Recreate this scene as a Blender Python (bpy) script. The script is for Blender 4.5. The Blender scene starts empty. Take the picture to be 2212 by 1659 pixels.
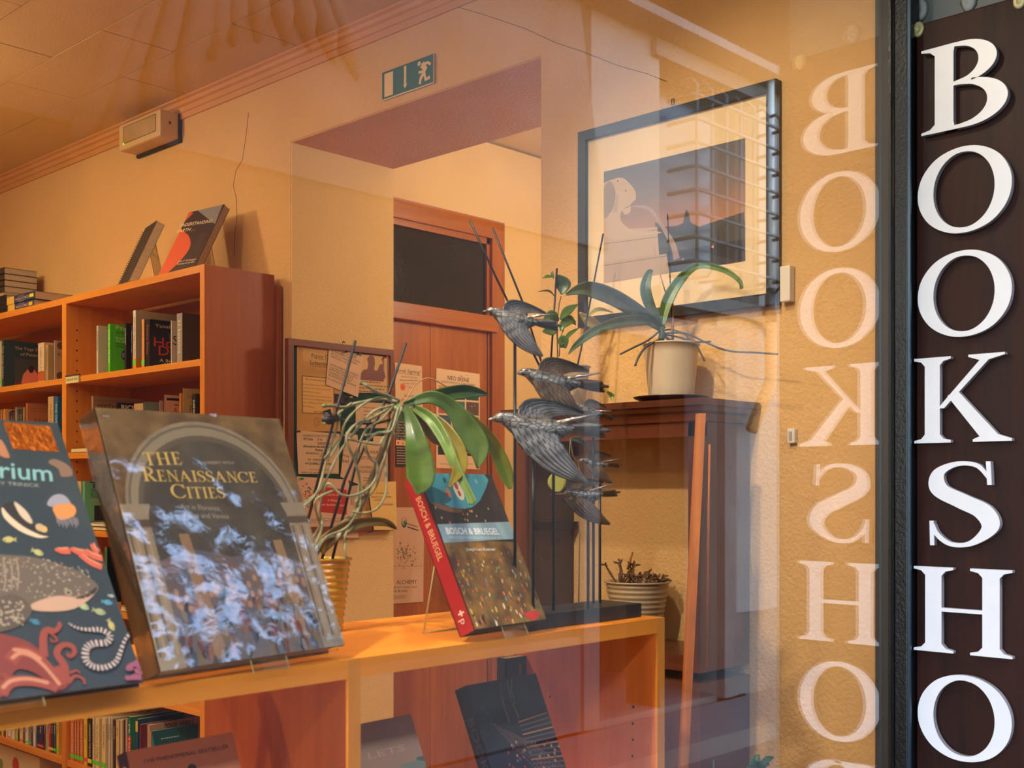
import bpy, bmesh, math, random
from mathutils import Vector, Matrix, noise
random.seed(7)
SC = bpy.context.scene
COL = SC.collection
PI = math.pi

# ------------------------------------------------------------------ camera
F = 2532.0; CX = 1106.0; HY = 1058.0; EYE = 1.58
VW = Vector((0.7266, 0.6870, 0.0)).normalized()
RT = Vector((VW.y, -VW.x, 0.0))
cd = bpy.data.cameras.new('camera'); cam = bpy.data.objects.new('camera', cd); COL.objects.link(cam)
cam.location = (0, 0, EYE)
cam.rotation_euler = (PI / 2, 0, math.atan2(VW.y, VW.x) - PI / 2)
cd.sensor_width = 36.0; cd.lens = F / 2212 * 36.0
cd.shift_y = (HY - 829.5) / 2212
cd.clip_start = 0.02
cd.dof.use_dof = True; cd.dof.focus_distance = 2.6; cd.dof.aperture_fstop = 9.0
SC.camera = cam
# ------------------------------------------------------------------ colour management, world
SC.view_settings.view_transform = 'Standard'; SC.view_settings.look = 'None'
SC.view_settings.gamma = 1.0; SC.view_settings.exposure = 0.0
SC.view_settings.use_curve_mapping = False
wd = bpy.data.worlds.new('sky'); SC.world = wd; wd.use_nodes = True
wn = wd.node_tree.nodes; wl = wd.node_tree.links
for n in list(wn): wn.remove(n)
wo = wn.new('ShaderNodeOutputWorld'); wb = wn.new('ShaderNodeBackground')
sky = wn.new('ShaderNodeTexSky'); sky.sky_type = 'NISHITA'; sky.sun_disc = False
sky.sun_elevation = math.radians(38); sky.sun_rotation = math.radians(200); sky.air_density = 1.0; sky.dust_density = 1.2
wb.inputs['Strength'].default_value = 2.3
wl.new(sky.outputs[0], wb.inputs['Color']); wl.new(wb.outputs[0], wo.inputs['Surface'])

def light(name, kind, loc, energy, color, size=0.05, target=None, spot=None, blend=0.6, sy=None):
    l = bpy.data.lights.new(name, kind); l.energy = energy; l.color = color
    if kind == 'AREA':
        l.size = size
        if sy: l.shape = 'RECTANGLE'; l.size_y = sy
    else: l.shadow_soft_size = size
    if kind == 'SPOT': l.spot_size = math.radians(spot); l.spot_blend = blend
    o = bpy.data.objects.new(name, l); COL.objects.link(o); o.location = loc
    if target is not None:
        d = Vector(target) - Vector(loc); o.rotation_euler = d.to_track_quat('-Z', 'Y').to_euler()
    return o
WARM = (1.0, 0.76, 0.46); WARM2 = (1.0, 0.82, 0.58)
light('room_lamp', 'POINT', (0.75, 3.55, 2.55), 23, WARM, 0.06)
light('room_lamp', 'POINT', (-0.7, 2.2, 2.6), 34, WARM, 0.06)
light('ceiling_bounce', 'AREA', (0.3, 3.1, 2.74), 26, WARM, 2.2, (0.3, 3.1, 0), sy=3.0)
light('window_spot_and_fill', 'SPOT', (-0.05, 0.965, 2.72), 130, WARM2, 0.03, (1.0, 1.2, 1.35), 80)
light('window_spot_and_fill', 'SPOT', (1.0, 1.1, 2.68), 46, (1.0, 0.84, 0.62), 0.03, (1.95, 1.1, 1.45), 95)  # added fill that brightens the right wall, no known lamp here
light('display_lamp', 'SPOT', (-0.25, 1.0, 1.16), 14, WARM2, 0.02, (1.42, 1.2, 1.1), 60)
light('passage_lamp', 'POINT', (3.0, 1.95, 2.45), 26, WARM2, 0.08)

# ------------------------------------------------------------------ picture helpers
def ray(px, py):
    t = (px - CX) / F; s = (HY - py) / F
    return VW + RT * t + Vector((0, 0, s))
def at(px, py, X=None, Y=None, Z=None, D=None):
    r = ray(px, py)
    if X is not None: k = X / r.x
    elif Y is not None: k = Y / r.y
    elif Z is not None: k = Z / r.z
    else: k = D
    p = r * k; p.z += EYE
    return p
V = Vector

# ------------------------------------------------------------------ materials
def s2l(c):
    return tuple(((x / 255) / 12.92 if x / 255 <= 0.04045 else ((x / 255 + 0.055) / 1.055) ** 2.4) for x in c)
_M = {}
def pm(name, rgb, rough=0.6, metal=0.0, var=0.0, vscale=8.0, bump=0.0, bscale=60.0, coat=0.0, emit=None, alpha=None, stretch=None, var2=None, spec=0.5, rgb2=None, coord='Object', detail=4.0):
    if name in _M: return _M[name]
    m = bpy.data.materials.new(name); m.use_nodes = True
    nt = m.node_tree; b = nt.nodes['Principled BSDF']
    c = s2l(rgb) if max(rgb) > 1.0 else rgb
    b.inputs['Base Color'].default_value = (*c, 1); b.inputs['Roughness'].default_value = rough
    b.inputs['Metallic'].default_value = metal; b.inputs['Specular IOR Level'].default_value = spec
    b.inputs['Coat Weight'].default_value = coat; b.inputs['Coat Roughness'].default_value = 0.08
    if var or bump or rgb2:
        tc = nt.nodes.new('ShaderNodeTexCoord'); mp = nt.nodes.new('ShaderNodeMapping')
        nt.links.new(tc.outputs[coord], mp.inputs[0])
        if stretch: mp.inputs['Scale'].default_value = stretch
    if var or rgb2:
        nz = nt.nodes.new('ShaderNodeTexNoise'); nz.inputs['Scale'].default_value = vscale; nz.inputs['Detail'].default_value = detail
        nt.links.new(mp.outputs[0], nz.inputs['Vector'])
        rp = nt.nodes.new('ShaderNodeValToRGB'); rp.color_ramp.elements[0].position = 0.3; rp.color_ramp.elements[1].position = 0.7
        if rgb2: c2 = s2l(rgb2); c1 = c
        else: c1 = tuple(x * (1 - var) for x in c); c2 = tuple(min(1, x * (1 + var)) for x in c)
        rp.color_ramp.elements[0].color = (*c1, 1); rp.color_ramp.elements[1].color = (*c2, 1)
        nt.links.new(nz.outputs['Fac'], rp.inputs['Fac']); nt.links.new(rp.outputs[0], b.inputs['Base Color'])
    if bump:
        n2 = nt.nodes.new('ShaderNodeTexNoise'); n2.inputs['Scale'].default_value = bscale; n2.inputs['Detail'].default_value = 3
        nt.links.new(mp.outputs[0], n2.inputs['Vector'])
        bp = nt.nodes.new('ShaderNodeBump'); bp.inputs['Strength'].default_value = bump; bp.inputs['Distance'].default_value = 0.01
        nt.links.new(n2.outputs['Fac'], bp.inputs['Height']); nt.links.new(bp.outputs[0], b.inputs['Normal'])
    if emit:
        b.inputs['Emission Color'].default_value = (*c, 1); b.inputs['Emission Strength'].default_value = emit
    _M[name] = m
    return m
def flat(rgb, rough=0.55, coat=0.0):
    k = 'print_%d_%d_%d_%d_%d' % (*[int(x) for x in rgb], int(rough * 100), int(coat * 100))
    return pm(k, rgb, rough, coat=coat)
def wood(name, c1, c2, axis, rough=0.42, fine=55.0, coat=0.0):
    if name in _M: return _M[name]
    m = bpy.data.materials.new(name); m.use_nodes = True; nt = m.node_tree; b = nt.nodes['Principled BSDF']
    b.inputs['Roughness'].default_value = rough; b.inputs['Coat Weight'].default_value = coat
    tc = nt.nodes.new('ShaderNodeTexCoord'); mp = nt.nodes.new('ShaderNodeMapping')
    sc = [1.0, 1.0, 1.0]; sc[axis] = 0.06; mp.inputs['Scale'].default_value = sc
    nt.links.new(tc.outputs['Object'], mp.inputs[0])
    n1 = nt.nodes.new('ShaderNodeTexNoise'); n1.inputs['Scale'].default_value = fine; n1.inputs['Detail'].default_value = 6; n1.inputs['Roughness'].default_value = 0.65
    n3 = nt.nodes.new('ShaderNodeTexNoise'); n3.inputs['Scale'].default_value = fine * 0.14; n3.inputs['Detail'].default_value = 2
    nt.links.new(mp.outputs[0], n1.inputs['Vector']); nt.links.new(mp.outputs[0], n3.inputs['Vector'])
    ad = nt.nodes.new('ShaderNodeMath'); ad.operation = 'ADD'; nt.links.new(n1.outputs['Fac'], ad.inputs[0]); nt.links.new(n3.outputs['Fac'], ad.inputs[1])
    ml = nt.nodes.new('ShaderNodeMath'); ml.operation = 'MULTIPLY'; ml.inputs[1].default_value = 0.5; nt.links.new(ad.outputs[0], ml.inputs[0])
    rp = nt.nodes.new('ShaderNodeValToRGB'); rp.color_ramp.elements[0].position = 0.36; rp.color_ramp.elements[1].position = 0.64
    rp.color_ramp.elements[0].color = (*s2l(c1), 1); rp.color_ramp.elements[1].color = (*s2l(c2), 1)
    nt.links.new(ml.outputs[0], rp.inputs['Fac']); nt.links.new(rp.outputs[0], b.inputs['Base Color'])
    bp = nt.nodes.new('ShaderNodeBump'); bp.inputs['Strength'].default_value = 0.12; bp.inputs['Distance'].default_value = 0.002
    nt.links.new(n1.outputs['Fac'], bp.inputs['Height']); nt.links.new(bp.outputs[0], b.inputs['Normal'])
    _M[name] = m
    return m
def glass_mat(name, r0=0.05, power=4.0, tint=(1, 1, 1), rough=0.0):
    if name in _M: return _M[name]
    m = bpy.data.materials.new(name); m.use_nodes = True; nt = m.node_tree
    for n in list(nt.nodes): nt.nodes.remove(n)
    o = nt.nodes.new('ShaderNodeOutputMaterial'); mx = nt.nodes.new('ShaderNodeMixShader')
    tr = nt.nodes.new('ShaderNodeBsdfTransparent'); tr.inputs[0].default_value = (*tint, 1)
    gl = nt.nodes.new('ShaderNodeBsdfGlossy'); gl.inputs['Roughness'].default_value = rough
    lw = nt.nodes.new('ShaderNodeLayerWeight'); lw.inputs['Blend'].default_value = 0.5
    pw = nt.nodes.new('ShaderNodeMath'); pw.operation = 'POWER'; pw.inputs[1].default_value = power
    mr = nt.nodes.new('ShaderNodeMapRange'); mr.inputs['To Min'].default_value = r0; mr.inputs['To Max'].default_value = 1.0
    nt.links.new(lw.outputs['Facing'], pw.inputs[0]); nt.links.new(pw.outputs[0], mr.inputs['Value'])
    nt.links.new(mr.outputs[0], mx.inputs[0]); nt.links.new(tr.outputs[0], mx.inputs[1]); nt.links.new(gl.outputs[0], mx.inputs[2])
    nt.links.new(mx.outputs[0], o.inputs['Surface'])
    _M[name] = m
    return m

# ------------------------------------------------------------------ mesh builder
def spline(pts, n=8, closed=False):
    P = [tuple(p) for p in pts]; out = []; N = len(P); k = N if closed else N - 1
    for i in range(k):
        g = (lambda j: P[j % N]) if closed else (lambda j: P[min(max(j, 0), N - 1)])
        a, b, c, d = g(i - 1), g(i), g(i + 1), g(i + 2)
        for s in range(n):
            t = s / n
            out.append(tuple(0.5 * ((2 * b[q]) + (-a[q] + c[q]) * t + (2 * a[q] - 5 * b[q] + 4 * c[q] - d[q]) * t * t + (-a[q] + 3 * b[q] - 3 * c[q] + d[q]) * t ** 3) for q in range(len(b))))
    if not closed: out.append(P[-1])
    return out
class MB:
    def __init__(s): s.v = []; s.f = []; s.m = []; s.s = []; s.mats = []
    def mi(s, m):
        if m not in s.mats: s.mats.append(m)
        return s.mats.index(m)
    def add(s, vs, fs, m, smooth=False, M=None):
        o = len(s.v); i = s.mi(m)
        for v in vs:
            v = Vector(v); s.v.append(M @ v if M is not None else v)
        for f in fs: s.f.append(tuple(o + k for k in f)); s.m.append(i); s.s.append(smooth)
        return s
    def box(s, a, b, m, M=None, bev=0.0):
        (x0, y0, z0), (x1, y1, z1) = a, b
        x0, x1 = min(x0, x1), max(x0, x1); y0, y1 = min(y0, y1), max(y0, y1); z0, z1 = min(z0, z1), max(z0, z1)
        if bev > 0:
            bm = bmesh.new(); bmesh.ops.create_cube(bm, size=1.0)
            for v in bm.verts: v.co = Vector(((x0 + x1) / 2 + v.co.x * (x1 - x0), (y0 + y1) / 2 + v.co.y * (y1 - y0), (z0 + z1) / 2 + v.co.z * (z1 - z0)))
            bmesh.ops.bevel(bm, geom=bm.edges[:], offset=bev, segments=2, profile=0.6, affect='EDGES')
            bm.verts.ensure_lookup_table()
            s.add([v.co.copy() for v in bm.verts], [[v.index for v in f.verts] for f in bm.faces], m, False, M); bm.free()
            return s
        vs = [(x0, y0, z0), (x1, y0, z0), (x1, y1, z0), (x0, y1, z0), (x0, y0, z1), (x1, y0, z1), (x1, y1, z1), (x0, y1, z1)]
        return s.add(vs, [(0, 3, 2, 1), (4, 5, 6, 7), (0, 1, 5, 4), (1, 2, 6, 5), (2, 3, 7, 6), (3, 0, 4, 7)], m, False, M)
    def rings(s, R, m, cap=True, closed=False, smooth=True, M=None, loop=True):
        n = len(R[0]); vs = [p for r in R for p in r]; fs = []
        k = len(R); kk = k if closed else k - 1
        for i in range(kk):
            for j in range(n if loop else n - 1):
                a = i * n + j; b = i * n + (j + 1) % n; c = ((i + 1) % k) * n + (j + 1) % n; d = ((i + 1) % k) * n + j
                fs.append((a, b, c, d))
        if cap and not closed and loop: fs.append(tuple(range(n - 1, -1, -1))); fs.append(tuple((k - 1) * n + j for j in range(n)))
        return s.add(vs, fs, m, smooth, M)
    def tube(s, pts, r, m, n=6, M=None, closed=False):
        pts = [Vector(p) for p in pts]; R = []; up = None; N = len(pts)
        for i, p in enumerate(pts):
            d = (pts[(i + 1) % N] - pts[i - 1]) if closed else (pts[min(i + 1, N - 1)] - pts[max(i - 1, 0)])
            d.normalize()
            if up is None: up = d.orthogonal().normalized()
            up = (up - d * up.dot(d)).normalized(); q = d.cross(up)
            rr = r[i] if isinstance(r, (list, tuple)) else r
            R.append([p + (up * math.cos(2 * PI * j / n) + q * math.sin(2 * PI * j / n)) * rr for j in range(n)])
        return s.rings(R, m, closed=closed, M=M)
    def lathe(s, prof, c, m, n=28, cap=False):
        R = [[Vector((c[0] + r * math.cos(2 * PI * j / n), c[1] + r * math.sin(2 * PI * j / n), c[2] + z)) for j in range(n)] for r, z in prof]
        return s.rings(R, m, cap=cap)
    def prism(s, pts, vec, m, M=None, smooth=False):
        n = len(pts); vec = Vector(vec); a = [Vector(p) for p in pts]; b = [p + vec for p in a]
        fs = [tuple(range(n - 1, -1, -1)), tuple(range(n, 2 * n))] + [(i, (i + 1) % n, n + (i + 1) % n, n + i) for i in range(n)]
        return s.add(a + b, fs, m, smooth, M)
    def build(s, name, parent=None, base=None, kind=None, label=None, cat=None, group=None):
        if parent is not None: base = Vector(parent['_b'])
        elif base is None: base = Vector((0, 0, 0))
        base = Vector(base)
        me = bpy.data.meshes.new(name); me.from_pydata([v - base for v in s.v], [], s.f)
        for m in s.mats: me.materials.append(m)
        me.polygons.foreach_set('material_index', s.m); me.polygons.foreach_set('use_smooth', s.s)
        me.update()
        o = bpy.data.objects.new(name, me); COL.objects.link(o); o['_b'] = list(base)
        if parent is not None: o.parent = parent
        else: o.location = base
        tag(o, label, cat, group, kind)
        return o
def tag(o, label=None, cat=None, group=None, kind=None):
    if label: o['label'] = label
    if cat: o['category'] = cat
    if group: o['group'] = group
    if kind: o['kind'] = kind
    return o
def thing(name, label, cat, base, group=None, kind=None):
    o = bpy.data.objects.new(name, None); COL.objects.link(o); o.location = base; o['_b'] = list(base); o.empty_display_size = 0.02
    return tag(o, label, cat, group, kind)

# ------------------------------------------------------------------ lettering
_TC = {}
def text_mesh(body, bold=0.0, shear=0.0):
    k = (body, bold, shear)
    if k in _TC: return _TC[k]
    c = bpy.data.curves.new('t', 'FONT'); c.body = body; c.size = 1.0; c.resolution_u = 2; c.offset = bold; c.shear = shear
    o = bpy.data.objects.new('t', c)
    me = bpy.data.meshes.new_from_object(o)
    vs = [(v.co.x, v.co.y) for v in me.vertices]; fs = [tuple(p.vertices) for p in me.polygons]
    bpy.data.objects.remove(o); bpy.data.curves.remove(c); bpy.data.meshes.remove(me)
    x0 = min([v[0] for v in vs] or [0]); x1 = max([v[0] for v in vs] or [1])
    vs = [(x - x0, y) for x, y in vs]
    _TC[k] = (vs, fs, x1 - x0)
    return _TC[k]
def stem(x, w, s=0.10, top=True, bot=True, sl=None):
    sr = s if sl is None else sl; e = 0.028; br = 0.10
    P = []
    if bot: P += [(x - s, 0), (x + w + sr, 0), (x + w + sr, e), (x + w + sr * 0.35, e + 0.02), (x + w, br)]
    else: P += [(x, 0), (x + w, 0)]
    if top: P += [(x + w, 1 - br), (x + w + sr * 0.35, 1 - e - 0.02), (x + w + sr, 1 - e), (x + w + sr, 1), (x - s, 1), (x - s, 1 - e), (x - s * 0.35, 1 - e - 0.02), (x, 1 - br)]
    else: P += [(x + w, 1), (x, 1)]
    if bot: P += [(x, br), (x - s * 0.35, e + 0.02), (x - s, e)]
    return ('p', P)
def rib(cp, w, closed=False, n=8):
    q = [(p[0], p[1], ww) for p, ww in zip(cp, w)]
    q = spline(q, n, closed); N = len(q); L = []; Rr = []
    for i in range(N):
        a = q[(i + 1) % N] if closed else q[min(i + 1, N - 1)]; b = q[i - 1] if closed else q[max(i - 1, 0)]
        dx, dy = a[0] - b[0], a[1] - b[1]; l = math.hypot(dx, dy) or 1; nx, ny = -dy / l, dx / l; h = q[i][2] / 2
        L.append((q[i][0] + nx * h, q[i][1] + ny * h)); Rr.append((q[i][0] - nx * h, q[i][1] - ny * h))
    return ('r', L, Rr, closed)
def arcpts(cx, cy, rx, ry, a0, a1, n, wt, wn):
    P = []; W = []
    for i in range(n + 1):
        a = math.radians(a0 + (a1 - a0) * i / n); P.append((cx + rx * math.cos(a), cy + ry * math.sin(a)))
        W.append(wn + (wt - wn) * abs(math.cos(a)) ** 1.5)
    return P, W
def glyph(ch):
    g = []; W = 0.6
    if ch == 'O':
        P, Wd = arcpts(0.46, 0.5, 0.39, 0.465, 100, 100 + 360 - 30, 11, 0.165, 0.055); g = [rib(P, Wd, True, 5)]; W = 0.94
    elif ch == 'C':
        P, Wd = arcpts(0.46, 0.5, 0.39, 0.465, 48, 312, 12, 0.15, 0.05); g = [rib(P, Wd), ('p', [(0.70, 0.80), (0.78, 0.66), (0.80, 0.66), (0.80, 1.0), (0.775, 1.0), (0.74, 0.93)]), ('p', [(0.70, 0.2), (0.72, 0.12), (0.80, 0.2), (0.79, 0.27)])]; W = 0.84
    elif ch == 'S':
        g = [rib([(0.49, 0.80), (0.40, 0.945), (0.24, 0.965), (0.10, 0.86), (0.11, 0.67), (0.29, 0.53), (0.45, 0.41), (0.50, 0.23), (0.36, 0.05), (0.20, 0.03), (0.09, 0.14), (0.055, 0.26)], [0.03, 0.045, 0.055, 0.10, 0.15, 0.165, 0.165, 0.13, 0.06, 0.05, 0.045, 0.03]),
             ('p', [(0.47, 0.99), (0.505, 0.99), (0.515, 0.72), (0.48, 0.72)]), ('p', [(0.035, 0.01), (0.07, 0.01), (0.065, 0.30), (0.03, 0.30)])]; W = 0.60
    elif ch == 'B':
        P, Wd = arcpts(0.30, 0.755, 0.245, 0.222, 90, -90, 8, 0.14, 0.045); Q, Wq = arcpts(0.32, 0.275, 0.30, 0.252, 90, -90, 8, 0.155, 0.045)
        g = [stem(0.13, 0.15, 0.11, True, True, 0.02), rib(P, Wd), rib(Q, Wq), ('p', [(0.2, 0.505), (0.42, 0.505), (0.42, 0.553), (0.2, 0.553)]), ('p', [(0.2, 0.955), (0.31, 0.955), (0.31, 1.0), (0.2, 1.0)]), ('p', [(0.2, 0.0), (0.33, 0.0), (0.33, 0.046), (0.2, 0.046)])]; W = 0.72
    elif ch in 'PR':
        P, Wd = arcpts(0.30, 0.73, 0.27, 0.247, 90, -90, 8, 0.14, 0.045)
        g = [stem(0.13, 0.14, 0.11, True, True, 0.10 if ch == 'P' else 0.08), rib(P, Wd), ('p', [(0.2, 0.46), (0.31, 0.46), (0.31, 0.506), (0.2, 0.506)]), ('p', [(0.2, 0.955), (0.31, 0.955), (0.31, 1.0), (0.2, 1.0)])]; W = 0.64
        if ch == 'R': g.append(rib([(0.34, 0.49), (0.50, 0.25), (0.62, 0.07), (0.76, 0.012)], [0.09, 0.14, 0.13, 0.03])); W = 0.76
    elif ch == 'H':
        g = [stem(0.12, 0.14, 0.10), stem(0.60, 0.14, 0.10), ('p', [(0.2, 0.48), (0.65, 0.48), (0.65, 0.525), (0.2, 0.525)])]; W = 0.88
    elif ch == 'K':
        g = [stem(0.12, 0.14, 0.10), ('p', [(0.24, 0.40), (0.30, 0.40), (0.70, 0.93), (0.84, 0.975), (0.84, 1.0), (0.52, 1.0), (0.52, 0.975), (0.62, 0.93)]), ('p', [(0.33, 0.54), (0.42, 0.60), (0.78, 0.08), (0.90, 0.028), (0.90, 0.0), (0.56, 0.0), (0.56, 0.028), (0.62, 0.06)])]; W = 0.9
    elif ch == 'N':
        g = [('p', stem(0.14, 0.05, 0.10)[1]), ('p', stem(0.66, 0.05, 0.10)[1]), ('p', [(0.02, 1.0), (0.21, 1.0), (0.71, 0.16), (0.71, 0.0), (0.66, 0.0), (0.12, 0.93)])]; W = 0.84
    elif ch == 'E':
        g = [stem(0.12, 0.14, 0.10, True, True, 0.02), ('p', [(0.2, 0), (0.55, 0), (0.60, 0.24), (0.575, 0.24), (0.50, 0.06), (0.2, 0.046)]), ('p', [(0.2, 1), (0.54, 1), (0.56, 0.79), (0.535, 0.79), (0.47, 0.94), (0.2, 0.954)]), ('p', [(0.2, 0.48), (0.42, 0.48), (0.44, 0.40), (0.465, 0.40), (0.465, 0.62), (0.44, 0.62), (0.42, 0.53), (0.2, 0.526)])]; W = 0.64
    elif ch == 'T':
        g = [stem(0.28, 0.14, 0.10, False, True), ('p', [(0.02, 1.0), (0.68, 1.0), (0.69, 0.78), (0.665, 0.78), (0.60, 0.94), (0.10, 0.94), (0.035, 0.78), (0.01, 0.78)])]; W = 0.70
    elif ch == 'I':
        g = [stem(0.12, 0.14, 0.10)]; W = 0.38
    elif ch == 'A':
        g = [('p', [(0.08, 0.0), (0.13, 0.0), (0.42, 0.86), (0.36, 0.98)]), ('p', [(0.37, 1.0), (0.43, 1.0), (0.80, 0.0), (0.64, 0.0), (0.33, 0.86)]), ('p', [(0.2, 0.30), (0.60, 0.30), (0.60, 0.345), (0.2, 0.345)]), ('p', [(0, 0), (0.24, 0), (0.24, 0.025), (0.0, 0.025)]), ('p', [(0.54, 0), (0.88, 0), (0.88, 0.025), (0.54, 0.025)])]; W = 0.88
    return g, W
def serif_mesh(body):
    """flat mesh (verts, faces) of a word in the hand-drawn serif alphabet; small caps for letters given in lower case"""
    vs = []; fs = []; x = 0
    for ch in body:
        if ch == ' ': x += 0.35; continue
        k = 1.0 if ch.isupper() else 0.8
        g, W = glyph(ch.upper())
        for e in g:
            o = len(vs)
            if e[0] == 'p':
                vs += [(x + p[0] * k, p[1] * k) for p in e[1]]; fs.append(tuple(range(o, o + len(e[1]))))
            else:
                L, R, cl = e[1:]; n = len(L)
                vs += [(x + p[0] * k, p[1] * k) for p in L] + [(x + p[0] * k, p[1] * k) for p in R]
                for i in range(n if cl else n - 1):
                    j = (i + 1) % n; fs.append((o + i, o + n + i, o + n + j, o + j))
        x += (W + 0.03) * k
    return vs, fs, x
class Print:
    """flat print lying on a real surface: o origin, u, v unit vectors in the surface, a hair above it"""
    def __init__(s, o, u, v, lift=0.0003):
        s.o = Vector(o); s.u = Vector(u).normalized(); s.v = Vector(v).normalized(); s.n = s.u.cross(s.v); s.l = lift; s.mb = MB(); s.step = 0.00001; s.clip = None
    def w(s, x, y): return s.o + s.u * x + s.v * y + s.n * s.l
    def uv(s, px, py):
        r = ray(px, py); e = Vector((0, 0, EYE)); k = (s.o - e).dot(s.n) / r.dot(s.n); p = e + r * k - s.o
        return (p.dot(s.u), p.dot(s.v))
    def cl(s, p):
        if not s.clip: return p
        a = s.clip; return (min(max(p[0], a[0]), a[2]), min(max(p[1], a[1]), a[3]))
    def poly(s, pts, rgb, px=False, m=None, sm=0):
        if px: pts = [s.uv(*p) for p in pts]
        if sm: pts = spline(pts, sm, True)
        pts = [s.cl(p) for p in pts]
        a = sum(pts[i][0] * pts[(i + 1) % len(pts)][1] - pts[(i + 1) % len(pts)][0] * pts[i][1] for i in range(len(pts)))
        if a < 0: pts = pts[::-1]
        s.mb.add([s.w(*p) for p in pts], [tuple(range(len(pts)))], m or flat(rgb)); s.l += s.step
        return s
    def rect(s, x0, y0, x1, y1, rgb, m=None): return s.poly([(x0, y0), (x1, y0), (x1, y1), (x0, y1)], rgb, m=m)
    def disc(s, x, y, r, rgb, n=14, ry=None, rot=0.0):
        ry = ry or r; c, q = math.cos(rot), math.sin(rot)
        s.l -= s.step * 0.8
        return s.poly([(x + r * math.cos(2 * PI * i / n) * c - ry * math.sin(2 * PI * i / n) * q, y + r * math.cos(2 * PI * i / n) * q + ry * math.sin(2 * PI * i / n) * c) for i in range(n)], rgb)
    def line(s, pts, w, rgb, px=False, sm=0):
        if px: pts = [s.uv(*p) for p in pts]
        if not isinstance(w, (list, tuple)): w = [w] * len(pts)
        q = [(p[0], p[1], a) for p, a in zip(pts, w)]
        if sm: q = spline(q, sm)
        L = []; R = []
        for i in range(len(q)):
            a = q[min(i + 1, len(q) - 1)]; b = q[max(i - 1, 0)]; dx, dy = a[0] - b[0], a[1] - b[1]; l = math.hypot(dx, dy) or 1
            h = q[i][2] / 2; L.append(s.cl((q[i][0] - dy / l * h, q[i][1] + dx / l * h))); R.append(s.cl((q[i][0] + dy / l * h, q[i][1] - dx / l * h)))
        n = len(L); s.mb.add([s.w(*p) for p in L + R], [(n + i, n + i + 1, i + 1, i) for i in range(n - 1)], flat(rgb)); s.l += s.step
        return s
    def _put(s, tm, a, b, h, rgb, capf):
        vs, fs, wd = tm; dx, dy = b[0] - a[0], b[1] - a[1]; L = math.hypot(dx, dy); ex, ey = dx / L, dy / L; kx = L / max(wd, 1e-6); ky = h / capf
        pts = [(a[0] + ex * x * kx - ey * y * ky, a[1] + ey * x * kx + ex * y * ky) for x, y in vs]
        s.mb.add([s.w(*p) for p in pts], fs, flat(rgb)); s.l += s.step
        return s
    def text(s, body, a, b, h, rgb, bold=0.0, shear=0.0, px=False, serif=False):
        """a, b: ends of the baseline; h: height of a capital (pixels of the photograph when px)"""
        if px:
            t = s.uv(a[0], a[1] - h); a = s.uv(*a); b = s.uv(*b); h = math.hypot(t[0] - a[0], t[1] - a[1])
            dx, dy = b[0] - a[0], b[1] - a[1]; l = math.hypot(dx, dy); nx, ny = -dy / l, dx / l
            h = abs((t[0] - a[0]) * nx + (t[1] - a[1]) * ny)
        if serif: return s._put(serif_mesh(body), a, b, h, rgb, 1.0)
        return s._put(text_mesh(body, bold, shear), a, b, h, rgb, 0.70)
    def dashes(s, x0, y0, x1, y1, rows, rgb, k=0.45, seed=1):
        """unreadable small print"""
        rnd = random.Random(seed); dy = (y1 - y0) / rows
        vs = []; fs = []
        for r in range(rows):
            y = y1 - (r + 0.5) * dy; x = x0
            end = x1 - (rnd.random() * 0.35 * (x1 - x0) if rnd.random() < 0.35 else 0)
            while x < end:
                w = min((0.03 + rnd.random() * 0.09) * (x1 - x0), end - x); o = len(vs); h = abs(dy) * k / 2
                vs += [s.w(x, y - h), s.w(x + w, y - h), s.w(x + w, y + h), s.w(x, y + h)]; fs.append((o, o + 1, o + 2, o + 3)); x += w + 0.02 * (x1 - x0)
        s.mb.add(vs, fs, flat(rgb)); s.l += s.step
        return s
    def dashes_px(s, px0, py0, px1, py1, rows, rgb, k=0.4, seed=1):
        a = s.uv(px0, py1); b = s.uv(px1, py0); return s.dashes(min(a[0], b[0]), a[1], max(a[0], b[0]), b[1], rows, rgb, k, seed)
    def done(s, name, parent): return s.mb.build(name, parent)
# ================================================================== constants of the place
GY = 0.896; SX = 1.92; WX = 1.96
BX = 1.712; BY = 2.763
SHY = 1.04; SHB = 1.334; SHZ = EYE - 0.191
CEIL = EYE + 1.215
OY0, OY1, OTOP, OBK = 1.763, 2.706, EYE + 0.976, 2.335
DY = 2.88
plaster = pm('plaster', (214, 172, 112), 0.85, var=0.05, vscale=3.0, bump=0.35, bscale=140)
plaster2 = pm('plaster_rough', (222, 190, 132), 0.85, var=0.03, vscale=5.0, bump=0.30, bscale=220)
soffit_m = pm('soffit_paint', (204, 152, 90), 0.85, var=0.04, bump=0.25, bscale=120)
ceil_m = pm('ceiling_tile', (210, 178, 112), 0.8, var=0.04, vscale=4, bump=0.15, bscale=200)
floor_m = pm('floor_terracotta', (196, 136, 84), 0.5, var=0.2, vscale=6)
facade_m = pm('facade_render', (132, 126, 120), 0.9, var=0.10, vscale=1.6, bump=0.6, bscale=20, detail=8)
stone_m = pm('facade_stone', (96, 92, 88), 0.9, var=0.22, vscale=2.5, bump=1.0, bscale=14, detail=8)
paving_m = pm('street_paving', (72, 70, 68), 0.75, var=0.2, vscale=3, bump=0.6, bscale=20)
black_metal = pm('black_steel', (20, 24, 28), 0.35, metal=0.4, bump=0.1, bscale=200)
iron_m = pm('wrought_iron', (58, 60, 62), 0.5, metal=0.6)
BEECH = ((206, 128, 52), (224, 150, 70)); 
beechx = wood('beech_x', (224, 130, 32), (242, 152, 46), 0); beechy = wood('beech_y', (206, 126, 36), (226, 150, 52), 1); beechz = wood('beech_z', (206, 124, 36), (228, 150, 52), 2)
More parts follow.
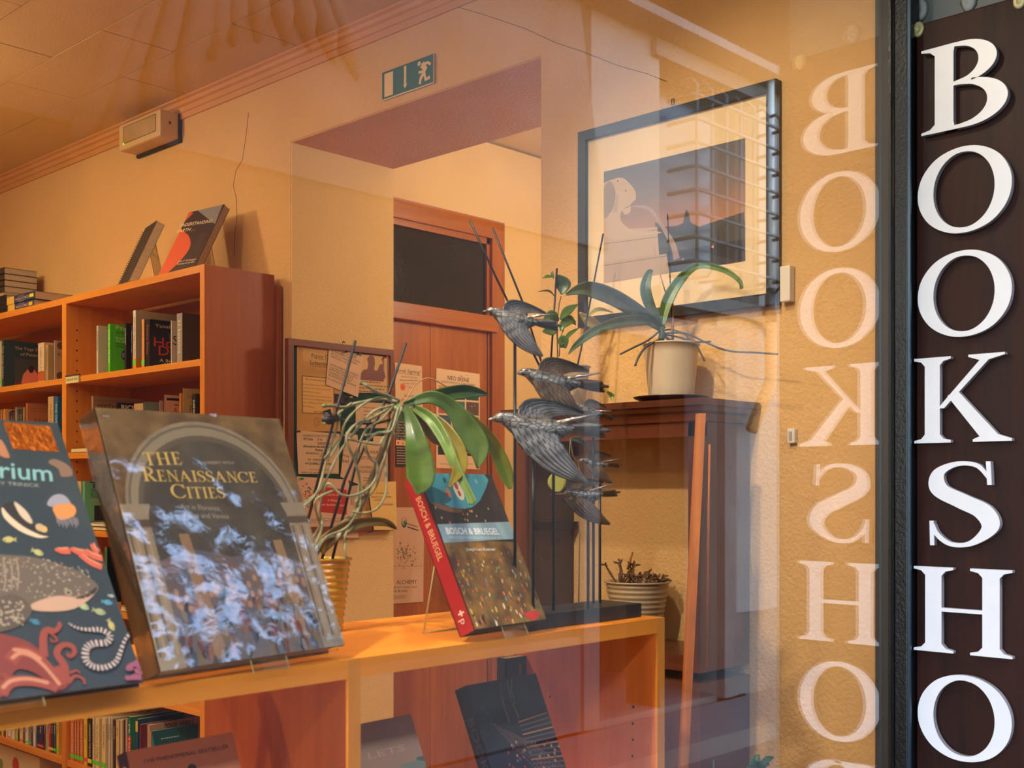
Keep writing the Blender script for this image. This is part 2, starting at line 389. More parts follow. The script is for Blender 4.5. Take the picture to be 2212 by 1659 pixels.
beech_in = wood('beech_inner_y', (150, 80, 28), (172, 96, 36), 1); beech_panel = wood('beech_panel_z', (146, 68, 18), (168, 84, 26), 2, fine=70)
doorw = wood('door_wood', (148, 80, 30), (180, 106, 44), 2, rough=0.35, fine=40); doorwx = wood('door_wood_x', (148, 80, 30), (180, 106, 44), 0, rough=0.35, fine=40)
darkw = wood('cabinet_dark_z', (62, 30, 18), (96, 50, 28), 2, rough=0.3); darkwy = wood('cabinet_dark_y', (62, 28, 18), (98, 48, 28), 1, rough=0.3)
orangew = wood('worn_orange_wood', (150, 78, 14), (208, 126, 40), 2, rough=0.45)
signw = wood('sign_mahogany', (24, 9, 7), (62, 26, 18), 2, rough=0.5, fine=45, coat=0.0); signw.node_tree.nodes['Principled BSDF'].inputs['Specular IOR Level'].default_value = 0.25

# ------------------------------------------------------------------ room shell
b = MB()
b.box((WX, GY + 0.05, 0), (WX + 0.35, OY0, CEIL), plaster)
b.box((WX, OY1, 0), (OBK, 6.2, CEIL), plaster)
b.box((WX, OY0, OTOP), (OBK, OY1, CEIL), plaster)
wall = b.build('wall_right', kind='structure')
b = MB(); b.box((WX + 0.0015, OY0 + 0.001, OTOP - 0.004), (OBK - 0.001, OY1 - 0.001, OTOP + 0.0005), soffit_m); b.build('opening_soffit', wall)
b = MB(); b.box((WX + 0.001, OY1 - 0.004, 0), (OBK, OY1 + 0.001, OTOP - 0.004), plaster2); b.build('opening_reveal', wall)
b = MB()   # hairline cracks in the plaster
ck = [(537, 243), (532, 290), (524, 345), (510, 368), (504, 400), (511, 430), (512, 470), (508, 500), (506, 552)]
b.tube([at(x, y, X=WX - 0.0002) for x, y in ck], 0.0009, pm('crack', (120, 82, 46), 0.9), 4)
ck = [(945, 3), (1040, 30), (1130, 60), (1200, 92), (1260, 112), (1330, 140), (1400, 160), (1440, 176)]
b.tube([at(x, y, X=WX - 0.0002) for x, y in ck], 0.0009, pm('crack', (120, 82, 46), 0.9), 4)
b.build('plaster_crack', wall)
b = MB(); b.box((-2.6, 6.2, 0), (4.2, 6.3, CEIL), plaster); b.build('wall_back', kind='structure')
b = MB(); b.box((-2.7, 0.9, 0), (-2.6, 6.3, CEIL), plaster); b.build('wall_left', kind='structure')
b = MB(); b.box((-2.6, 0.9, -0.05), (4.2, 6.3, 0), floor_m); b.build('floor', kind='structure')
b = MB(); b.box((-2.7, 0.80, CEIL + 0.008), (4.3, 6.3, CEIL + 0.1), ceil_m); ceil = b.build('ceiling', kind='structure')
rt = random.Random(3)
for i in range(8):
    for j in range(9):
        x1 = 1.93 - i * 0.213; y0 = 0.92 + j * 0.57 + (0.285 if i % 2 else 0)
        t = MB(); t.box((x1 - 0.2108, y0, CEIL - rt.uniform(0, 0.0016)), (x1, y0 + 0.5672, CEIL + 0.012), ceil_m, bev=0.0006); t.build('ceiling_tile', ceil)
# passage behind the opening
b = MB(); b.box((OBK, DY, 0), (4.3, DY + 0.1, CEIL), plaster2); passage = b.build('wall_passage_back', kind='structure')
b = MB(); b.box((4.2, 0.9, 0), (4.3, DY, CEIL), plaster2); b.build('wall_passage_side', kind='structure')
b = MB(); b.box((WX + 0.35, 0.9, 0), (4.2, 1.0, CEIL), plaster2); b.build('wall_passage_front', kind='structure')
# cornice
b = MB(); prof = [(0, -0.030), (-0.006, -0.030), (-0.008, -0.014), (-0.013, -0.012), (-0.014, 0.002), (-0.022, 0.006), (-0.024, 0.016), (-0.033, 0.02), (-0.034, 0.03), (0, 0.03)]
cm = pm('cornice_paint', (204, 146, 84), 0.7, var=0.05)
b.rings([[V((WX + x, y, CEIL - 0.026 + z)) for x, z in prof] for y in (GY + 0.06, 6.2)], cm, smooth=False)
b.build('trim_1', kind='structure')

# ------------------------------------------------------------------ shop front: sill, frame, pane
b = MB(); b.box((-2.7, 0.80, 0), (1.95, 0.92, 0.92), facade_m); b.box((-2.7, 0.80, EYE + 1.32), (1.95, 0.92, 4.5), facade_m); b.box((-2.7, 0.80, 0.92), (-1.3, 0.92, EYE + 1.32), facade_m); b.build('wall_front', kind='structure')
b = MB(); b.box((-1.3, 0.83, 0.905), (1.90, 1.03, 0.935), pm('sill_white', (206, 196, 176), 0.5, var=0.05)); b.build('trim_2', kind='structure')
win = thing('window_1', None, None, (0.3, GY, 0.935), kind='structure')
b = MB(); b.box((1.893, 0.873, 0.935), (1.94, 0.896, EYE + 1.32), black_metal, bev=0.002); b.box((1.920, 0.903, 0.935), (1.955, 0.944, EYE + 1.32), pm('jamb_dark', (52, 50, 48), 0.6))
b.box((1.893, 0.9025, 0.935), (1.94, 0.907, EYE + 1.32), black_metal)
b.box((-1.3, 0.87, EYE + 1.27), (1.94, 0.92, EYE + 1.32), black_metal); b.box((-1.3, 0.87, 0.935), (-1.25, 0.92, EYE + 1.27), black_metal); b.box((-1.25, 0.88, 0.935), (1.893, 0.915, 0.955), black_metal); b.build('window_frame', win)
b = MB(); b.box((1.8935, 0.868, 0.935), (1.899, 0.873, EYE + 1.32), pm('blue_steel', (48, 72, 92), 0.3, metal=0.5)); b.build('glazing_bead', win)
b = MB(); b.box((-1.25, GY, 0.955), (1.892, GY + 0.003, EYE + 1.27), glass_mat('pane_glass', 0.012, 2.2)); b.build('window_pane', win)

# ------------------------------------------------------------------ outside pier and sign
b = MB(); b.box((1.95, 0.664, 0), (2.6, 0.95, 3.7), pm('pier_metal', (98, 106, 108), 0.5, var=0.12, vscale=6)); b.build('wall_pier', kind='structure')
sg = thing('sign_board', 'tall dark mahogany shop sign with raised white BOOKSHOP letters fixed outside', 'sign', (1.94, 0.78, EYE - 0.9))
stop = at(1998, 49, X=1.926).z; st2 = at(2200, -1, X=1.926).z
b = MB(); b.box((1.926, 0.655, EYE - 0.95), (1.949, 0.872, stop), signw, bev=0.002); b.build('board', sg)
white = pm('sign_letter_white', (240, 244, 252), 0.35, var=0.02, vscale=30)
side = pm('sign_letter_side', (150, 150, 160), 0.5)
for i, ch in enumerate('BOOKSHOP'):
    h = 0.142 if ch not in 'BK' else 0.143
    zc = EYE + [0.668, 0.494, 0.323, 0.150, -0.024, -0.200, -0.376, -0.552][i]
    vs, fs, wdt = serif_mesh(ch); w = 0.156 * {'B': 0.92, 'O': 1.0, 'K': 1.04, 'S': 0.76, 'H': 1.05, 'P': 0.85}[ch]
    xs = [v[0] for v in vs]; x0, x1 = min(xs), max(xs); ys = [v[1] for v in vs]; y0_, y1_ = min(ys), max(ys)
    def T(v, d): return Vector((1.926 - 0.004 - d, 0.864 - 0.004 - (0.150 - w) / 2 - (v[0] - x0) / (x1 - x0) * w + (0.003 if ch in 'HK' else 0), zc - h / 2 + (v[1] - y0_) / (y1_ - y0_) * h))
    b = MB()
    ec = {}
    for f in fs:
        for q in range(len(f)): kk_ = tuple(sorted((f[q], f[(q + 1) % len(f)]))); ec[kk_] = ec.get(kk_, 0) + 1
    for fi, f in enumerate(fs):
        iso = all(ec[tuple(sorted((f[q], f[(q + 1) % len(f)])))] == 1 for q in range(len(f)))
        P = [vs[k] for k in f]; a = sum(P[q][0] * P[(q + 1) % len(P)][1] - P[(q + 1) % len(P)][0] * P[q][1] for q in range(len(P)))
        if a < 0: P = P[::-1]
        n = len(P); b.add([T(p, 0.011 + (0.00008 * (fi % 9) if iso else 0)) for p in P], [tuple(range(n))], white)
    # side walls along boundary edges
    cnt = {}
    for f in fs:
        for q in range(len(f)):
            e = (f[q], f[(q + 1) % len(f)]); cnt[tuple(sorted(e))] = cnt.get(tuple(sorted(e)), 0) + 1
    for e, c in cnt.items():
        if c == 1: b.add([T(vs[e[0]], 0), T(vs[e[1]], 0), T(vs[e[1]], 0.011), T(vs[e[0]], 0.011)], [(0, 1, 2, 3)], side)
    b.build('letter', sg)
def cupwasher(px, py, X):
    p = at(px, py, X=X)
    t = thing('screw_cap', None, None, p); return t
for (px, py) in ((1984, 64), (2203, 2)):
    p = at(px, py, X=1.9255); b = MB()
    R = [[p + V((-d, r * math.cos(2 * PI * j / 14), r * 1.3 * math.sin(2 * PI * j / 14))) for j in range(14)] for r, d in ((0.011, 0), (0.009, 0.004), (0.004, 0.0045), (0.0035, 0.001))]
    b.rings(R, pm('cup_washer', (206, 200, 150), 0.4, metal=0.2), cap=True); b.build('fixing_screw', sg)
for (px, py, s_, lb) in ((1988, 22, 1, 'ragged grey filled hole in the metal just over the sign board corner by the frame'), (2093, 2, 1, 'grey filled hole in the metal above the middle of the sign board')):
    p = at(px, py, X=1.949); b = MB()
    R = [[p + V((-d, r * s_ * math.cos(2 * PI * j / 12) + noise.noise(V((j, r * 90, 0))) * 0.003, r * 1.5 * math.sin(2 * PI * j / 12))) for j in range(12)] for r, d in ((0.014, 0), (0.010, 0.004), (0.004, 0.006), (0.003, 0.002))]
    b.rings(R, pm('old_plug', (160, 166, 170), 0.6), cap=True); b.build('wall_plug', base=p, label=lb, cat='fixing')

# ------------------------------------------------------------------ the street opposite (seen reflected in the pane)
FY = -3.2
def vr(px, py, off=0.0):
    """point of the facade across the street that the pane shows at this pixel"""
    r = ray(px, py); k = (2 * GY - (FY + off)) / r.y; p = r * k
    return V((p.x, 2 * GY - p.y, EYE + p.z))
g0 = vr(1425, 128); g1 = vr(1640, 640); 
dt = vr(1278, 712); d1 = vr(1500, 900)
b = MB()
gx0, gx1, gz0, gz1 = g0.x, g1.x, g1.z - 0.1, g0.z
dx0, dx1, dz = dt.x, dt.x + 1.5, dt.z
TOPZ = 5.0
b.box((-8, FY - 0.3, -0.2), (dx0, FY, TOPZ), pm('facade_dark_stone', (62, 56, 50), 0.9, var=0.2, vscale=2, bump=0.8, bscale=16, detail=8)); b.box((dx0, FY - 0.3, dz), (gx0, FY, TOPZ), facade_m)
b.box((gx0, FY - 0.3, gz1), (gx1, FY, TOPZ), facade_m); b.box((gx1, FY - 0.3, -0.2), (16, FY, TOPZ), facade_m); b.box((7.3, FY - 0.3, TOPZ), (16, FY, 9.0), facade_m)
b.box((dx1, FY - 0.3, -0.2), (gx1, FY, gz0), facade_m); b.box((dx1 if dx1 < gx0 else gx0, FY - 0.3, -0.2), (gx0, FY, dz), facade_m)
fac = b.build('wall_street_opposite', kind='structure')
b = MB(); b.box((-8, FY - 0.001, 0), (dx0 - 0.05, FY + 0.05, 0.62), stone_m); b.box((dx1 + 0.05, FY - 0.001, 0), (16, FY + 0.05, 0.62), stone_m)
b.box((dx0 - 0.16, FY - 0.001, 0), (dx0, FY + 0.07, dz + 0.16), stone_m); b.box((dx1, FY - 0.001, 0), (dx1 + 0.16, FY + 0.07, dz + 0.16), stone_m); b.box((dx0, FY - 0.001, dz), (dx1, FY + 0.07, dz + 0.16), stone_m)
b.box((gx0 - 0.1, FY - 0.001, gz1), (gx1 + 0.1, FY + 0.05, gz1 + 0.12), stone_m); b.box((gx0 - 0.1, FY - 0.001, gz0 - 0.12), (gx1 + 0.1, FY + 0.09, gz0), stone_m)
b.box((-8, FY - 0.001, 4.8), (16, FY + 0.25, 4.9), stone_m)
b.build('stone_surround', fac)
# warm shop interior opposite
b = MB(); b.box((dx0 - 0.4, FY - 2.0, -0.2), (dx1 + 0.4, FY, 0.02), stone_m); b.box((dx0 - 0.3, FY - 2.0, 0), (dx1 + 0.3, FY - 1.9, 3.3), pm('shop_opposite', (150, 112, 72), 0.8)); b.box((dx0 - 0.4, FY - 2.0, 0), (dx0 - 0.3, FY - 0.3, 3.3), pm('shop_opposite', (150, 112, 72), 0.8)); b.box((dx1 + 0.3, FY - 2.0, 0), (dx1 + 0.4, FY - 0.3, 3.3), pm('shop_opposite', (150, 112, 72), 0.8)); b.box((dx0 - 0.4, FY - 2.0, 3.25), (dx1 + 0.4, FY - 0.3, 3.3), pm('shop_opposite', (150, 112, 72), 0.8)); b.build('doorway_recess', fac)
light('shop_lamp_opposite', 'SPOT', (dx0 + 0.28, FY - 1.6, dz - 0.1), 90, WARM2, 0.02, (dx0 + 0.2, FY - 1.9, 1.0), 60)
b = MB(); b.lathe([(0.0, 0.0), (0.05, 0.0), (0.06, 0.09), (0.0, 0.10)], (dx0 + 0.28, FY - 1.6, dz - 0.05), pm('lamp_glow', (255, 214, 150), 0.5, emit=25)); b.build('lamp_head', base=(dx0 + 0.28, FY - 1.6, dz - 0.05), label='small glowing ceiling spotlight mirrored in the pane above the cabinet', cat='spotlight')
# window glass and grille
b = MB(); b.box((gx0, FY - 0.28, gz0), (gx1, FY - 0.22, gz1), pm('dark_window_pane', (36, 34, 34), 0.2)); b.box((gx0, FY - 0.22, gz0), (gx0 + 0.1, FY - 0.16, gz1), pm('win_frame_brown', (92, 78, 66), 0.6)); b.box((gx1 - 0.1, FY - 0.22, gz0), (gx1, FY - 0.16, gz1), pm('win_frame_brown', (92, 78, 66), 0.6)); b.build('dark_window', fac)
gr = thing('window_grille', 'projecting iron cage grille mirrored in the pane across the framed photograph', 'grille', ((gx0 + gx1) / 2, FY, gz0))
y1 = FY + 0.24
nv = 7
zt = gz1 - 0.16; zb = gz0 + 0.1
xa, xb = gx0 + 0.12, gx1 - 0.08
for i in range(nv):
    x = xa + (xb - xa) * i / (nv - 1)
    t = MB(); t.tube([(x, FY + 0.0, zt), (x, y1 - 0.04, zt + 0.01), (x, y1, zt - 0.04), (x, y1, zb + 0.04), (x, y1 - 0.04, zb), (x, FY + 0.0, zb)], 0.013, iron_m, 6); t.build('bar', gr)
for k in range(8):
    z = zt - 0.12 - (zt - zb - 0.2) * k / 7
    t = MB(); t.tube([(xa - 0.02, FY, z), (xa - 0.02, y1 - 0.02, z), (xa, y1 + 0.012, z), (xb, y1 + 0.012, z), (xb + 0.02, y1 - 0.02, z), (xb + 0.02, FY, z)], 0.014, iron_m, 6); t.build('crossbar', gr)
# drainpipe
dp = vr(1656, 400, 0.1); dp2 = vr(1662, 640, 0.1); dpe = vr(1662, 700, 0.1)
dpy = 0
dr = thing('drainpipe', 'dark drainpipe with a pale bent foot mirrored in the pane beside the picture', 'drainpipe', (dp.x, FY, 0))
b = MB(); b.tube([(dp.x, FY + 0.14, dp2.z), (dp.x, FY + 0.14, TOPZ)], 0.028, pm('pipe_grey', (210, 205, 196), 0.4), 10); b.build('upper_pipe', dr)
b = MB(); b.tube([(dp.x, FY + 0.14, dpe.z), (dp.x, FY + 0.14, dp2.z + 0.05)], 0.048, pm('pipe_black', (24, 26, 30), 0.4), 12); b.build('cast_iron_sleeve', dr)
b = MB(); b.tube([(dp.x, FY + 0.14, dpe.z), (dp.x, FY + 0.14, dpe.z - 0.45), (dp.x - 0.25, FY + 0.12, dpe.z - 0.85)], 0.05, pm('pipe_copper', (178, 120, 70), 0.5), 10); b.build('bent_foot', dr)
# fluted stone shell over the doorway
sh = thing('stone_shell', 'large fluted pale stone shell mirrored faintly in the pane over the ceiling', 'ornament', (2.6, FY, 3.0))
tips = [(190, 325), (255, 300), (350, 240), (430, 205), (455, 150), (500, 112), (545, 80), (600, 72), (660, 78), (714, 90), (765, 120), (815, 155)]
for i, (tx, ty) in enumerate(tips):
    e = vr(tx, ty, 0.2); c = vr(560, -560, 0.2); d = e - c
    p0 = c + d * 0.45; q = V((d.z, 0, -d.x)).normalized() * 0.07
    t = MB(); n = 9; R = []
    for k in range(6):
        s = k / 5; cc = p0.lerp(e, s); w = (0.5 + 0.5 * s) * (1 if k < 5 else 0.25)
        R.append([cc + q * (w * math.cos(PI * j / (n - 1))) + V((0, 0.12 * w * math.sin(PI * j / (n - 1)) - 0.18, 0)) for j in range(n)])
    t.rings(R, pm('shell_stone', (112, 104, 94), 0.9, bump=0.4), cap=True); t.build('flute', sh)
b = MB(); b.prism([(0.5, FY, 3.2), (6.2, FY, 3.2), (5.9, FY, 4.8), (0.8, FY, 4.8)], (0, 0.03, 0), stone_m); b.build('shell_back', sh)
b = MB(); b.box((-8, -0.95, 3.48), (16, 0.8, 3.55), pm('sky_blocker_brown', (70, 56, 46), 0.9)); b.build('sky_blocker', kind='structure')  # unseen slab, added to keep sky off the upper art book cover
b = MB(); b.box((-8, FY, -0.2), (16, GY - 0.096, -0.14), paving_m); b.build('ground', kind='structure')
b = MB(); b.box((-8, FY + 0.05, -0.141), (16, FY + 0.75, -0.02), pm('kerb_stone', (96, 92, 88), 0.8, var=0.15, vscale=4, bump=0.8, bscale=14)); b.build('pavement_opposite', kind='structure')
b = MB(); b.box((1.95, 0.2, 0), (9.0, 0.85, 5.5), facade_m); b.build('wall_street_near', kind='structure') if False else None

# ------------------------------------------------------------------ passage door
dr1 = thing('door_1', None, None, (3.1, DY, 0), kind='structure')
P0 = at(1088, 483, Y=DY - 0.03); tz = P0.z; xr = P0.x; xl = xr - 0.86
tr_z = at(1065, 700, Y=DY - 0.03).z
b = MB(); fw = 0.062
b.box((xl, DY - 0.035, tz - fw), (xr, DY, tz), doorwx); b.box((xr - fw, DY - 0.035, 0), (xr, DY, tz - fw), doorw); b.box((xl, DY - 0.035, 0), (xl + fw, DY, tz - fw), doorw)
b.box((xl + fw, DY - 0.022, tz - fw - 0.02), (xr - fw, DY, tz - fw), doorwx); b.box((xr - fw - 0.014, DY - 0.022, 0), (xr - fw, DY, tz - fw), doorw)
b.build('door_frame', dr1)
b = MB(); b.box((xl + fw, DY - 0.045, tr_z - 0.03), (xr - fw + 0.02, DY, tr_z + 0.025), doorwx, bev=0.003); b.build('transom_bar', dr1)
b = MB(); b.box((xl + fw, DY - 0.012, tr_z + 0.025), (xr - fw - 0.014, DY - 0.004, tz - fw - 0.02), pm('transom_glass', (38, 32, 22), 0.12, var=0.25, vscale=3, bump=0.05, bscale=60)); b.build('transom_pane', dr1)
seam1 = at(928, 800, Y=DY - 0.02).x; seam2 = at(1052, 800, Y=DY - 0.02).x
for x0, x1 in ((xl + fw, seam1), (seam1 + 0.002, seam2), (seam2 + 0.002, xr - fw - 0.014)):
    t = MB(); t.box((x0, DY - 0.022, 0.02), (x1, DY - 0.004, tr_z - 0.03), doorw, bev=0.0006); t.build('panel', dr1)

# ------------------------------------------------------------------ bookcase on the main wall
bc = thing('bookcase', 'tall beech bookcase filled with books against the cream wall', 'bookcase', (BX + 0.12, 3.6, 0))
ZT = at(437, 571, X=BX).z; th = 0.020; BB = WX - 0.012
def by(px): return at(px, 800, X=BX).y
yr0, yr1 = by(441), by(432); ym0, ym1 = by(143), by(134); yl = 5.0
b = MB(); b.box((BX, yr0, 0), (BB - 0.012, yr1, ZT), beechz); b.build('side_panel', bc)
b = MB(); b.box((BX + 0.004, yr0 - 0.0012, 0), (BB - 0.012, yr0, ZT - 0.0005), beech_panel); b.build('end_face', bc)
b = MB(); b.box((BX, ym0, 0), (BB - 0.012, ym1, ZT), beechz); b.build('side_panel', bc)
b = MB(); b.box((BX, yl, 0), (BB - 0.012, yl + 0.02, ZT), beechz); b.build('side_panel', bc)
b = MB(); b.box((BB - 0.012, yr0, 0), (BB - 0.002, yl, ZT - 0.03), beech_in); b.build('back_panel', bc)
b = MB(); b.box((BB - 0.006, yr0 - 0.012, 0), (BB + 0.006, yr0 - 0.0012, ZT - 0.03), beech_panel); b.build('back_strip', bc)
shz = [EYE + z for z in (0.352, 0.115, -0.124, -0.36, -0.592, -0.85, -1.10)]
for (a, c) in ((yr1, ym0), (ym1, yl)):
    b = MB(); b.box((BX, a, ZT - th), (BB - 0.012, c, ZT), beechy); b.build('top_board', bc)
    for z in shz:
        b = MB(); b.box((BX + 0.003, a, z - 0.018), (BB - 0.012, c, z), beechy); b.build('shelf', bc)
b = MB()
for z in [ZT - 0.1 - 0.032 * i for i in range(34)]:
    if min(abs(z - q) for q in shz) < 0.02: continue
    for y, s in ((ym0 - 0.0003, -1), (yr1 + 0.0003, 1)):
        p = V((BX + 0.035, y, z)); b.add([p + V((0.0028 * math.cos(a * PI / 4), 0, 0.0028 * math.sin(a * PI / 4))) for a in range(8)], [tuple(range(8))], pm('hole_dark', (30, 16, 8), 0.9))
b.build('peg_hole', bc, kind='stuff')
lt = thing('shelf_label', 'small cream handwritten science shelf label clipped to the bookcase shelf edge', 'label', at(156, 822, X=BX - 0.003))
lz = EYE + 0.352 - 0.009
b = MB(); p0 = at(144, 822, X=BX - 0.001); p1 = at(171, 822, X=BX - 0.001); b.box((BX - 0.004, p1.y, lz - 0.011), (BX + 0.0005, p0.y, lz + 0.011), flat((214, 204, 150))); b.build('card', lt)
b = MB(); b.box((BX - 0.006, p1.y, lz + 0.011), (BX + 0.004, p0.y, lz + 0.0145), pm('holder_dark', (60, 66, 60), 0.4)); b.build('holder', lt)
pr = Print((BX - 0.004, p0.y, lz), (0, -1, 0), (0, 0, 1)); pr.text('Science & Tech', (0.006, -0.003), (p0.y - p1.y - 0.006, -0.003), 0.008, (50, 50, 40), shear=0.3); pr.done('lettering', lt)

# ------------------------------------------------------------------ window display shelf unit
wu = thing('display_shelf', 'beech open display unit standing along the shop window', 'shelf', (0.6, 1.19, 0))
DV = 0.018
XA, XB = at(770, 1430, Y=SHY).x, at(1428, 1340, Y=SHY).x
tA = 0.0
bz = 0.022
for (x0, x1) in ((-0.95, 0.08), (0.08, XA - 0.012), (XA + 0.006, XB - 0.009)):
    b = MB(); b.box((x0, SHY, SHZ - bz), (x1, SHB, SHZ), beechx); b.build('top_board', wu)
b = MB(); b.box((XA - 0.012, SHY, 0.935), (XA + 0.006, SHB, SHZ), beechz); b.build('divider', wu)
b = MB(); b.box((XB - 0.009, SHY, 0.935), (XB + 0.009, SHB, SHZ), beechz); b.build('divider', wu)
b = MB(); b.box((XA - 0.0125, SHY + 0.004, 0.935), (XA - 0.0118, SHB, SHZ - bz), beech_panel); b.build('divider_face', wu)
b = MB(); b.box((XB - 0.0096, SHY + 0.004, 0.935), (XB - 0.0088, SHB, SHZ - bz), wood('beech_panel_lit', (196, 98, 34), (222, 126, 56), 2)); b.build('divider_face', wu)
b = MB(); b.box((-0.95, SHY, 1.10), (XB, SHB, 1.12), beechx); b.build("lower_shelf", wu)
b = MB()
for (px, py) in ((1368, 1527), (1367, 1563), (1367, 1598), (1366, 1633), (1188, 1505)):
    p = at(px, py, X=XB - 0.0098); b.add([p + V((0, -0.0022 * math.cos(a * PI / 4), 0.0022 * math.sin(a * PI / 4))) for a in range(8)], [tuple(range(8))], pm('hole_dark', (30, 16, 8), 0.9))
b.build('peg_hole', wu, kind='stuff')
LOZ = 1.12
# ================================================================== books
page_m = pm('book_pages', (214, 196, 160), 0.9, var=0.12, vscale=400, stretch=(0.1, 0.1, 1))
page_grey = pm('book_pages_grey', (170, 150, 128), 0.9, var=0.15, vscale=300)
BK = 0
def frame(o, u, v):
    u = Vector(u).normalized(); v = Vector(v).normalized(); n = u.cross(v)
    M = Matrix((( u.x, v.x, n.x, o[0]), (u.y, v.y, n.y, o[1]), (u.z, v.z, n.z, o[2]), (0, 0, 0, 1)))
    return M
def book(M, w, h, t, cov, label, group=None, spine=None, pages=None, ct=0.0015, hard=False, name='book', back=None):
    """local frame: x across the front cover from the spine, y up, z towards the reader; front cover at z=t"""
    base = M @ Vector((w / 2, 0, t / 2))
    o = thing(name, label, 'book', base, group)
    cm_ = cov if not isinstance(cov, (tuple, list)) else flat(cov, 0.4)
    sm = cm_ if spine is None else (spine if not isinstance(spine, (tuple, list)) else flat(spine, 0.4))
    i = 0.003 if hard else 0.0008
    b = MB()
    b.box((0, 0, t - ct), (w, h, t), cm_, M); b.box((0, 0, 0), (w, h, ct), back or cm_, M); b.box((0, 0, 0.00001), (ct, h, t - 0.00001), sm, M)
    b.build('cover', o)
    b = MB(); b.box((ct, i, ct), (w - i, h - i, t - ct), pages or page_m, M); b.build('pages', o)
    o['_w'] = w
    return o
def cover_print(M, t, lift=0.0003):
    return Print(M @ Vector((0, 0, t)), (M.to_3x3() @ Vector((1, 0, 0))), (M.to_3x3() @ Vector((0, 1, 0))), lift)
def spine_print(M, h, lift=0.0003):
    """x runs down the spine from its head, y from back to front"""
    return Print(M @ Vector((0, h, 0)), M.to_3x3() @ Vector((0, -1, 0)), M.to_3x3() @ Vector((0, 0, 1)), lift)
STK = {'g': (90, 220, 40), 'y': (226, 214, 50), 'r': (226, 74, 60)}
def shelf_book(px0, px1, ytop, sz, cov, label, dep=0.15, sp=None, title=None, tcol=(230, 225, 210), stick=None, x=None, lean=0.0, group=None, cov_fn=None, band=None, hmax=None, th_=None):
    X = (BX + 0.022) if x is None else x
    y_a, y_b = at(px0, 900, X=X).y, at(px1, 900, X=X).y
    t = th_ or max(0.004, y_a - y_b - 0.0006)
    h = at((px0 + px1) / 2, ytop, X=X).z - (EYE + sz) if ytop is not None else hmax
    M = frame((X, y_a, EYE + sz + 0.0005), (1, 0, 0), (0, math.sin(lean), math.cos(lean)))
    o = book(M, dep, h, t, cov, label, group, spine=sp)
    S = spine_print(M, h); c = t * 0.5
    k = 0
    if band: S.rect(band[0] * h, 0.0002, band[1] * h, t - 0.0002, band[2]); k = 1
    if title:
        hh = min(t * 0.5, 0.012); S.text(title, (h * 0.12, c - hh * 0.42), (h * (0.12 + min(0.68, 0.055 * len(title))), c - hh * 0.42), hh * 0.85, tcol); k = 1
    if stick: S.rect(h * 0.84, 0.0003, h * 0.93, t - 0.0003, STK[stick]); k = 1
    if k: S.done('spine_print', o)
    if cov_fn:
        C = cover_print(M, t); C.clip = (0.0005, 0.0005, dep - 0.0005, h - 0.0005); cov_fn(C, dep, h); C.done('cover_print', o)
    return o
Z1, Z2, Z3, Z4, Z5, Z6 = 0.352, 0.115, -0.124, -0.36, -0.592, -0.85
G1 = 'science paperbacks on the upper shelf'
def f_exp(C, w, h):
    C.poly([(w * 0.38, h * 0.85), (w * 0.9, h * 0.85), (w * 0.9, h * 0.78), (w * 0.66, h * 0.76), (w * 0.7, h * 0.55), (w * 0.6, h * 0.6)], (28, 26, 24)); C.text('EXPLAINED', (w * 0.2, h * 0.2), (w * 0.95, h * 0.2), 0.010, (40, 36, 30), bold=0.02)
shelf_book(208, 213, 704, Z1, (196, 188, 170), 'pale grey paperback with a black shape, first on the upper bookcase shelf beside the post', group=G1, title='EXTREME', tcol=(90, 84, 76), cov_fn=f_exp)
def f_green(C, w, h):
    C.text('Psychedelic', (w * 0.12, h * 0.90), (w * 0.9, h * 0.90), 0.012, (225, 225, 150)); C.text('ALEX BOESE', (w * 0.12, h * 0.82), (w * 0.7, h * 0.82), 0.006, (20, 60, 20))
    for i, s in enumerate(['From parallel worlds', 'to atomic gardens', 'the weirdest ideas in', 'science and more']): C.text(s, (w * 0.12, h * (0.70 - i * 0.055)), (w * 0.85, h * (0.70 - i * 0.055)), 0.006, (240, 250, 200) if i < 2 else (24, 50, 24))
    C.disc(w * 0.34, h * 0.38, 0.017, (74, 30, 84)); C.dashes(w * 0.25, h * 0.33, w * 0.43, h * 0.43, 4, (225, 205, 230))
    for i in range(7): C.line([(w * 0.62, h * (0.05 + i * 0.045)), (w * 0.74, h * (0.08 + i * 0.045)), (w * 0.9, h * (0.05 + i * 0.05))], 0.004, (24, 24, 20)); C.line([(w * 0.62, h * (0.065 + i * 0.045)), (w * 0.74, h * (0.095 + i * 0.045)), (w * 0.9, h * (0.065 + i * 0.05))], 0.003, (230, 110, 40))
shelf_book(232.8, 238.8, 700, Z1, (86, 196, 24), 'bright lime green paperback with a purple disc on its cover', group=G1, title='Psychedelic Apes  ALEX BOESE', tcol=(240, 250, 210), cov_fn=f_green)
def f_dar(C, w, h):
    for x, y in ((0.25, 0.62), (0.4, 0.55), (0.3, 0.48)): C.disc(w * x, h * y, 0.006, (196, 130, 70))
shelf_book(269, 273.5, 698, Z1, (34, 32, 34), 'thin black paperback standing just after the lime green one', group=G1, title='DARWIN', cov_fn=f_dar)
shelf_book(283.8, 286.3, 703, Z1, (96, 36, 32), 'very thin dark red paperback between the black one and the tall grey one', group=G1, title='Good Life')
def f_tall(C, w, h):
    C.text('The Laws', (w * 0.1, h * 0.62), (w * 0.9, h * 0.62), 0.012, (70, 62, 50)); C.text('of Nature', (w * 0.1, h * 0.54), (w * 0.9, h * 0.54), 0.012, (70, 62, 50)); C.rect(0, 0, w, h * 0.19, (214, 124, 40))
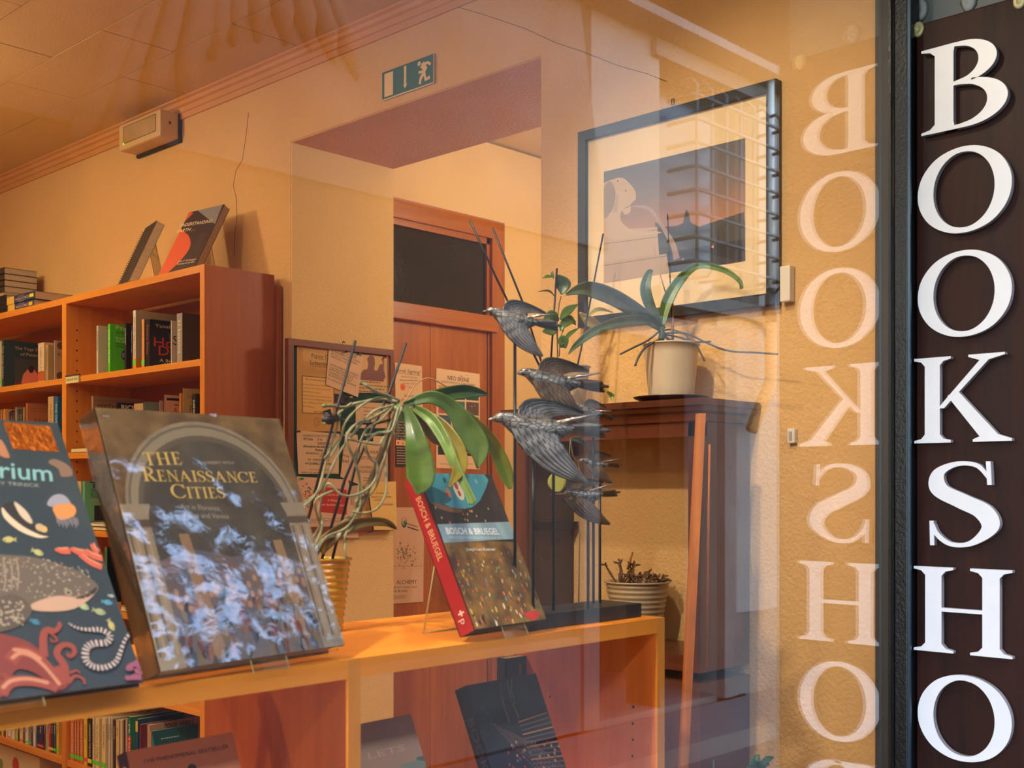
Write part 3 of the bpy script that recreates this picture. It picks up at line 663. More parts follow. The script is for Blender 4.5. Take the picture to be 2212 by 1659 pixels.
shelf_book(287, 294, 671, Z1, (176, 160, 132), 'tallest grey paperback on the upper shelf with an orange foot', group=G1, sp=(214, 206, 190), title='EVERYTHING THERE IS TO KNOW', tcol=(110, 100, 88), stick='g', band=(0.81, 1.0, (222, 130, 40)), cov_fn=f_tall)
shelf_book(305.5, 312.5, 690, Z1, (120, 84, 48), 'worn tan spined paperback beside the black one with red title', group=G1, sp=(206, 148, 84), stick='g')
def f_deus(C, w, h):
    C.text('Yuval Noah Harari', (w * 0.10, h * 0.845), (w * 1.25, h * 0.845), 0.010, (206, 190, 150)); C.disc(w * 0.43, h * 0.68, 0.006, (60, 56, 54), ry=0.010)
    C.text('Homo', (w * 0.08, h * 0.44), (w * 0.98, h * 0.44), 0.028, (196, 44, 44)); C.text('Deus', (w * 0.18, h * 0.27), (w * 0.9, h * 0.27), 0.028, (196, 44, 44)); C.text('A Brief History', (w * 0.2, h * 0.13), (w * 1.0, h * 0.13), 0.009, (220, 214, 196)); C.text('of Tomorrow', (w * 0.24, h * 0.05), (w * 0.85, h * 0.05), 0.009, (220, 214, 196))
shelf_book(313.6, 324.5, 690.5, Z1, (22, 21, 24), 'thick black paperback with big red serif title on the upper shelf', group=G1, title='  Homo Deus', tcol=(200, 80, 60), cov_fn=f_deus)
def f_sap(C, w, h):
    C.text('Sapiens', (w * 0.02, h * 0.45), (w * 0.9, h * 0.45), 0.026, (120, 40, 36)); C.text('A Brief', (w * 0.1, h * 0.25), (w * 0.4, h * 0.25), 0.010, (60, 40, 36)); C.text('History', (w * 0.1, h * 0.12), (w * 0.4, h * 0.12), 0.010, (60, 40, 36))
shelf_book(368.8, 371.6, 693, Z1, (220, 204, 184), 'cream paperback with dark red lettering between two Harari titles'.replace('Harari', 'larger'), group=G1, cov_fn=f_sap)
def f_21(C, w, h):
    C.disc(w * 0.75, h * 0.68, 0.022, (150, 70, 30), ry=0.026); C.disc(w * 0.75, h * 0.68, 0.014, (40, 24, 16), ry=0.017); C.text('21 Lessons', (w * 0.38, h * 0.36), (w * 1.35, h * 0.36), 0.014, (214, 200, 160)); C.dashes(w * 0.4, h * 0.86, w * 0.95, h * 0.89, 1, (120, 104, 80))
def clipf(fn):
    return fn
o21 = shelf_book(381.2, 394.6, 677, Z1, (62, 50, 38), 'grey spined paperback with an orange flower eye next to the bookcase end', group=G1, sp=(150, 142, 132), title='    21 Lessons', tcol=(235, 230, 215), cov_fn=f_21)
# the left bay, upper shelf
G2 = 'books on the upper shelf of the far bay'
def f_yoga(C, w, h):
    C.text('The Yoga Sutras', (w * 0.22, h * 0.82), (w * 0.92, h * 0.82), 0.011, (176, 156, 120)); C.text('of Patanjali', (w * 0.34, h * 0.70), (w * 0.84, h * 0.70), 0.011, (176, 156, 120))
    C.rect(w * 0.22, h * 0.06, w * 0.92, h * 0.63, (54, 58, 62)); C.rect(w * 0.22, h * 0.06, w * 0.92, h * 0.13, (110, 40, 34)); C.poly([(w * 0.36, h * 0.12), (w * 0.40, h * 0.3), (w * 0.5, h * 0.42), (w * 0.64, h * 0.42), (w * 0.74, h * 0.3), (w * 0.84, h * 0.14), (w * 0.7, h * 0.08), (w * 0.42, h * 0.08)], (206, 116, 96)); C.disc(w * 0.57, h * 0.43, 0.010, (40, 24, 20), ry=0.014)
shelf_book(0, 3.6, 737, Z1, (196, 190, 160), 'thin cream and green paperback at the very edge of the frame', group=G2, stick='g')
shelf_book(4.4, 9.2, 735, Z1, (34, 56, 64), 'dark teal yoga book showing a seated figure in pink', group=G2, cov_fn=f_yoga, dep=0.165, title='The Yoga Sutras')
def f_oval(C, w, h): C.disc(w * 0.25, h * 0.2, 0.01, (196, 96, 40), ry=0.02)
o = shelf_book(82, 96, 741, Z1, (206, 184, 150), 'cream spined paperback beside the dark teal yoga book', group=G2, band=(0.72, 0.96, (180, 84, 36)), title='Light on Life', tcol=(120, 90, 60))
shelf_book(98, 104.8, 745, Z1, (170, 140, 100), 'light brown paperback standing third in the far bay', group=G2, title='Meditation', tcol=(90, 60, 40))
def f_coll(C, w, h):
    C.text('COLOR', (w * 0.05, h * 0.62), (w * 0.8, h * 0.62), 0.010, (60, 44, 34)); C.text('GUIDE', (w * 0.2, h * 0.46), (w * 0.8, h * 0.46), 0.010, (60, 44, 34)); C.disc(w * 0.12, h * 0.88, 0.012, (90, 70, 50)); C.disc(w * 0.12, h * 0.12, 0.014, (84, 60, 40))
shelf_book(116.5, 119.5, 736, Z1, (164, 142, 114), 'mottled beige guide book against the bookcase middle post', group=G2, cov_fn=f_coll)
# far bay, second shelf
G3 = 'small spines on the second shelf of the far bay'
row = [(-8, 0, 888, (150, 96, 50), 'rust brown'), (0.4, 5.5, 885, (168, 108, 50), 'tan'), (6.5, 12, 884, (196, 140, 78), 'ochre'), (19, 22, 890, (60, 60, 66), 'slate grey'), (23, 26.5, 887, (36, 36, 44), 'blue black'), (27, 29.5, 890, (120, 60, 60), 'dull red'), (32, 38, 880, (120, 116, 112), 'mid grey'), (39, 43, 884, (52, 52, 60), 'charcoal'), (43.5, 48, 884, (70, 66, 62), 'dark brown'), (49, 54, 880, (150, 112, 72), 'camel')]
for a, c, y, col, nm in row: shelf_book(a, c, y, Z2, col, '%s slim book on the second shelf of the far bay' % nm, group=G3, title='Notes', tcol=(200, 190, 160), dep=0.12)
def f_ana(C, w, h): C.text('ANATOMY', (w * 0.1, h * 0.62), (w * 0.98, h * 0.62), 0.017, (120, 70, 40)); C.text('LIVING', (w * 0.4, h * 0.45), (w * 0.85, h * 0.45), 0.012, (120, 70, 40)); C.line([(w * 0.05, h * 0.9), (w * 0.95, h * 0.9)], 0.001, (110, 70, 40)); C.line([(w * 0.05, h * 0.85), (w * 0.95, h * 0.85)], 0.001, (110, 70, 40))
shelf_book(55.5, 60.5, 871, Z2, (166, 104, 62), 'brown anatomy book facing out on the second shelf of the far bay', group=G3, cov_fn=f_ana, dep=0.16)
shelf_book(103.5, 116, 857, Z2, (196, 160, 110), 'pale tan spine beside the blue book on the second shelf', group=G3, title='THIRTY MINDS', tcol=(90, 60, 30))
shelf_book(117, 126, 857, Z2, (20, 96, 150), 'bright blue book against the middle post on the second shelf', group=G3, title='THE CHEMISTRY', tcol=(190, 220, 235))
# near bay, second shelf
G4 = 'books on the second shelf of the near bay'
def f_myth(C, w, h): C.text('MYTHOLOGY', (w * 0.08, h * 0.78), (w * 0.95, h * 0.78), 0.014, (80, 56, 40)); C.rect(w * 0.08, h * 0.5, w * 0.8, h * 0.73, (186, 40, 32)); C.line([(w * 0.05, h * 0.93), (w * 0.95, h * 0.93)], 0.001, (110, 80, 60))
shelf_book(197, 202, 856, Z2, (150, 118, 88), 'brown book with a red cover panel behind the shrink-wrapped art book', group=G4, cov_fn=f_myth, dep=0.17)
def f_har(C, w, h): C.text('RICHARDDAWKINS'[:7], (w * 0.1, h * 0.86), (w * 0.9, h * 0.86), 0.014, (210, 200, 180), bold=0.03)
shelf_book(251, 254, 870, Z2, (26, 24, 28), 'black book with pale block capitals on the second shelf of the near bay', group=G4, cov_fn=f_har, dep=0.12)
shelf_book(289, 310, 872, Z2, (176, 148, 112), 'thick plain tan book on the second shelf of the near bay', group=G4, dep=0.10)
def f_once(C, w, h): C.text('Once', (w * 0.4, h * 0.76), (w * 0.95, h * 0.76), 0.016, (50, 60, 60))
shelf_book(311.5, 313.5, 868, Z2, (122, 138, 124), 'grey green book reading Once on the second shelf', group=G4, cov_fn=f_once, dep=0.12)
shelf_book(344, 346.5, 866, Z2, (170, 130, 130), 'thin pinkish striped book beside the short history book', group=G4, dep=0.08)
def f_short(C, w, h):
    C.rect(w * 0.06, h * 0.90, w * 0.94, h * 0.945, (30, 20, 20)); C.text('A SHORT', (w * 0.22, h * 0.68), (w * 0.85, h * 0.68), 0.014, (160, 36, 30)); C.text('HISTORY OF', (w * 0.1, h * 0.56), (w * 0.9, h * 0.56), 0.014, (160, 36, 30)); C.text('NEARLY', (w * 0.2, h * 0.44), (w * 0.85, h * 0.44), 0.014, (160, 36, 30)); C.dashes(w * 0.25, h * 0.80, w * 0.8, h * 0.84, 1, (60, 40, 40))
shelf_book(352.5, 355, 853, Z2, (208, 164, 134), 'pink short history paperback with red capitals', group=G4, cov_fn=f_short, dep=0.13, sp=(70, 40, 50))
shelf_book(387, 391, 850, Z2, (196, 130, 60), 'orange tan book half hidden behind the short history paperback', group=G4, dep=0.09)
def f_from(C, w, h): C.text('So Simple', (w * 0.1, h * 0.84), (w * 0.8, h * 0.84), 0.012, (170, 140, 90)); C.text('From', (w * 0.2, h * 0.6), (w * 0.62, h * 0.6), 0.018, (120, 100, 60))
shelf_book(394.5, 396.5, 839, Z2, (206, 172, 108), 'yellow cream book next to the bookcase end on the second shelf', group=G4, cov_fn=f_from, dep=0.10)
shelf_book(415, 423.5, 851, Z2, (24, 22, 22), 'black spine with bold white capitals near the bookcase end', group=G4, title='DARWIN', x=BX + 0.012, dep=0.11)
# lower shelves seen between the display books
G5 = 'books seen in the gap between the window books'
def f_road(C, w, h):
    C.rect(w * 0.1, h * 0.96, w * 0.3, h * 0.99, (20, 20, 20)); C.disc(w * 0.2, h * 0.9, 0.005, (20, 20, 20), ry=0.010); C.text('The Road to', (w * 0.12, h * 0.74), (w * 0.75, h * 0.74), 0.008, (16, 34, 28)); C.text('Consciousness', (w * 0.12, h * 0.66), (w * 0.85, h * 0.66), 0.008, (16, 34, 28)); C.text('The Story of', (w * 0.12, h * 0.59), (w * 0.7, h * 0.59), 0.007, (16, 34, 28)); C.text('Michael West', (w * 0.12, h * 0.5), (w * 0.75, h * 0.5), 0.008, (214, 150, 80)); C.rect(w * 0.2, h * 0.02, w * 0.9, h * 0.40, (30, 34, 32))
shelf_book(166, 176, 1040, Z3, (190, 180, 130), 'cream and green spine behind the sea creatures book', group=G5, dep=0.1)
shelf_book(178, 184, 1040, Z3 + 0.024, (96, 176, 140), 'mint green paperback glimpsed between the two big window books', group=G5, cov_fn=f_road, dep=0.15)
def lying(px0, px1, sz, t, cov, label, dep=0.2, x=None, group=None):
    X = BX + 0.01 if x is None else x
    ya, yb = at(px0, 1100, X=X).y, at(px1, 1100, X=X).y
    M = frame((X, ya, EYE + sz), (1, 0, 0), (0, -1, 0))
    M = frame((X + dep, ya, EYE + sz), (0, -1, 0), (-1, 0, 0)) if False else M
    # front cover up: x = +X (spine nearest), y = +Y
    M = frame((X, yb, EYE + sz), (1, 0, 0), (0, 1, 0))
    return book(M, dep, abs(ya - yb), t, cov, label, group)
lying(186, 250, Z3 + 0.0005, 0.011, (226, 214, 180), 'white paperback lying flat under the mint green one', group=G5, dep=0.15)
lying(184, 250, Z3 + 0.012, 0.011, (232, 222, 190), 'second white paperback lying on the first under the mint green one', group=G5, dep=0.15)
lying(154, 190, Z2 + 0.0005, 0.014, (224, 208, 160), 'cream book lying flat on the shelf beside the tall post', group=G5, dep=0.12, x=BX + 0.006)
def f_phi(C, w, h):
    C.text('PHILIP', (w * 0.3, h * 0.86), (w * 0.8, h * 0.86), 0.008, (190, 180, 160)); C.text('PULLMAN', (w * 0.35, h * 0.76), (w * 0.95, h * 0.76), 0.008, (190, 180, 160))
    rn = random.Random(4)
    for i in range(26): C.disc(w * rn.uniform(0.3, 0.6), h * rn.uniform(0.15, 0.4), rn.uniform(0.001, 0.004), (190, 176, 150), 6)
shelf_book(226, 232, 1182, Z4 + 0.018, (18, 20, 24), 'black book with pale speckles and a green spine low in the gap', group=G5, sp=(60, 130, 84), cov_fn=f_phi, dep=0.15)
shelf_book(262, 268, 1188, Z4 + 0.018, (20, 24, 44), 'dark navy book with white grid lines low in the gap', group=G5, dep=0.15, cov_fn=lambda C, w, h: [C.line([(w * x, 0.002), (w * x, h)], 0.0008, (200, 200, 210)) for x in (0.1, 0.3, 0.5)])
lying(262, 330, Z4 + 0.0005, 0.016, (226, 206, 160), 'cream paperback lying on the shelf low in the gap', group=G5, dep=0.15)
def f_weird(C, w, h):
    C.text('MOTH', (w * 0.1, h * 0.78), (w * 0.5, h * 0.78), 0.010, (180, 130, 90)); C.text('WEIRD', (w * 0.1, h * 0.6), (w * 0.9, h * 0.6), 0.020, (214, 190, 50), bold=0.03); C.text('WORDS', (w * 0.1, h * 0.44), (w * 0.9, h * 0.44), 0.020, (214, 190, 50), bold=0.03); C.rect(0, h * 0.86, w, h, (96, 24, 20))
shelf_book(276, 280, 1343, Z5, (40, 22, 18), 'dark brown book with blocky yellow title below the gap', group=G5, cov_fn=f_weird, dep=0.13)
shelf_book(306, 309, 1362, Z5, (196, 150, 84), 'tan book with small print next to the blocky yellow title', group=G5, dep=0.10, x=BX + 0.004)
# bottom visible shelf, near bay
G6 = 'upright books on the low shelf of the near bay'
R6 = [(151.5, 160.5, (206, 112, 48), 'first orange series paperback from the post on the low shelf', 'g'), (161, 165.5, (202, 108, 46), 'second orange series paperback from the post on the low shelf', 'g'),
      (166, 171.5, (208, 116, 50), 'third orange series paperback from the post on the low shelf', 'g'), (172, 180, (200, 106, 44), 'fourth orange series paperback, beside the yellow one', 'g'),
      (180.5, 188.5, (226, 190, 30), 'strong yellow paperback with a red sticker on the low shelf', 'r'), (189.5, 198.5, (20, 20, 20), 'black spine with white capitals beside the yellow paperback', 'y'),
      (199.5, 205, (214, 196, 150), 'first cream spine after the black one', 'g'), (205.5, 215.5, (220, 202, 150), 'wide cream spine with fine print down it', 'g'),
      (219, 229, (216, 200, 148), 'cream spine with tall thin lettering and a green sticker', 'g'), (229.5, 232.5, (206, 190, 150), 'narrow cream spine beside the one with tall lettering', None),
      (233.5, 238, (212, 204, 190), 'white spine with small grey lettering in the middle of the low shelf', None), (239, 243.5, (196, 186, 160), 'pale grey spine in the middle of the low shelf', None),
      (244.5, 249, (60, 36, 34), 'dark brown spine in the middle of the low shelf', None), (250, 258, (204, 178, 120), 'short wheat coloured spine on the low shelf', None)]
TT = ['ITALIAN STORIES', 'ITALIAN STORIES', 'ITALIAN STORIES', 'ITALIAN STORIES', 'YELLOW', 'UNMASKING THE FACE', 'WRITING', 'The Writer on the Page', 'GUARDIAN', 'Essays', 'PRESS', 'MEDIA', 'NEWS', 'Art']
for (a, c, col, lb, st), tt in zip(R6, TT):
    shelf_book(a, c, 1552 if a < 240 else 1556, Z6, col, lb, group=G6, stick=st, title=tt, tcol=(240, 220, 190) if col[0] < 100 or col[1] < 130 else (100, 84, 60), x=BX + 0.012)
def f_pr(C, w, h): C.poly([(0, h), (w, h), (w, h * 0.2), (w * 0.4, h * 0.1), (0, h * 0.6)], (40, 130, 84))
shelf_book(259.5, 264.5, 1556, Z6, (212, 200, 160), 'cream spine with a green leaf mark near the red labelled spine', group=G6, x=BX + 0.012)
shelf_book(267, 270, 1555, Z6, (110, 30, 50), 'thin maroon spine next to the green book', group=G6, x=BX + 0.012)
shelf_book(271, 275, 1555, Z6, (196, 180, 160), 'thin pinkish white spine touching the green book', group=G6, x=BX + 0.012)
shelf_book(275.8, 283, 1549, Z6, (32, 116, 76), 'tall green book with a red lettered label on its spine', group=G6, title='      PR TODAY', tcol=(240, 235, 225), band=(0.3, 0.62, (190, 40, 36)), x=BX + 0.012, cov_fn=f_pr)
shelf_book(293, 298, 1554, Z6, (20, 70, 120), 'blue and yellow banded spine after the green book', group=G6, band=(0.03, 0.2, (222, 190, 40)), x=BX + 0.012)
def f_face(C, w, h): C.disc(w * 0.55, h * 0.6, 0.03, (212, 180, 130), ry=0.055); C.disc(w * 0.8, h * 0.64, 0.006, (110, 80, 60)); C.line([(w * 0.62, h * 0.55), (w * 0.68, h * 0.5)], 0.002, (120, 90, 60))
shelf_book(301.5, 306, 1565, Z6, (110, 28, 34), 'maroon spined book with a sepia face on its cover', group=G6, cov_fn=f_face, x=BX + 0.012, dep=0.11)
def f_food(C, w, h): C.text('FOOD REBELS', (w * 0.25, h * 0.90), (w * 0.75, h * 0.90), 0.013, (40, 24, 20), bold=0.01)
shelf_book(317, 324.5, 1566, Z6, (190, 160, 136), 'tan book with condensed black capitals standing behind the teal one', group=G6, cov_fn=f_food, dep=0.19, x=BX + 0.03)
def f_teal(C, w, h): C.poly([(0, h), (0, 0), (w * 0.2, 0), (w * 0.12, h * 0.5)], (60, 160, 190)); C.dashes(w * 0.2, h * 0.82, w * 0.75, h * 0.86, 1, (200, 220, 220)); C.poly([(w * 0.15, h * 0.3), (w * 0.3, h * 0.44), (w * 0.6, h * 0.46), (w * 0.9, h * 0.44), (w, 0.0), (0.1 * w, 0)], (206, 140, 50), sm=3)
shelf_book(323.5, 327.5, 1580, Z6, (28, 98, 108), 'teal book with an orange coast picture on the low shelf', group=G6, cov_fn=f_teal, dep=0.15, sp=(216, 130, 70), x=BX + 0.008)
lying(405, 421, Z6 + 0.03, 0.02, (50, 100, 150), 'blue book lying near the end of the low shelf', group=G6, dep=0.1)
# far bay low shelf
G7 = 'coloured spines on the low shelf of the far bay'
cols = [((30, 110, 60), 'green', None), ((226, 200, 60), 'yellow', None), ((130, 30, 40), 'dark red', None), ((232, 226, 214), 'white', None), ((226, 220, 206), 'off white with pink stripe', 'r'), ((226, 214, 190), 'ivory', None), ((190, 184, 120), 'olive cream', 'g'),
        ((30, 30, 32), 'black', None), ((222, 204, 140), 'straw yellow', 'r'), ((120, 80, 130), 'mauve', None), ((222, 218, 204), 'bone white', 'g'), ((140, 150, 100), 'moss', 'g'), ((90, 80, 150), 'violet', None), ((224, 216, 200), 'chalk white', None), ((40, 120, 170), 'sky blue', None),
        ((38, 28, 90), 'deep indigo', 'r'), ((120, 40, 50), 'wine red', None), ((200, 190, 160), 'pale sand', 'g'), ((226, 204, 170), 'peach white', None), ((200, 30, 80), 'crimson pink', 'y'), ((44, 44, 50), 'graphite', 'y'), ((24, 80, 110), 'petrol blue', 'g'), ((226, 180, 50), 'golden yellow', 'g')]
edges = [0, 3, 8, 12.5, 17, 24.5, 33, 39.5, 42, 50, 54.5, 62, 67.5, 71.5, 77.5, 81, 95, 98.5, 102, 105.5, 110.5, 115.5, 121.5, 128]
for i, (c, nm, st) in enumerate(cols):
    shelf_book(edges[i], edges[i + 1] - 0.4, 1572 - edges[i] * 0.12, Z6, c, '%s spine on the low shelf of the far bay' % nm, group=G7, stick=st, title='Titles'[:5], tcol=(240, 230, 210) if sum(c) < 380 else (90, 70, 60), x=BX + 0.02, dep=0.13)
# boxes of the shelf below
b = MB(); p = at(40, 1650, X=BX + 0.03)
gb = thing('board_game', 'cream boxed set with a red and a green dot on the lowest visible shelf', 'box', (BX + 0.1, p.y, EYE - 1.10))
b.box((BX + 0.03, at(85, 1650, X=BX + 0.03).y, EYE - 1.0995), (BX + 0.2, at(-60, 1650, X=BX + 0.03).y, EYE - 0.885), flat((196, 182, 150)), bev=0.002); b.build('carton', gb)
pr = Print((BX + 0.03, p.y, EYE - 1.0), (0, -1, 0), (0, 0, 1)); u = pr.uv(34, 1652); pr.disc(u[0], u[1], 0.026, (178, 60, 40)); u = pr.uv(2, 1650); pr.disc(u[0], u[1], 0.018, (120, 140, 84)); pr.done('dot_print', gb)

# ------------------------------------------------------------------ on top of the bookcase
def stack_book(pxa, pxb, z0, t, cov, label, dep, x, group=None, spine=None, y_at=None):
    ya, yb = at(pxa, 620, X=x).y, at(pxb, 620, X=x).y
    M = frame((x, yb, z0), (1, 0, 0), (0, 1, 0))
    return book(M, dep, ya - yb, t, cov, label, group, spine=spine, pages=page_grey, ct=0.001), M, ya - yb
ZB = ZT + 0.0004
navy = (44, 52, 92)
for i, (a, c) in enumerate(((16.5, 72.5), (14, 75))):
    xx = BX + 0.016
    o, M, w_ = stack_book(a, c, ZB + i * 0.0265, 0.026, navy, ['lower', 'upper'][i] + ' navy paperback with a yellow spine block of the pair lying on the bookcase top', 0.20, xx, 'navy paperbacks stacked on the bookcase')
    ya = at(a, 620, X=xx).y
    pr = Print((xx, ya, ZB + i * 0.0265), (0, -1, 0), (0, 0, 1)); w_ = w_
    pr.rect(0.004, 0.0004, w_ * 0.28, 0.0256, (216, 172, 70)); pr.text('HOLFORD', (w_ * 0.33, 0.0085), (w_ * 0.80, 0.0085), 0.0085, (214, 190, 160)); pr.text('PATRICK', (w_ * 0.42, 0.0195), (w_ * 0.66, 0.0195), 0.0035, (170, 160, 160)); pr.dashes(w_ * 0.42, 0.003, w_ * 0.74, 0.006, 1, (200, 190, 180)); pr.rect(w_ * 0.82, 0.008, w_ * 0.96, 0.0195, (214, 220, 30) if i else (216, 190, 30)); pr.done('spine_print', o)
for i in range(4):
    o, M, w_ = stack_book(-30, 14, ZB + i * 0.0168, 0.0165, (28, 28, 30), ['lowest', 'second', 'third', 'topmost'][i] + ' black paperback of the small stack beside the navy pair', 0.14, BX + 0.02 + i * 0.001, 'black paperbacks stacked on the bookcase')
o, M, w_ = stack_book(-60, 8, ZB + 0.069, 0.012, (176, 140, 100), 'large brown paged book lying on the stack of black paperbacks', 0.19, BX + 0.03)
for i in range(5):
    M = frame((BX + 0.09, at(9, 600, X=BX + 0.09).y, ZB + 0.0815 + i * 0.0225), (1, 0, 0), (0, 1, 0))
    book(M, 0.12, 0.18, 0.022, (60, 50, 40), ['bottom', 'second', 'third', 'fourth', 'top'][i] + ' thick tan paged paperback of the tall pile at the frame edge', 'tan paged paperbacks piled high', pages=page_grey)

# books propped face out on the bookcase top
def prop(BL, BR, TL, z, w=None):
    a = at(*BL, Z=z - EYE) if False else None
    r = ray(*BL); k = (z - EYE) / r.z; a = r * k; a.z += EYE
    r = ray(*BR); k = (z - EYE) / r.z; c = r * k; c.z += EYE
    u = (c - a).normalized(); r = ray(*TL); k = a.dot(u) / r.dot(u); t = r * k; t.z += EYE
    v = (t - a); return a, u, v, (c - a).length
# upright geometry: bottom on ZT, face towards -X-Y
pz = ZB + 0.006
a0 = at(343, 588, X=BX + 0.075); 
def prop_dir(BLpx, X, width, yaw, tilt, h, z, t):
    a = at(BLpx[0], BLpx[1], X=X); a.z = z
    u = V((math.sin(yaw), -math.cos(yaw), 0)); n = V((-math.cos(yaw), -math.sin(yaw), 0))
    v = V((0, 0, math.cos(tilt))) - n * math.sin(tilt)
    nn = u.cross(v); return frame(a - nn * t, u, v)
def acrylic(M, w, t, label, drop, lip=True):
    """clear easel: back plate leaning with the book, foot, and a lip in front; M is the book frame"""
    ac = glass_mat('acrylic', 0.06, 3.0, (0.96, 0.97, 0.94))
    edge = pm('acrylic_edge', (206, 206, 150), 0.25)
    R3 = M.to_3x3(); base = M @ V((w / 2, 0, 0))
    o = thing('book_stand', label, 'stand', V((base.x, base.y, drop)))
    u = (R3 @ V((1, 0, 0))).normalized(); v = (R3 @ V((0, 1, 0))).normalized(); n = u.cross(v)
    hx = V((0, 0, 1)).cross(u).normalized()  # horizontal, away from the reader
    c = M @ V((w * 0.5, 0, -0.0005))
    hw = 0.036
    p0 = c - u * hw; b = MB()
    b.prism([p0, p0 + u * 2 * hw, p0 + u * 2 * hw + v * 0.15, p0 + v * 0.15], -n * 0.003, ac)
    # rear leg
    top = p0 + v * 0.15; back = V((top.x, top.y, drop + 0.0005)) + hx * 0.03
    b.prism([top, top + u * 2 * hw, back + u * 2 * hw, back], hx * 0.003, ac)
    pl_ = b.build('easel_plate', o)
    b = MB()
    for q in (p0, p0 + u * 2 * hw): b.tube([q, q + v * 0.15], 0.0009, edge, 4); 
    for q in (0, 2 * hw): b.tube([top + u * q, back + u * q], 0.0009, edge, 4)
    b.tube([back, back + u * 2 * hw], 0.0009, edge, 4); b.build('plate_edge', pl_)
    if lip:
        f = M @ V((w * 0.56, 0, t + 0.002)); hwl = 0.024
        f.z = drop + 0.0005
        q0 = f - u * hwl; b = MB(); b.prism([q0, q0 + u * 2 * hwl, q0 + u * 2 * hwl + v * 0.032, q0 + v * 0.032], n * 0.0025, ac); fl_ = b.build('front_lip', o)
        b = MB(); b.tube([q0, q0 + v * 0.032, q0 + u * 2 * hwl + v * 0.032, q0 + u * 2 * hwl], 0.0007, edge, 4); b.build('lip_edge', fl_)
    return o
# ---- the earth science book and the spiral-bound book on the bookcase
M = prop_dir((341, 588), BX + 0.045, 0.15, 0.10, math.radians(28), 0.205, ZB + 0.012, 0.022)
o = book(M, 0.163, 0.232, 0.022, (40, 26, 24), 'orange and black earth science textbook propped upright on the bookcase top', pages=page_grey, ct=0.001, spine=(60, 34, 28))
C = cover_print(M, 0.022); C.clip = (0, 0, 0.163, 0.232); k = dict(px=True)
C.rect(0, 0, 0.163, 0.232, (50, 30, 28)); C.poly([(388, 460), (482, 440), (465, 484), (428, 452), (410, 452), (395, 475)], (128, 128, 136), **k)
C.poly([(392, 458), (416, 451), (418, 460), (400, 478), (383, 488)], (206, 84, 42), **k)
C.poly([(378, 502), (402, 504), (411, 518), (410, 535), (396, 556), (375, 578), (352, 596), (330, 600)], (214, 86, 42), sm=4, **k)
C.dashes_px(415, 500, 450, 540, 9, (84, 46, 38), 0.35, 5)
C.text('UNDERSTANDING', (387, 491), (456, 481), 6.8, (240, 220, 180), bold=0.0, shear=0.0, **k); C.text('EARTH', (382, 503), (410, 499), 6.8, (240, 220, 180), bold=0.0, shear=0.0, **k); C.dashes_px(411, 494, 424, 501, 2, (130, 110, 90)); C.text('John P. Grotzinger', (384, 567), (424, 561), 3.4, (240, 220, 180), shear=0.0, **k); C.text('Thomas H. Jordan', (381, 573), (419, 567), 3.4, (240, 220, 180), shear=0.0, **k); C.done('cover_print', o)
acrylic(M, 0.163, 0.022, 'clear stand under the earth science textbook', ZB + 0.001)
M = prop_dir((254, 610), BX + 0.05, 0.15, math.radians(-14), math.radians(24), 0.19, ZB + 0.012, 0.026)
o = book(M, 0.125, 0.205, 0.026, pm('engraved_cover', (56, 45, 32), 0.6, rgb2=(26, 20, 15), vscale=60), 'spiral bound grey brown book seen nearly edge on atop the bookcase', pages=page_m, ct=0.0008)
b = MB()
for i in range(26):
    z = 0.006 + i * 0.0073; b.tube([M @ V((0.003 + 0.006 * math.cos(a * PI / 4) - 0.003, z, 0.013 + 0.017 * math.sin(a * PI / 4))) for a in range(8)], 0.0007, pm('wire_black', (30, 30, 28), 0.4, metal=0.7), 3, closed=True)
b.build('wire_coil', o)
acrylic(M, 0.125, 0.026, 'clear stand under the spiral bound book on the bookcase', ZB + 0.001)

# ---- window display books
def lean_book(BL, BR, TL, t, zlift=0.004, face=None):
    """cover corners in the photograph: bottom corners near the shelf, top-left corner; returns frame, w, h"""
    def hit(p, z): r = ray(*p); k = (z - EYE) / r.z; q = r * k; q.z += EYE; return q
    tilt = 0.5
    for _ in range(4):
        z = SHZ + zlift + t * math.sin(tilt)
        a = hit(BL, z); c = hit(BR, z); u = c - a; u.z = 0; w = u.length; u.normalize()
        r = ray(*TL); k = a.xy.dot(u.xy) / (r.xy.dot(u.xy)); q = r * k; q.z += EYE
        v = q - a; h = v.length; back = V((-u.y, u.x, 0)); tilt = math.atan2(v.dot(back), v.z)
    v = V((0, 0, math.cos(tilt))) + back * math.sin(tilt); n = u.cross(v)
    return frame(a - n * t, u, v), w, h, tilt
# A: sea creatures
teal = pm('cover_teal', (46, 60, 70), 0.45, coat=0.1)
tA = 0.012
def hitz(p, z): r = ray(*p); k = (z - EYE) / r.z; q = r * k; q.z += EYE; return q
aR = hitz((311, 1472), SHZ + 0.01); tiltA = math.radians(33)
rr = ray(124, 913)
MA_u = V((1, 0.02, 0)).normalized(); kk = aR.xy.dot(MA_u.xy) / rr.xy.dot(MA_u.xy); q = rr * kk; q.z += EYE; vA = q - aR; tiltA = math.atan2(V((-MA_u.y, MA_u.x, 0)).dot(vA), vA.z); hA = vA.length
vA = V((0, 0, math.cos(tiltA))) + V((-MA_u.y, MA_u.x, 0)) * math.sin(tiltA); nA = MA_u.cross(vA); wA = 0.275
MA = frame(aR - MA_u * wA - nA * tA, MA_u, vA)
o = book(MA, wA, hA, tA, teal, 'large dark teal sea creatures book with octopus and whale shark, on a clear stand', ct=0.003, hard=True)
C = cover_print(MA, tA); C.clip = (0.0003, 0.0003, wA - 0.0003, hA - 0.0003); k = dict(px=True)
gold = pm('gold_foil', (214, 118, 40), 0.28, metal=0.85, var=0.3, vscale=60, bump=0.4, bscale=200)
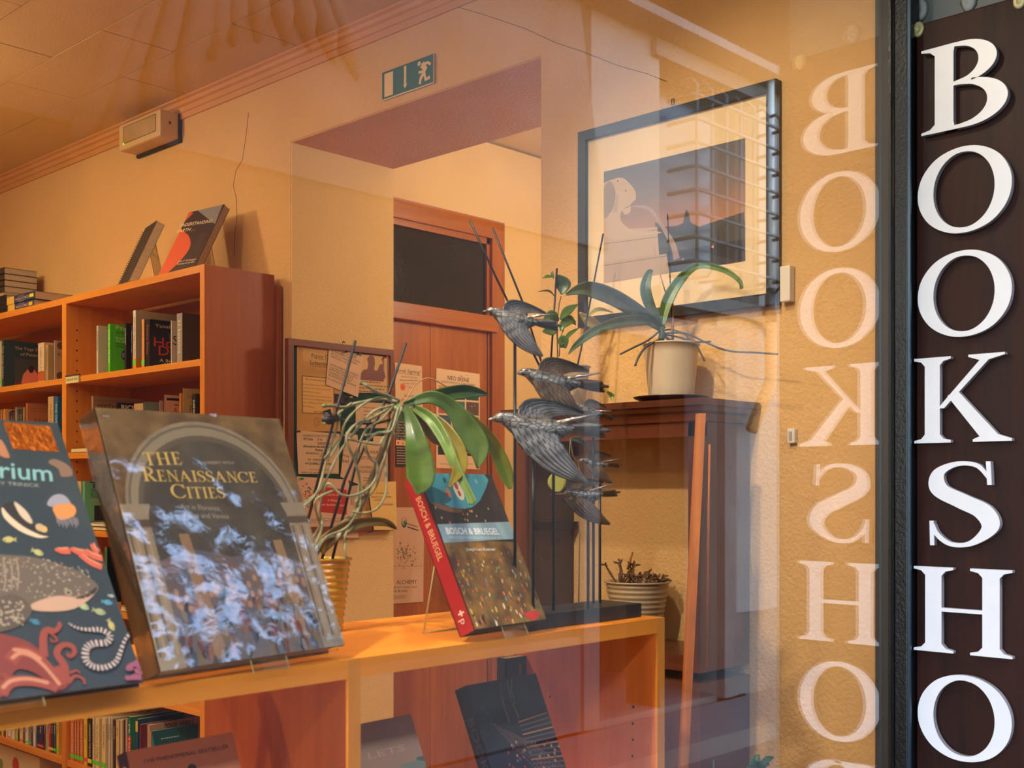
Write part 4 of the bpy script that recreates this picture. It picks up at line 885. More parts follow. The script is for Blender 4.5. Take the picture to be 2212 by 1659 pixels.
C.poly([(6, 911), (108, 921), (127, 977), (28, 970)], None, m=gold, **k)
C.text('Oceanarium', (-215, 1018), (116, 1040), 38, (120, 172, 176), bold=0.01, serif=False, shear=0.12, **k)
C.text('LOVEDAY TRINICK', (-70, 1043), (86, 1053), 8, (140, 148, 146), **k)
# jelly
C.poly([(102, 1092), (108, 1076), (122, 1068), (138, 1070), (150, 1082), (152, 1092), (128, 1096)], (140, 142, 158), sm=3, **k); C.poly([(114, 1094), (150, 1088), (163, 1098), (162, 1112), (148, 1120), (126, 1122)], (196, 132, 76), sm=3, **k)
for i in range(12): C.line([(122 + i * 4, 1116 + (i % 3) * 2), (124 + i * 4, 1130 + (i * 7) % 12)], 0.0008, (146, 138, 148), **k)
C.poly([(104, 1000), (118, 992), (150, 1008), (156, 1028), (132, 1030), (126, 1014)], (120, 96, 84), sm=3, **k)
# penguins
C.poly([(2, 1094), (14, 1112), (40, 1136), (74, 1158), (100, 1163), (88, 1150), (70, 1130), (50, 1104), (30, 1084)], (40, 40, 44), sm=3, **k)
C.poly([(4, 1096), (8, 1118), (40, 1146), (80, 1162), (104, 1160), (86, 1156), (50, 1138), (20, 1114)], (206, 188, 164), sm=3, **k)
C.poly([(30, 1084), (56, 1104), (70, 1128), (62, 1130), (42, 1112)], (190, 176, 158), sm=3, **k); C.disc(*C.uv(93, 1143), 0.0040, (214, 168, 90)); C.disc(*C.uv(86, 1140), 0.0045, (180, 160, 120))
C.poly([(-14, 960), (2, 950), (16, 975), (20, 990), (0, 985)], (160, 110, 80), sm=2, **k)
def fish(x, y, s, a, col, c2=None):
    c0 = math.cos(a); s0 = math.sin(a); R = lambda p: (x + s * (p[0] * c0 - p[1] * s0), y + s * (p[0] * s0 + p[1] * c0))
    C.poly([R(p) for p in [(-10, 0), (-4, -5), (4, -5), (11, 0), (4, 5), (-4, 5)]], col, sm=3, **k); C.poly([R(p) for p in [(-8, 0), (-15, -5), (-13, 0), (-15, 5)]], c2 or col, **k)
    C.disc(*C.uv(*R((6, -1))), 0.0006 * s, (30, 30, 30), 6)
for a in ((18, 1166, 1.2, PI, (176, 170, 110)), (82, 1194, 1.1, 0.4, (170, 170, 116)), (180, 1310, 1.2, 0.5, (160, 176, 140)), (215, 1322, 1.2, 0.3, (150, 160, 120)), (240, 1352, 1.1, 1.1, (176, 168, 110)), (232, 1302, 1.0, 0.2, (74, 140, 170)), (76, 1344, 1.0, 0.4, (60, 120, 150)), (240, 1288, 0.6, 0.2, (150, 160, 150))): fish(*a)
# coral
for i, (x0, y0, x1, y1) in enumerate(((118, 1187, 150, 1190), (150, 1186, 190, 1196), (180, 1190, 222, 1208), (170, 1200, 220, 1226), (196, 1176, 214, 1194))):
    C.line([(x0, y0), ((x0 + x1) / 2, (y0 + y1) / 2 + 3), (x1, y1)], [0.003, 0.0065, 0.007], (186, 92, 74), sm=4, **k)
    C.line([(x0 + 6, y0 - 3), ((x0 + x1) / 2, (y0 + y1) / 2 - 3), (x1 - 4, y1 - 6)], [0.001, 0.002, 0.002], (206, 130, 100), sm=3, **k)
# whale shark
C.poly([(-120, 1190), (-40, 1196), (20, 1200), (70, 1204), (130, 1220), (176, 1238), (208, 1262), (210, 1278), (190, 1292), (140, 1300), (90, 1308), (40, 1312), (-60, 1320), (-140, 1300)], (98, 88, 80), sm=4, **k)
C.poly([(70, 1304), (120, 1288), (160, 1290), (200, 1280), (196, 1292), (160, 1316), (110, 1322), (70, 1318)], (182, 150, 130), sm=3, **k)
C.poly([(160, 1292), (186, 1284), (208, 1268), (204, 1282), (180, 1294)], (50, 44, 44), sm=2, **k); C.disc(*C.uv(147, 1281), 0.0036, (150, 140, 120)); C.disc(*C.uv(147, 1281), 0.0016, (24, 24, 24))
C.poly([(0, 1290), (26, 1284), (56, 1298), (68, 1322), (44, 1352), (0, 1366), (-60, 1372), (-60, 1300)], (84, 76, 70), sm=3, **k)
rn = random.Random(9)
for i in range(150):
    x = rn.uniform(-6, 196); y = 1206 + rn.uniform(0, 86) + max(0, (x - 90)) * 0.25; 
    if y > 1300: continue
    C.disc(*C.uv(x, y), rn.uniform(0.0005, 0.0011), (170, 158, 142), 6)
for i in range(60): C.disc(*C.uv(rn.uniform(-4, 50), rn.uniform(1300, 1352)), rn.uniform(0.0008, 0.0014), (166, 152, 136), 6)
for x in (6, 20, 34): C.line([(x, 1208), (x + 5, 1240), (x + 2, 1276)], 0.0012, (150, 138, 124), sm=4, **k)
# octopus
oc = (138, 66, 58); oc2 = (186, 128, 104)
C.poly([(-30, 1376), (14, 1374), (60, 1388), (92, 1412), (106, 1436), (120, 1452), (146, 1482), (120, 1492), (90, 1466), (60, 1450), (30, 1452), (10, 1500), (-40, 1520)], (120, 54, 52), sm=4, **k)
tn = [[(94, 1420), (92, 1380), (100, 1362), (118, 1364), (128, 1352), (125, 1345)], [(118, 1442), (130, 1460), (146, 1476)], [(140, 1470), (138, 1440), (122, 1414), (132, 1396), (152, 1396), (160, 1410), (150, 1420), (144, 1412)],
      [(146, 1478), (160, 1462), (178, 1468), (182, 1480)], [(20, 1430), (40, 1410), (70, 1414), (100, 1440), (134, 1480)], [(0, 1500), (20, 1476), (60, 1472), (100, 1480), (124, 1490)], [(100, 1364), (112, 1372), (122, 1384), (112, 1388), (108, 1380)], [(150, 1455), (164, 1450), (172, 1456)], [(-8, 1480), (6, 1462), (10, 1490), (2, 1500)]]
ws = [(0.008, 0.003), (0.009, 0.010), (0.008, 0.003), (0.004, 0.002), (0.012, 0.008), (0.012, 0.008), (0.003, 0.0015), (0.003, 0.0015), (0.008, 0.005)]
for P_, (a, c) in zip(tn, ws):
    W_ = [a + (c - a) * i / (len(P_) - 1) for i in range(len(P_))]; C.line(P_, W_, oc, px=True, sm=6)
for P_ in ([(26, 1422), (44, 1412), (70, 1420), (96, 1442), (126, 1478)], [(6, 1486), (24, 1472), (60, 1468), (100, 1476)], [(30, 1405), (60, 1410), (84, 1424)]):
    q_ = spline(P_, 6)
    for p in q_: C.disc(*C.uv(*p[:2]), 0.0020, oc2, 8)
# sea snake
sn = spline([(147, 1348), (165, 1358), (190, 1362), (215, 1362), (236, 1374), (228, 1390), (200, 1392), (184, 1404), (184, 1428), (200, 1442), (225, 1444), (248, 1432), (258, 1410), (268, 1384), (282, 1368)], 6)
for i in range(0, len(sn) - 1, 2):
    wv = 0.0015 + 0.0055 * math.sin(PI * min(1, (i + 8) / len(sn)) * 0.9) if i > 12 else 0.0018 + i * 0.0002
    C.line([sn[i], sn[i + 1]], wv, (190, 180, 176), px=True); C.line([sn[i + 1], sn[min(i + 2, len(sn) - 1)]], wv, (58, 48, 66), px=True)
# pink weed at the corner
for i in range(34):
    x = rn.uniform(268, 306); y = rn.uniform(1425, 1472); 
    if x - 268 < (1460 - y) * 0.45: continue
    C.disc(*C.uv(x, y), rn.uniform(0.0015, 0.0035), (140, 80, 106), 7)
C.done('cover_print', o)
acrylic(MA, wA, tA, 'clear stand holding the teal sea creatures book', SHZ)

# B: art book in shrink-wrap
tB = 0.030
MBk, wB, hB, tiltB = lean_book((347, 1452), (744, 1394), (205, 880), tB)
def wrap_mat():
    m = bpy.data.materials.new('shrink_wrap'); m.use_nodes = True; nt = m.node_tree
    for n in list(nt.nodes): nt.nodes.remove(n)
    N = nt.nodes.new; o = N('ShaderNodeOutputMaterial'); mx = N('ShaderNodeMixShader'); tr = N('ShaderNodeBsdfTransparent'); gl = N('ShaderNodeBsdfGlossy'); gl.inputs['Roughness'].default_value = 0.06
    tc = N('ShaderNodeTexCoord'); n1 = N('ShaderNodeTexNoise'); n1.inputs['Scale'].default_value = 48; n1.inputs['Detail'].default_value = 5; n1.inputs['Distortion'].default_value = 1.2
    bp = N('ShaderNodeBump'); bp.inputs['Strength'].default_value = 0.11; bp.inputs['Distance'].default_value = 0.0035
    lw = N('ShaderNodeLayerWeight'); lw.inputs['Blend'].default_value = 0.5; pw = N('ShaderNodeMath'); pw.operation = 'POWER'; pw.inputs[1].default_value = 3.0; mr = N('ShaderNodeMapRange'); mr.inputs['To Min'].default_value = 0.12; mr.inputs['To Max'].default_value = 1.0
    L = nt.links.new; L(tc.outputs['Object'], n1.inputs['Vector']); L(n1.outputs['Fac'], bp.inputs['Height']); L(bp.outputs[0], gl.inputs['Normal'])
    L(lw.outputs['Facing'], pw.inputs[0]); L(pw.outputs[0], mr.inputs['Value']); L(mr.outputs[0], mx.inputs[0]); L(tr.outputs[0], mx.inputs[1]); L(gl.outputs[0], mx.inputs[2]); L(mx.outputs[0], o.inputs['Surface'])
    return m
wrapm = wrap_mat()
artbg = pm('painted_gloom', (56, 58, 54), 0.5, rgb2=(92, 88, 76), vscale=22, detail=6)
o = book(MBk, wB, hB, tB, artbg, 'large shrink-wrapped art book with gold serif title under a painted arch', ct=0.003, hard=True, spine=pm('spine_marbled', (84, 62, 38), 0.4, rgb2=(40, 28, 18), vscale=18, detail=6, bump=0.3, bscale=40))
C = cover_print(MBk, tB); C.clip = (0.0003, 0.0003, wB - 0.0003, hB - 0.0003)
def fx(x, y): return (x * wB, y * hB)
stone_p = pm('painted_stone', (132, 120, 102), 0.5, rgb2=(164, 150, 126), vscale=40, detail=5); span = pm('painted_spandrel', (84, 68, 46), 0.5, rgb2=(140, 112, 70), vscale=30, detail=5)
cyan = pm('painted_sky_figures', (86, 96, 112), 0.5, rgb2=(120, 96, 84), vscale=36, detail=7)
C.poly([fx(*p) for p in [(0, 0.62), (1, 0.62), (1, 1), (0, 1)]], None, m=span)
cx_, cy_ = 0.5, 0.58
arc = lambda rx, ry, n=20: [fx(cx_ + rx * math.cos(PI - PI * i / n), cy_ + ry * math.sin(PI - PI * i / n)) for i in range(n + 1)]
C.poly(arc(0.47, 0.385) + [fx(0.97, 0.0), fx(0.03, 0)], None, m=stone_p)
for rx, ry, c in ((0.455, 0.370, (110, 100, 84)), (0.445, 0.36, (150, 138, 116))): C.poly(arc(rx, ry) + [fx(0.5 + rx, 0.5), fx(0.5 - rx, 0.5)], c)
for rx, ry, c in ((0.41, 0.325, (100, 92, 78)),): C.poly(arc(rx, ry) + [fx(0.5 + rx, 0.5), fx(0.5 - rx, 0.5)], c)
C.poly(arc(0.385, 0.302) + [fx(0.885, 0.0), fx(0.115, 0)], None, m=artbg)
for x0, x1 in ((0.0, 0.125), (0.875, 1.0)):
    C.poly([fx(x0, 0.0), fx(x1, 0), fx(x1, 0.60), fx(x0, 0.60)], None, m=stone_p); C.poly([fx(x0, 0.57), fx(x1, 0.57), fx(x1 + 0.02, 0.62), fx(x0 - 0.02, 0.62)], (154, 140, 118))
    C.poly([fx(x0, 0.53), fx(x1, 0.53), fx(x1, 0.56), fx(x0, 0.56)], (90, 76, 60))
    for i in range(4): C.poly([fx(x0 + 0.01 + i * 0.028, 0.05), fx(x0 + 0.022 + i * 0.028, 0.05), fx(x0 + 0.022 + i * 0.028, 0.52), fx(x0 + 0.01 + i * 0.028, 0.52)], (176, 148, 110) if i % 2 else (110, 90, 68))
# generic crowd picture below (plain coloured dabs)
C.poly([fx(*p) for p in [(0.125, 0.0), (0.875, 0.0), (0.875, 0.36), (0.7, 0.42), (0.5, 0.40), (0.3, 0.44), (0.125, 0.40)]], None, m=cyan)
C.poly([fx(*p) for p in [(0.26, 0.02), (0.34, 0.02), (0.30, 0.5), (0.25, 0.5)]], (150, 120, 92)); C.poly([fx(*p) for p in [(0.76, 0.08), (0.84, 0.02), (0.80, 0.46), (0.75, 0.46)]], (156, 126, 88))
pal = [(110, 50, 44), (120, 100, 56), (64, 78, 104), (52, 62, 52), (130, 118, 108), (78, 56, 66), (140, 88, 70), (38, 40, 46), (92, 98, 112)]
for i in range(110):
    x = rn.uniform(0.13, 0.87); y = rn.uniform(0.01, 0.24) * (1 - 0.3 * abs(x - 0.5)); r = rn.uniform(0.003, 0.008)
    C.disc(x * wB, y * hB, r * 0.55, pal[i % 9], 7, ry=r * 1.5, rot=rn.uniform(-0.5, 0.5))
for i in range(40): C.disc(rn.uniform(0.14, 0.86) * wB, rn.uniform(0.2, 0.33) * hB, 0.003, (176, 136, 110), 7, ry=0.004)
gt = (226, 190, 104); k = dict(px=True)
C.text('THE', (313, 1006), (396, 1004), 28, gt, serif=True, **k); C.text('Renaissance', (309, 1040), (558, 1043), 31, gt, serif=True, **k); C.text('Cities', (372, 1077), (489, 1077), 31, gt, serif=True, **k)
C.text('NORBERT WOLF', (436, 1003), (506, 1003), 6, (190, 180, 160), **k)
C.text('Art in Florence,', (390, 1100), (477, 1104), 11, (176, 172, 160), **k); C.text('Rome and Venice', (397, 1118), (494, 1121), 11, (176, 172, 160), **k)
C.text('PRESTEL', (706, 1383), (740, 1378), 6, (176, 176, 180), **k)
C.done('cover_print', o)
# film over the front, puckered at the corners
b = MB(); nx, ny = 46, 56; vs = []
for j in range(ny + 1):
    for i in range(nx + 1):
        x = i / nx; y = j / ny; ed = min(x, 1 - x, y, 1 - y); cr = math.exp(-ed * 26)
        cxr = min(math.hypot(a - x, c - y) for a in (0, 1) for c in (0, 1)); cr2 = math.exp(-cxr * 9)
        z = 0.0022 + 0.0012 * noise.noise(V((x * 9, y * 9, 0))) + (0.0016 * cr + 0.0030 * cr2) * noise.noise(V((x * 60, y * 60, 3))) 
        vs.append(MBk @ V((x * wB, y * hB, tB + max(0.0014, z))))
b.add(vs, [(j * (nx + 1) + i, j * (nx + 1) + i + 1, (j + 1) * (nx + 1) + i + 1, (j + 1) * (nx + 1) + i) for j in range(ny) for i in range(nx)], wrapm, True)
vs = []
for j in range(ny + 1):
    for i in range(7):
        vs.append(MBk @ V((-0.0015 - 0.0010 * abs(noise.noise(V((i * 2.0, j * 0.4, 7)))), j / ny * hB, tB * i / 6)))
b.add(vs, [(j * 7 + i, (j + 1) * 7 + i, (j + 1) * 7 + i + 1, j * 7 + i + 1) for j in range(ny) for i in range(6)], wrapm, True)
b.tube([MBk @ V((wB * s_, -0.001 + 0.002 * noise.noise(V((s_ * 40, 0, 0))), tB * 0.6)) for s_ in [i / 30 for i in range(31)]], 0.0014, wrapm, 5)
b.build('clear_film', o)
acrylic(MBk, wB, tB, 'clear stand holding the shrink-wrapped art book', SHZ)

# C: red spined paperback
tC = 0.027
MC, wC, hC, tiltC = lean_book((1026, 1360), (1180, 1337), (903, 1022), tC, 0.006)
red = pm('cover_red', (150, 26, 30), 0.35)
o = book(MC, wC, hC, tC, pm('cover_charcoal', (44, 38, 36), 0.4, var=0.3, vscale=30), 'thick red spined art paperback with a blue sky detail, on a clear stand', spine=red, ct=0.002, pages=pm('pages_dark', (60, 66, 60), 0.7))
C = cover_print(MC, tC); C.clip = (0.0002, 0.0002, wC - 0.0002, hC - 0.0002); k = dict(px=True)
C.poly([(905, 1020), (1045, 1024), (1042, 1070), (1020, 1095), (985, 1098), (950, 1085), (925, 1070), (905, 1062), (905, 1022)], (66, 150, 168), sm=3, **k)
C.poly([(915, 1050), (950, 1058), (975, 1080), (945, 1092), (925, 1080)], (30, 96, 110), sm=3, **k)
C.poly([(930, 1084), (960, 1092), (1000, 1102), (985, 1108), (950, 1100)], (120, 84, 56), sm=3, **k)
for x, y, r, c in ((990, 1058, 0.016, (214, 206, 178)), (985, 1050, 0.006, (186, 60, 50)), (992, 1066, 0.005, (176, 40, 40)), (968, 1064, 0.007, (206, 130, 84)), (966, 1070, 0.004, (150, 50, 40)), (1005, 1044, 0.004, (196, 60, 50)), (960, 1038, 0.004, (44, 60, 96)), (935, 1038, 0.003, (190, 200, 200)), (1028, 1040, 0.004, (150, 176, 180))): C.disc(*C.uv(x, y), r * 0.6, c, 10, ry=r)
C.poly([(900, 1168), (1170, 1168), (1280, 1400), (900, 1400)], None, m=pm('painted_crowd_ground', (60, 40, 26), 0.5, rgb2=(150, 110, 40), vscale=34, detail=6), px=True)
pal = [(206, 170, 90), (226, 206, 160), (170, 60, 40), (60, 110, 70), (110, 140, 150), (206, 120, 70), (40, 30, 26), (190, 150, 60), (150, 90, 60), (30, 24, 22)]
for i in range(300):
    y = 1180 + (rn.random() ** 0.8) * 172; s_ = (y - 1170) / 180; x = rn.uniform(930, 1180)
    u_ = C.uv(x, y)
    if not (0.003 < u_[0] < wC - 0.003 and 0.003 < u_[1]): continue
    r = 0.0011 + 0.0024 * s_ * rn.random(); C.disc(u_[0], u_[1], r * 0.7, pal[i % 10], 6, ry=r * 1.6, rot=rn.uniform(-0.4, 0.4))
for i in range(16):
    u_ = C.uv(rn.uniform(925, 1060), rn.uniform(1095, 1130)); C.disc(u_[0], u_[1], 0.0012, [(206, 190, 120), (214, 120, 60)][i % 2], 6, ry=0.002)
C.poly([(1128, 1328), (1150, 1318), (1168, 1328), (1150, 1342)], (196, 40, 30), px=True)
y0_, y1_ = C.uv(960, 1173)[1], C.uv(945, 1133)[1]
C.rect(0.0, y0_, wC, y1_, (136, 164, 172))
C.text('BOSCH & BRUEGEL', (965, 1154), (1079, 1155), 14, (236, 238, 236), bold=0.02, **k); C.text('FROM ENEMY PAINTING TO EVERYDAY LIFE', (972, 1164), (1083, 1165), 5, (206, 214, 216), **k); C.text('Joseph Leo Koerner', (1006, 1190), (1070, 1190), 7, (230, 222, 200), bold=0.01, **k); C.done('cover_print', o)
S = spine_print(MC, hC); S.text('BOSCH & BRUEGEL', (hC * 0.13, tC * 0.34), (hC * 0.54, tC * 0.34), tC * 0.34, (206, 150, 110), bold=0.01); S.text('+', (hC * 0.86, tC * 0.3), (hC * 0.895, tC * 0.3), 0.014, (214, 190, 170), bold=0.03); S.text('p', (hC * 0.91, tC * 0.36), (hC * 0.94, tC * 0.36), 0.010, (214, 190, 170)); S.text('J.L.', (hC * 0.03, tC * 0.4), (hC * 0.07, tC * 0.4), 0.006, (190, 110, 90)); S.done('spine_print', o)
acrylic(MC, wC, tC, 'clear stand holding the red spined art paperback', SHZ)
# loose clear stand at the left of it, part of the same easel shape
# ---- lower compartment books
def top_book(TL, TR, Y, tilt, h, t, cov, label, spine=None, hard=False, yaw=0.03):
    a = at(*TL, Y=Y); u = V((1, yaw, 0)).normalized(); r = ray(*TR)
    # length along u to reach the TR pixel column
    n2 = RT - VW * ((TR[0] - CX) / F); e = a.copy(); wdt = -(e.x * n2.x + e.y * n2.y) / (u.x * n2.x + u.y * n2.y)
    back = V((-u.y, u.x, 0)); v = V((0, 0, math.cos(tilt))) + back * math.sin(tilt); n = u.cross(v)
    M = frame(a - v * h - n * t, u, v); return book(M, wdt, h, t, cov, label, spine=spine, hard=hard, ct=0.002), M, wdt
o, M, w_ = top_book((273, 1623), (503, 1584), 1.155, math.radians(22), 0.165, 0.022, pm('cover_peach', (196, 128, 92), 0.5), 'peach covered bestseller with navy spine in the lower compartment', spine=(30, 22, 52))
C = cover_print(M, 0.022); C.clip = (0, 0, w_, 0.165); C.text('THE PHENOMENAL BESTSELLER', (310, 1650), (494, 1616), 9, (70, 44, 36), px=True); u_ = C.uv(415, 1662); C.disc(u_[0], u_[1], 0.006, (60, 40, 36)); C.done('cover_print', o)
S = spine_print(M, 0.165); S.disc(0.02, 0.011, 0.006, (150, 110, 90)); S.disc(0.028, 0.011, 0.004, (170, 130, 110)); S.done('spine_print', o)
acrylic(M, w_, 0.022, 'clear stand under the peach covered bestseller', LOZ, lip=False)
o, M, w_ = top_book((735, 1572), (888, 1540), 1.17, math.radians(24), 0.215, 0.014, pm('cover_sand', (160, 130, 104), 0.55, var=0.06, vscale=10), 'sand coloured book embossed with pale letters beyond the middle divider')
C = cover_print(M, 0.014); C.clip = (0, 0, w_, 0.215); C.text('ALLETS'[2:], (797, 1640), (876, 1620), 14, (186, 150, 120), px=True); C.poly([(900, 1636), (925, 1632), (935, 1642), (905, 1646)], (70, 100, 84), px=True, sm=2); C.poly([(870, 1650), (935, 1640), (950, 1659), (860, 1680)], (120, 130, 110), px=True, sm=2); C.done('cover_print', o)
acrylic(M, w_, 0.014, 'clear stand under the sand coloured book', LOZ, lip=False)
blackc = pm('cover_black_bs', (24, 24, 30), 0.4, var=0.3, vscale=30)
o, M, w_ = top_book((1006, 1481), (1157, 1462), 1.20, math.radians(24), 0.27, 0.024, blackc, 'black BOOKSTORES photo book leaning in the lower compartment', spine=(28, 26, 30), hard=True)
C = cover_print(M, 0.024); C.clip = (0.0002, 0.0002, w_ - 0.0002, 0.27)
for i in range(16):
    a = i / 15; C.line([(1150 + i * 5, 1659), (1060 + i * 6, 1560 + i * 3)], 0.0012, (120, 86, 60) if i % 2 else (60, 58, 66), px=True)
for i in range(12): C.line([(1120 + i * 3, 1560 + i * 9), (1180 + i * 5, 1540 + i * 10)], 0.002, (96, 84, 76) if i % 3 else (176, 120, 76), px=True)
for x0, y0, x1, y1 in ((1080, 1475, 1100, 1560), (1095, 1470, 1120, 1550), (1105, 1468, 1112, 1520)): C.line([(x0, y0), ((x0 + x1) / 2 - 4, (y0 + y1) / 2), (x1, y1)], 0.0012, (150, 140, 110), px=True, sm=3)
for i in range(40): C.disc(*C.uv(rn.uniform(1090, 1230), rn.uniform(1600, 1659)), 0.0025, [(176, 130, 84), (90, 96, 110), (150, 60, 50)][i % 3], 6)
C.text('BO', (1037, 1530), (1062, 1560), 12, (64, 62, 70), px=True); C.done('cover_print', o)
S = spine_print(M, 0.27); S.text('BOOKSTORES', (0.045, 0.007), (0.22, 0.007), 0.013, (70, 70, 84), bold=0.01); S.done('spine_print', o)
acrylic(M, w_, 0.024, 'clear stand under the black photo book', LOZ, lip=False)
a = at(1088, 1440, Y=1.31); c = at(1147, 1440, Y=1.31)
M = frame((a.x, 1.325, LOZ + 0.0005), (1, 0, 0), (0, 0, 1)); zt_ = at(1115, 1419, Y=1.31).z - LOZ
o = book(M, c.x - a.x, zt_, 0.02, (34, 30, 44), 'dark navy book standing upright behind the black photo book'); C = cover_print(M, 0.02); C.rect(0.03, zt_ - 0.03, 0.036, zt_ - 0.012, (150, 130, 90)); C.done('cover_print', o)
# ================================================================== plants
leafm = {}
def leaf_mat(n, c1, c2, rough=0.38): return pm(n, c1, rough, rgb2=c2, vscale=30, coat=0.15)
lf_dark = leaf_mat('leaf_dark', (34, 62, 14), (56, 92, 22)); lf_mid = leaf_mat('leaf_mid', (70, 98, 40), (96, 128, 62)); lf_lite = leaf_mat('leaf_light', (96, 128, 24), (124, 152, 44)); lf_olive = leaf_mat('leaf_olive', (94, 84, 16), (120, 112, 30)); lf_blue = leaf_mat('leaf_blue', (60, 84, 62), (84, 108, 80)); lf_brown = leaf_mat('leaf_brown', (70, 56, 14), (100, 84, 26))
root_m = pm('aerial_root', (150, 150, 120), 0.7, rgb2=(112, 118, 84), vscale=60); root_tip = pm('root_tip', (110, 130, 40), 0.6); stake_m = pm('stake_black', (26, 24, 30), 0.45); stem_m = pm('stem_brown', (110, 92, 60), 0.7); 
def px_path(pts, Y, dy=None):
    out = []
    for i, p in enumerate(pts):
        dz_ = 0 if len(p) < 3 else p[2]
        if isinstance(Y, tuple):      # (Y, X): the leaf swings from the plane Y to the plane X beyond the third value
            out.append(at(p[0], p[1], Y=Y[0] + dz_) if p[0] <= Y[2] else at(p[0], p[1], X=Y[1] - dz_))
        else: out.append(at(p[0], p[1], Y=Y + dz_))
    return out
def leaf(pts, W, Y, m, parent, name='leaf', fold=0.25, side=None, n=5):
    """strap leaf along photograph points on the plane Y (third value: depth offset); W: width in metres at each point"""
    P = px_path(pts, Y); q = spline([(p.x, p.y, p.z, w) for p, w in zip(P, W)], 6)
    L = len(q); vs = []; 
    for i in range(L):
        p = V(q[i][:3]); a = V(q[min(i + 1, L - 1)][:3]) - V(q[max(i - 1, 0)][:3]); a.normalize()
        view = V((p.x, p.y, p.z - EYE)).normalized(); s = a.cross(view if side is None else V(side)).normalized(); up = s.cross(a).normalized()
        w = max(0.0004, q[i][3]) / 2
        for j in range(-n, n + 1):
            t = j / n; vs.append(p + s * (w * t) - up * (abs(t) * w * fold * (1 if side is None else 1)) + up * 0.0)
    k = 2 * n + 1; b = MB()
    b.add(vs, [(i * k + j, i * k + j + 1, (i + 1) * k + j + 1, (i + 1) * k + j) for i in range(L - 1) for j in range(k - 1)], m, True)
    # thickness
    o = b.build(name, parent); md = o.modifiers.new('thick', 'SOLIDIFY'); md.thickness = 0.0012; md.offset = 0
    return o
def wf(L, wmax, tip=0.5): return [wmax * math.sin(PI * min(0.97, 0.12 + 0.86 * (i / (L - 1)) ** 0.9)) for i in range(L)]

def ribbed_pot(name, label, c, r0, r1, h, m, ribs, soil=True, group=None, rimw=0.004, amp=0.0012):
    o = thing(name, label, 'plant pot', c, group)
    prof = [(0.0005, 0.0), (r0 * 0.98, 0.0)]; n = ribs * 6
    for i in range(n + 1):
        s = i / n; prof.append((r0 + (r1 - r0) * s + amp * math.sin(2 * PI * ribs * s), 0.002 + (h - 0.002) * s))
    prof += [(r1 + rimw * 0.6, h), (r1 + rimw * 0.5, h + 0.003), (r1 - rimw * 0.4, h + 0.003), (r1 - rimw, h), (r1 - rimw * 1.1, h * 0.82)]
    b = MB(); b.lathe(prof, c, m, 36); b.build('pot_body', o)
    if soil: b = MB(); b.lathe([(0.0005, h * 0.86), (r1 * 0.5, h * 0.87), (r1 - rimw, h * 0.85)], c, pm('bark_soil', (60, 44, 30), 0.95, var=0.4, vscale=120, bump=1.0, bscale=200), 20); b.build('soil', o)
    return o
# ---- orchid in the yellow pot on the display shelf
yc = at(703, 1210, Y=1.27); yz = yc.z - SHZ
pt = ribbed_pot('yellow_pot', 'ribbed glossy yellow pot on the display shelf behind the art book', (yc.x, 1.27, SHZ + 0.0005), 0.023, 0.0335, yz, pm('yellow_glaze', (176, 136, 20), 0.15, var=0.12, vscale=30, coat=0.6), 11, soil=True, amp=0.0009)
oy = thing('orchid', 'leggy orchid with drooping leaves and silvery roots in the ribbed yellow pot', 'orchid', (yc.x, 1.27, SHZ + yz))
YO = 1.235
for nm, pts, r in (('stake', [(655, 1165, 0.03), (700, 985, 0.01), (768, 735, -0.03)], 0.0021), ('stake', [(717, 1212, 0.03), (767, 1010, 0.02), (840, 850, 0.0), (877, 741, -0.01)], 0.0021), ('stake', [(695, 1210, 0.03), (745, 1035, 0.015), (800, 905, 0.0)], 0.0022)):
    b = MB(); b.tube(px_path(pts, YO), r, stake_m, 6); b.build(nm, oy)
b = MB(); b.tube(px_path([(700, 905), (712, 908), (728, 903)], YO - 0.004), [0.0055, 0.0062, 0.005], stake_m, 6); b.tube(px_path([(722, 903), (770, 915), (812, 915), (850, 905)], YO), 0.0016, stake_m, 5); b.build('clip', oy)
b = MB(); q_ = at(710, 890, Y=YO - 0.006); b.prism([at(698, 888, Y=YO - 0.006), at(714, 883, Y=YO - 0.006), at(718, 900, Y=YO - 0.006), at(704, 910, Y=YO - 0.006)], (0, 0.001, 0), pm('tag_black', (24, 22, 24), 0.4)); o = b.build('plant_tag', oy)
pr = Print(at(706, 897, Y=YO - 0.0062), (1, 0, 0), (0, 0, 1)); pr.dashes(-0.004, -0.003, 0.005, 0.004, 3, (190, 180, 170)); pr.done('tag_print', o)
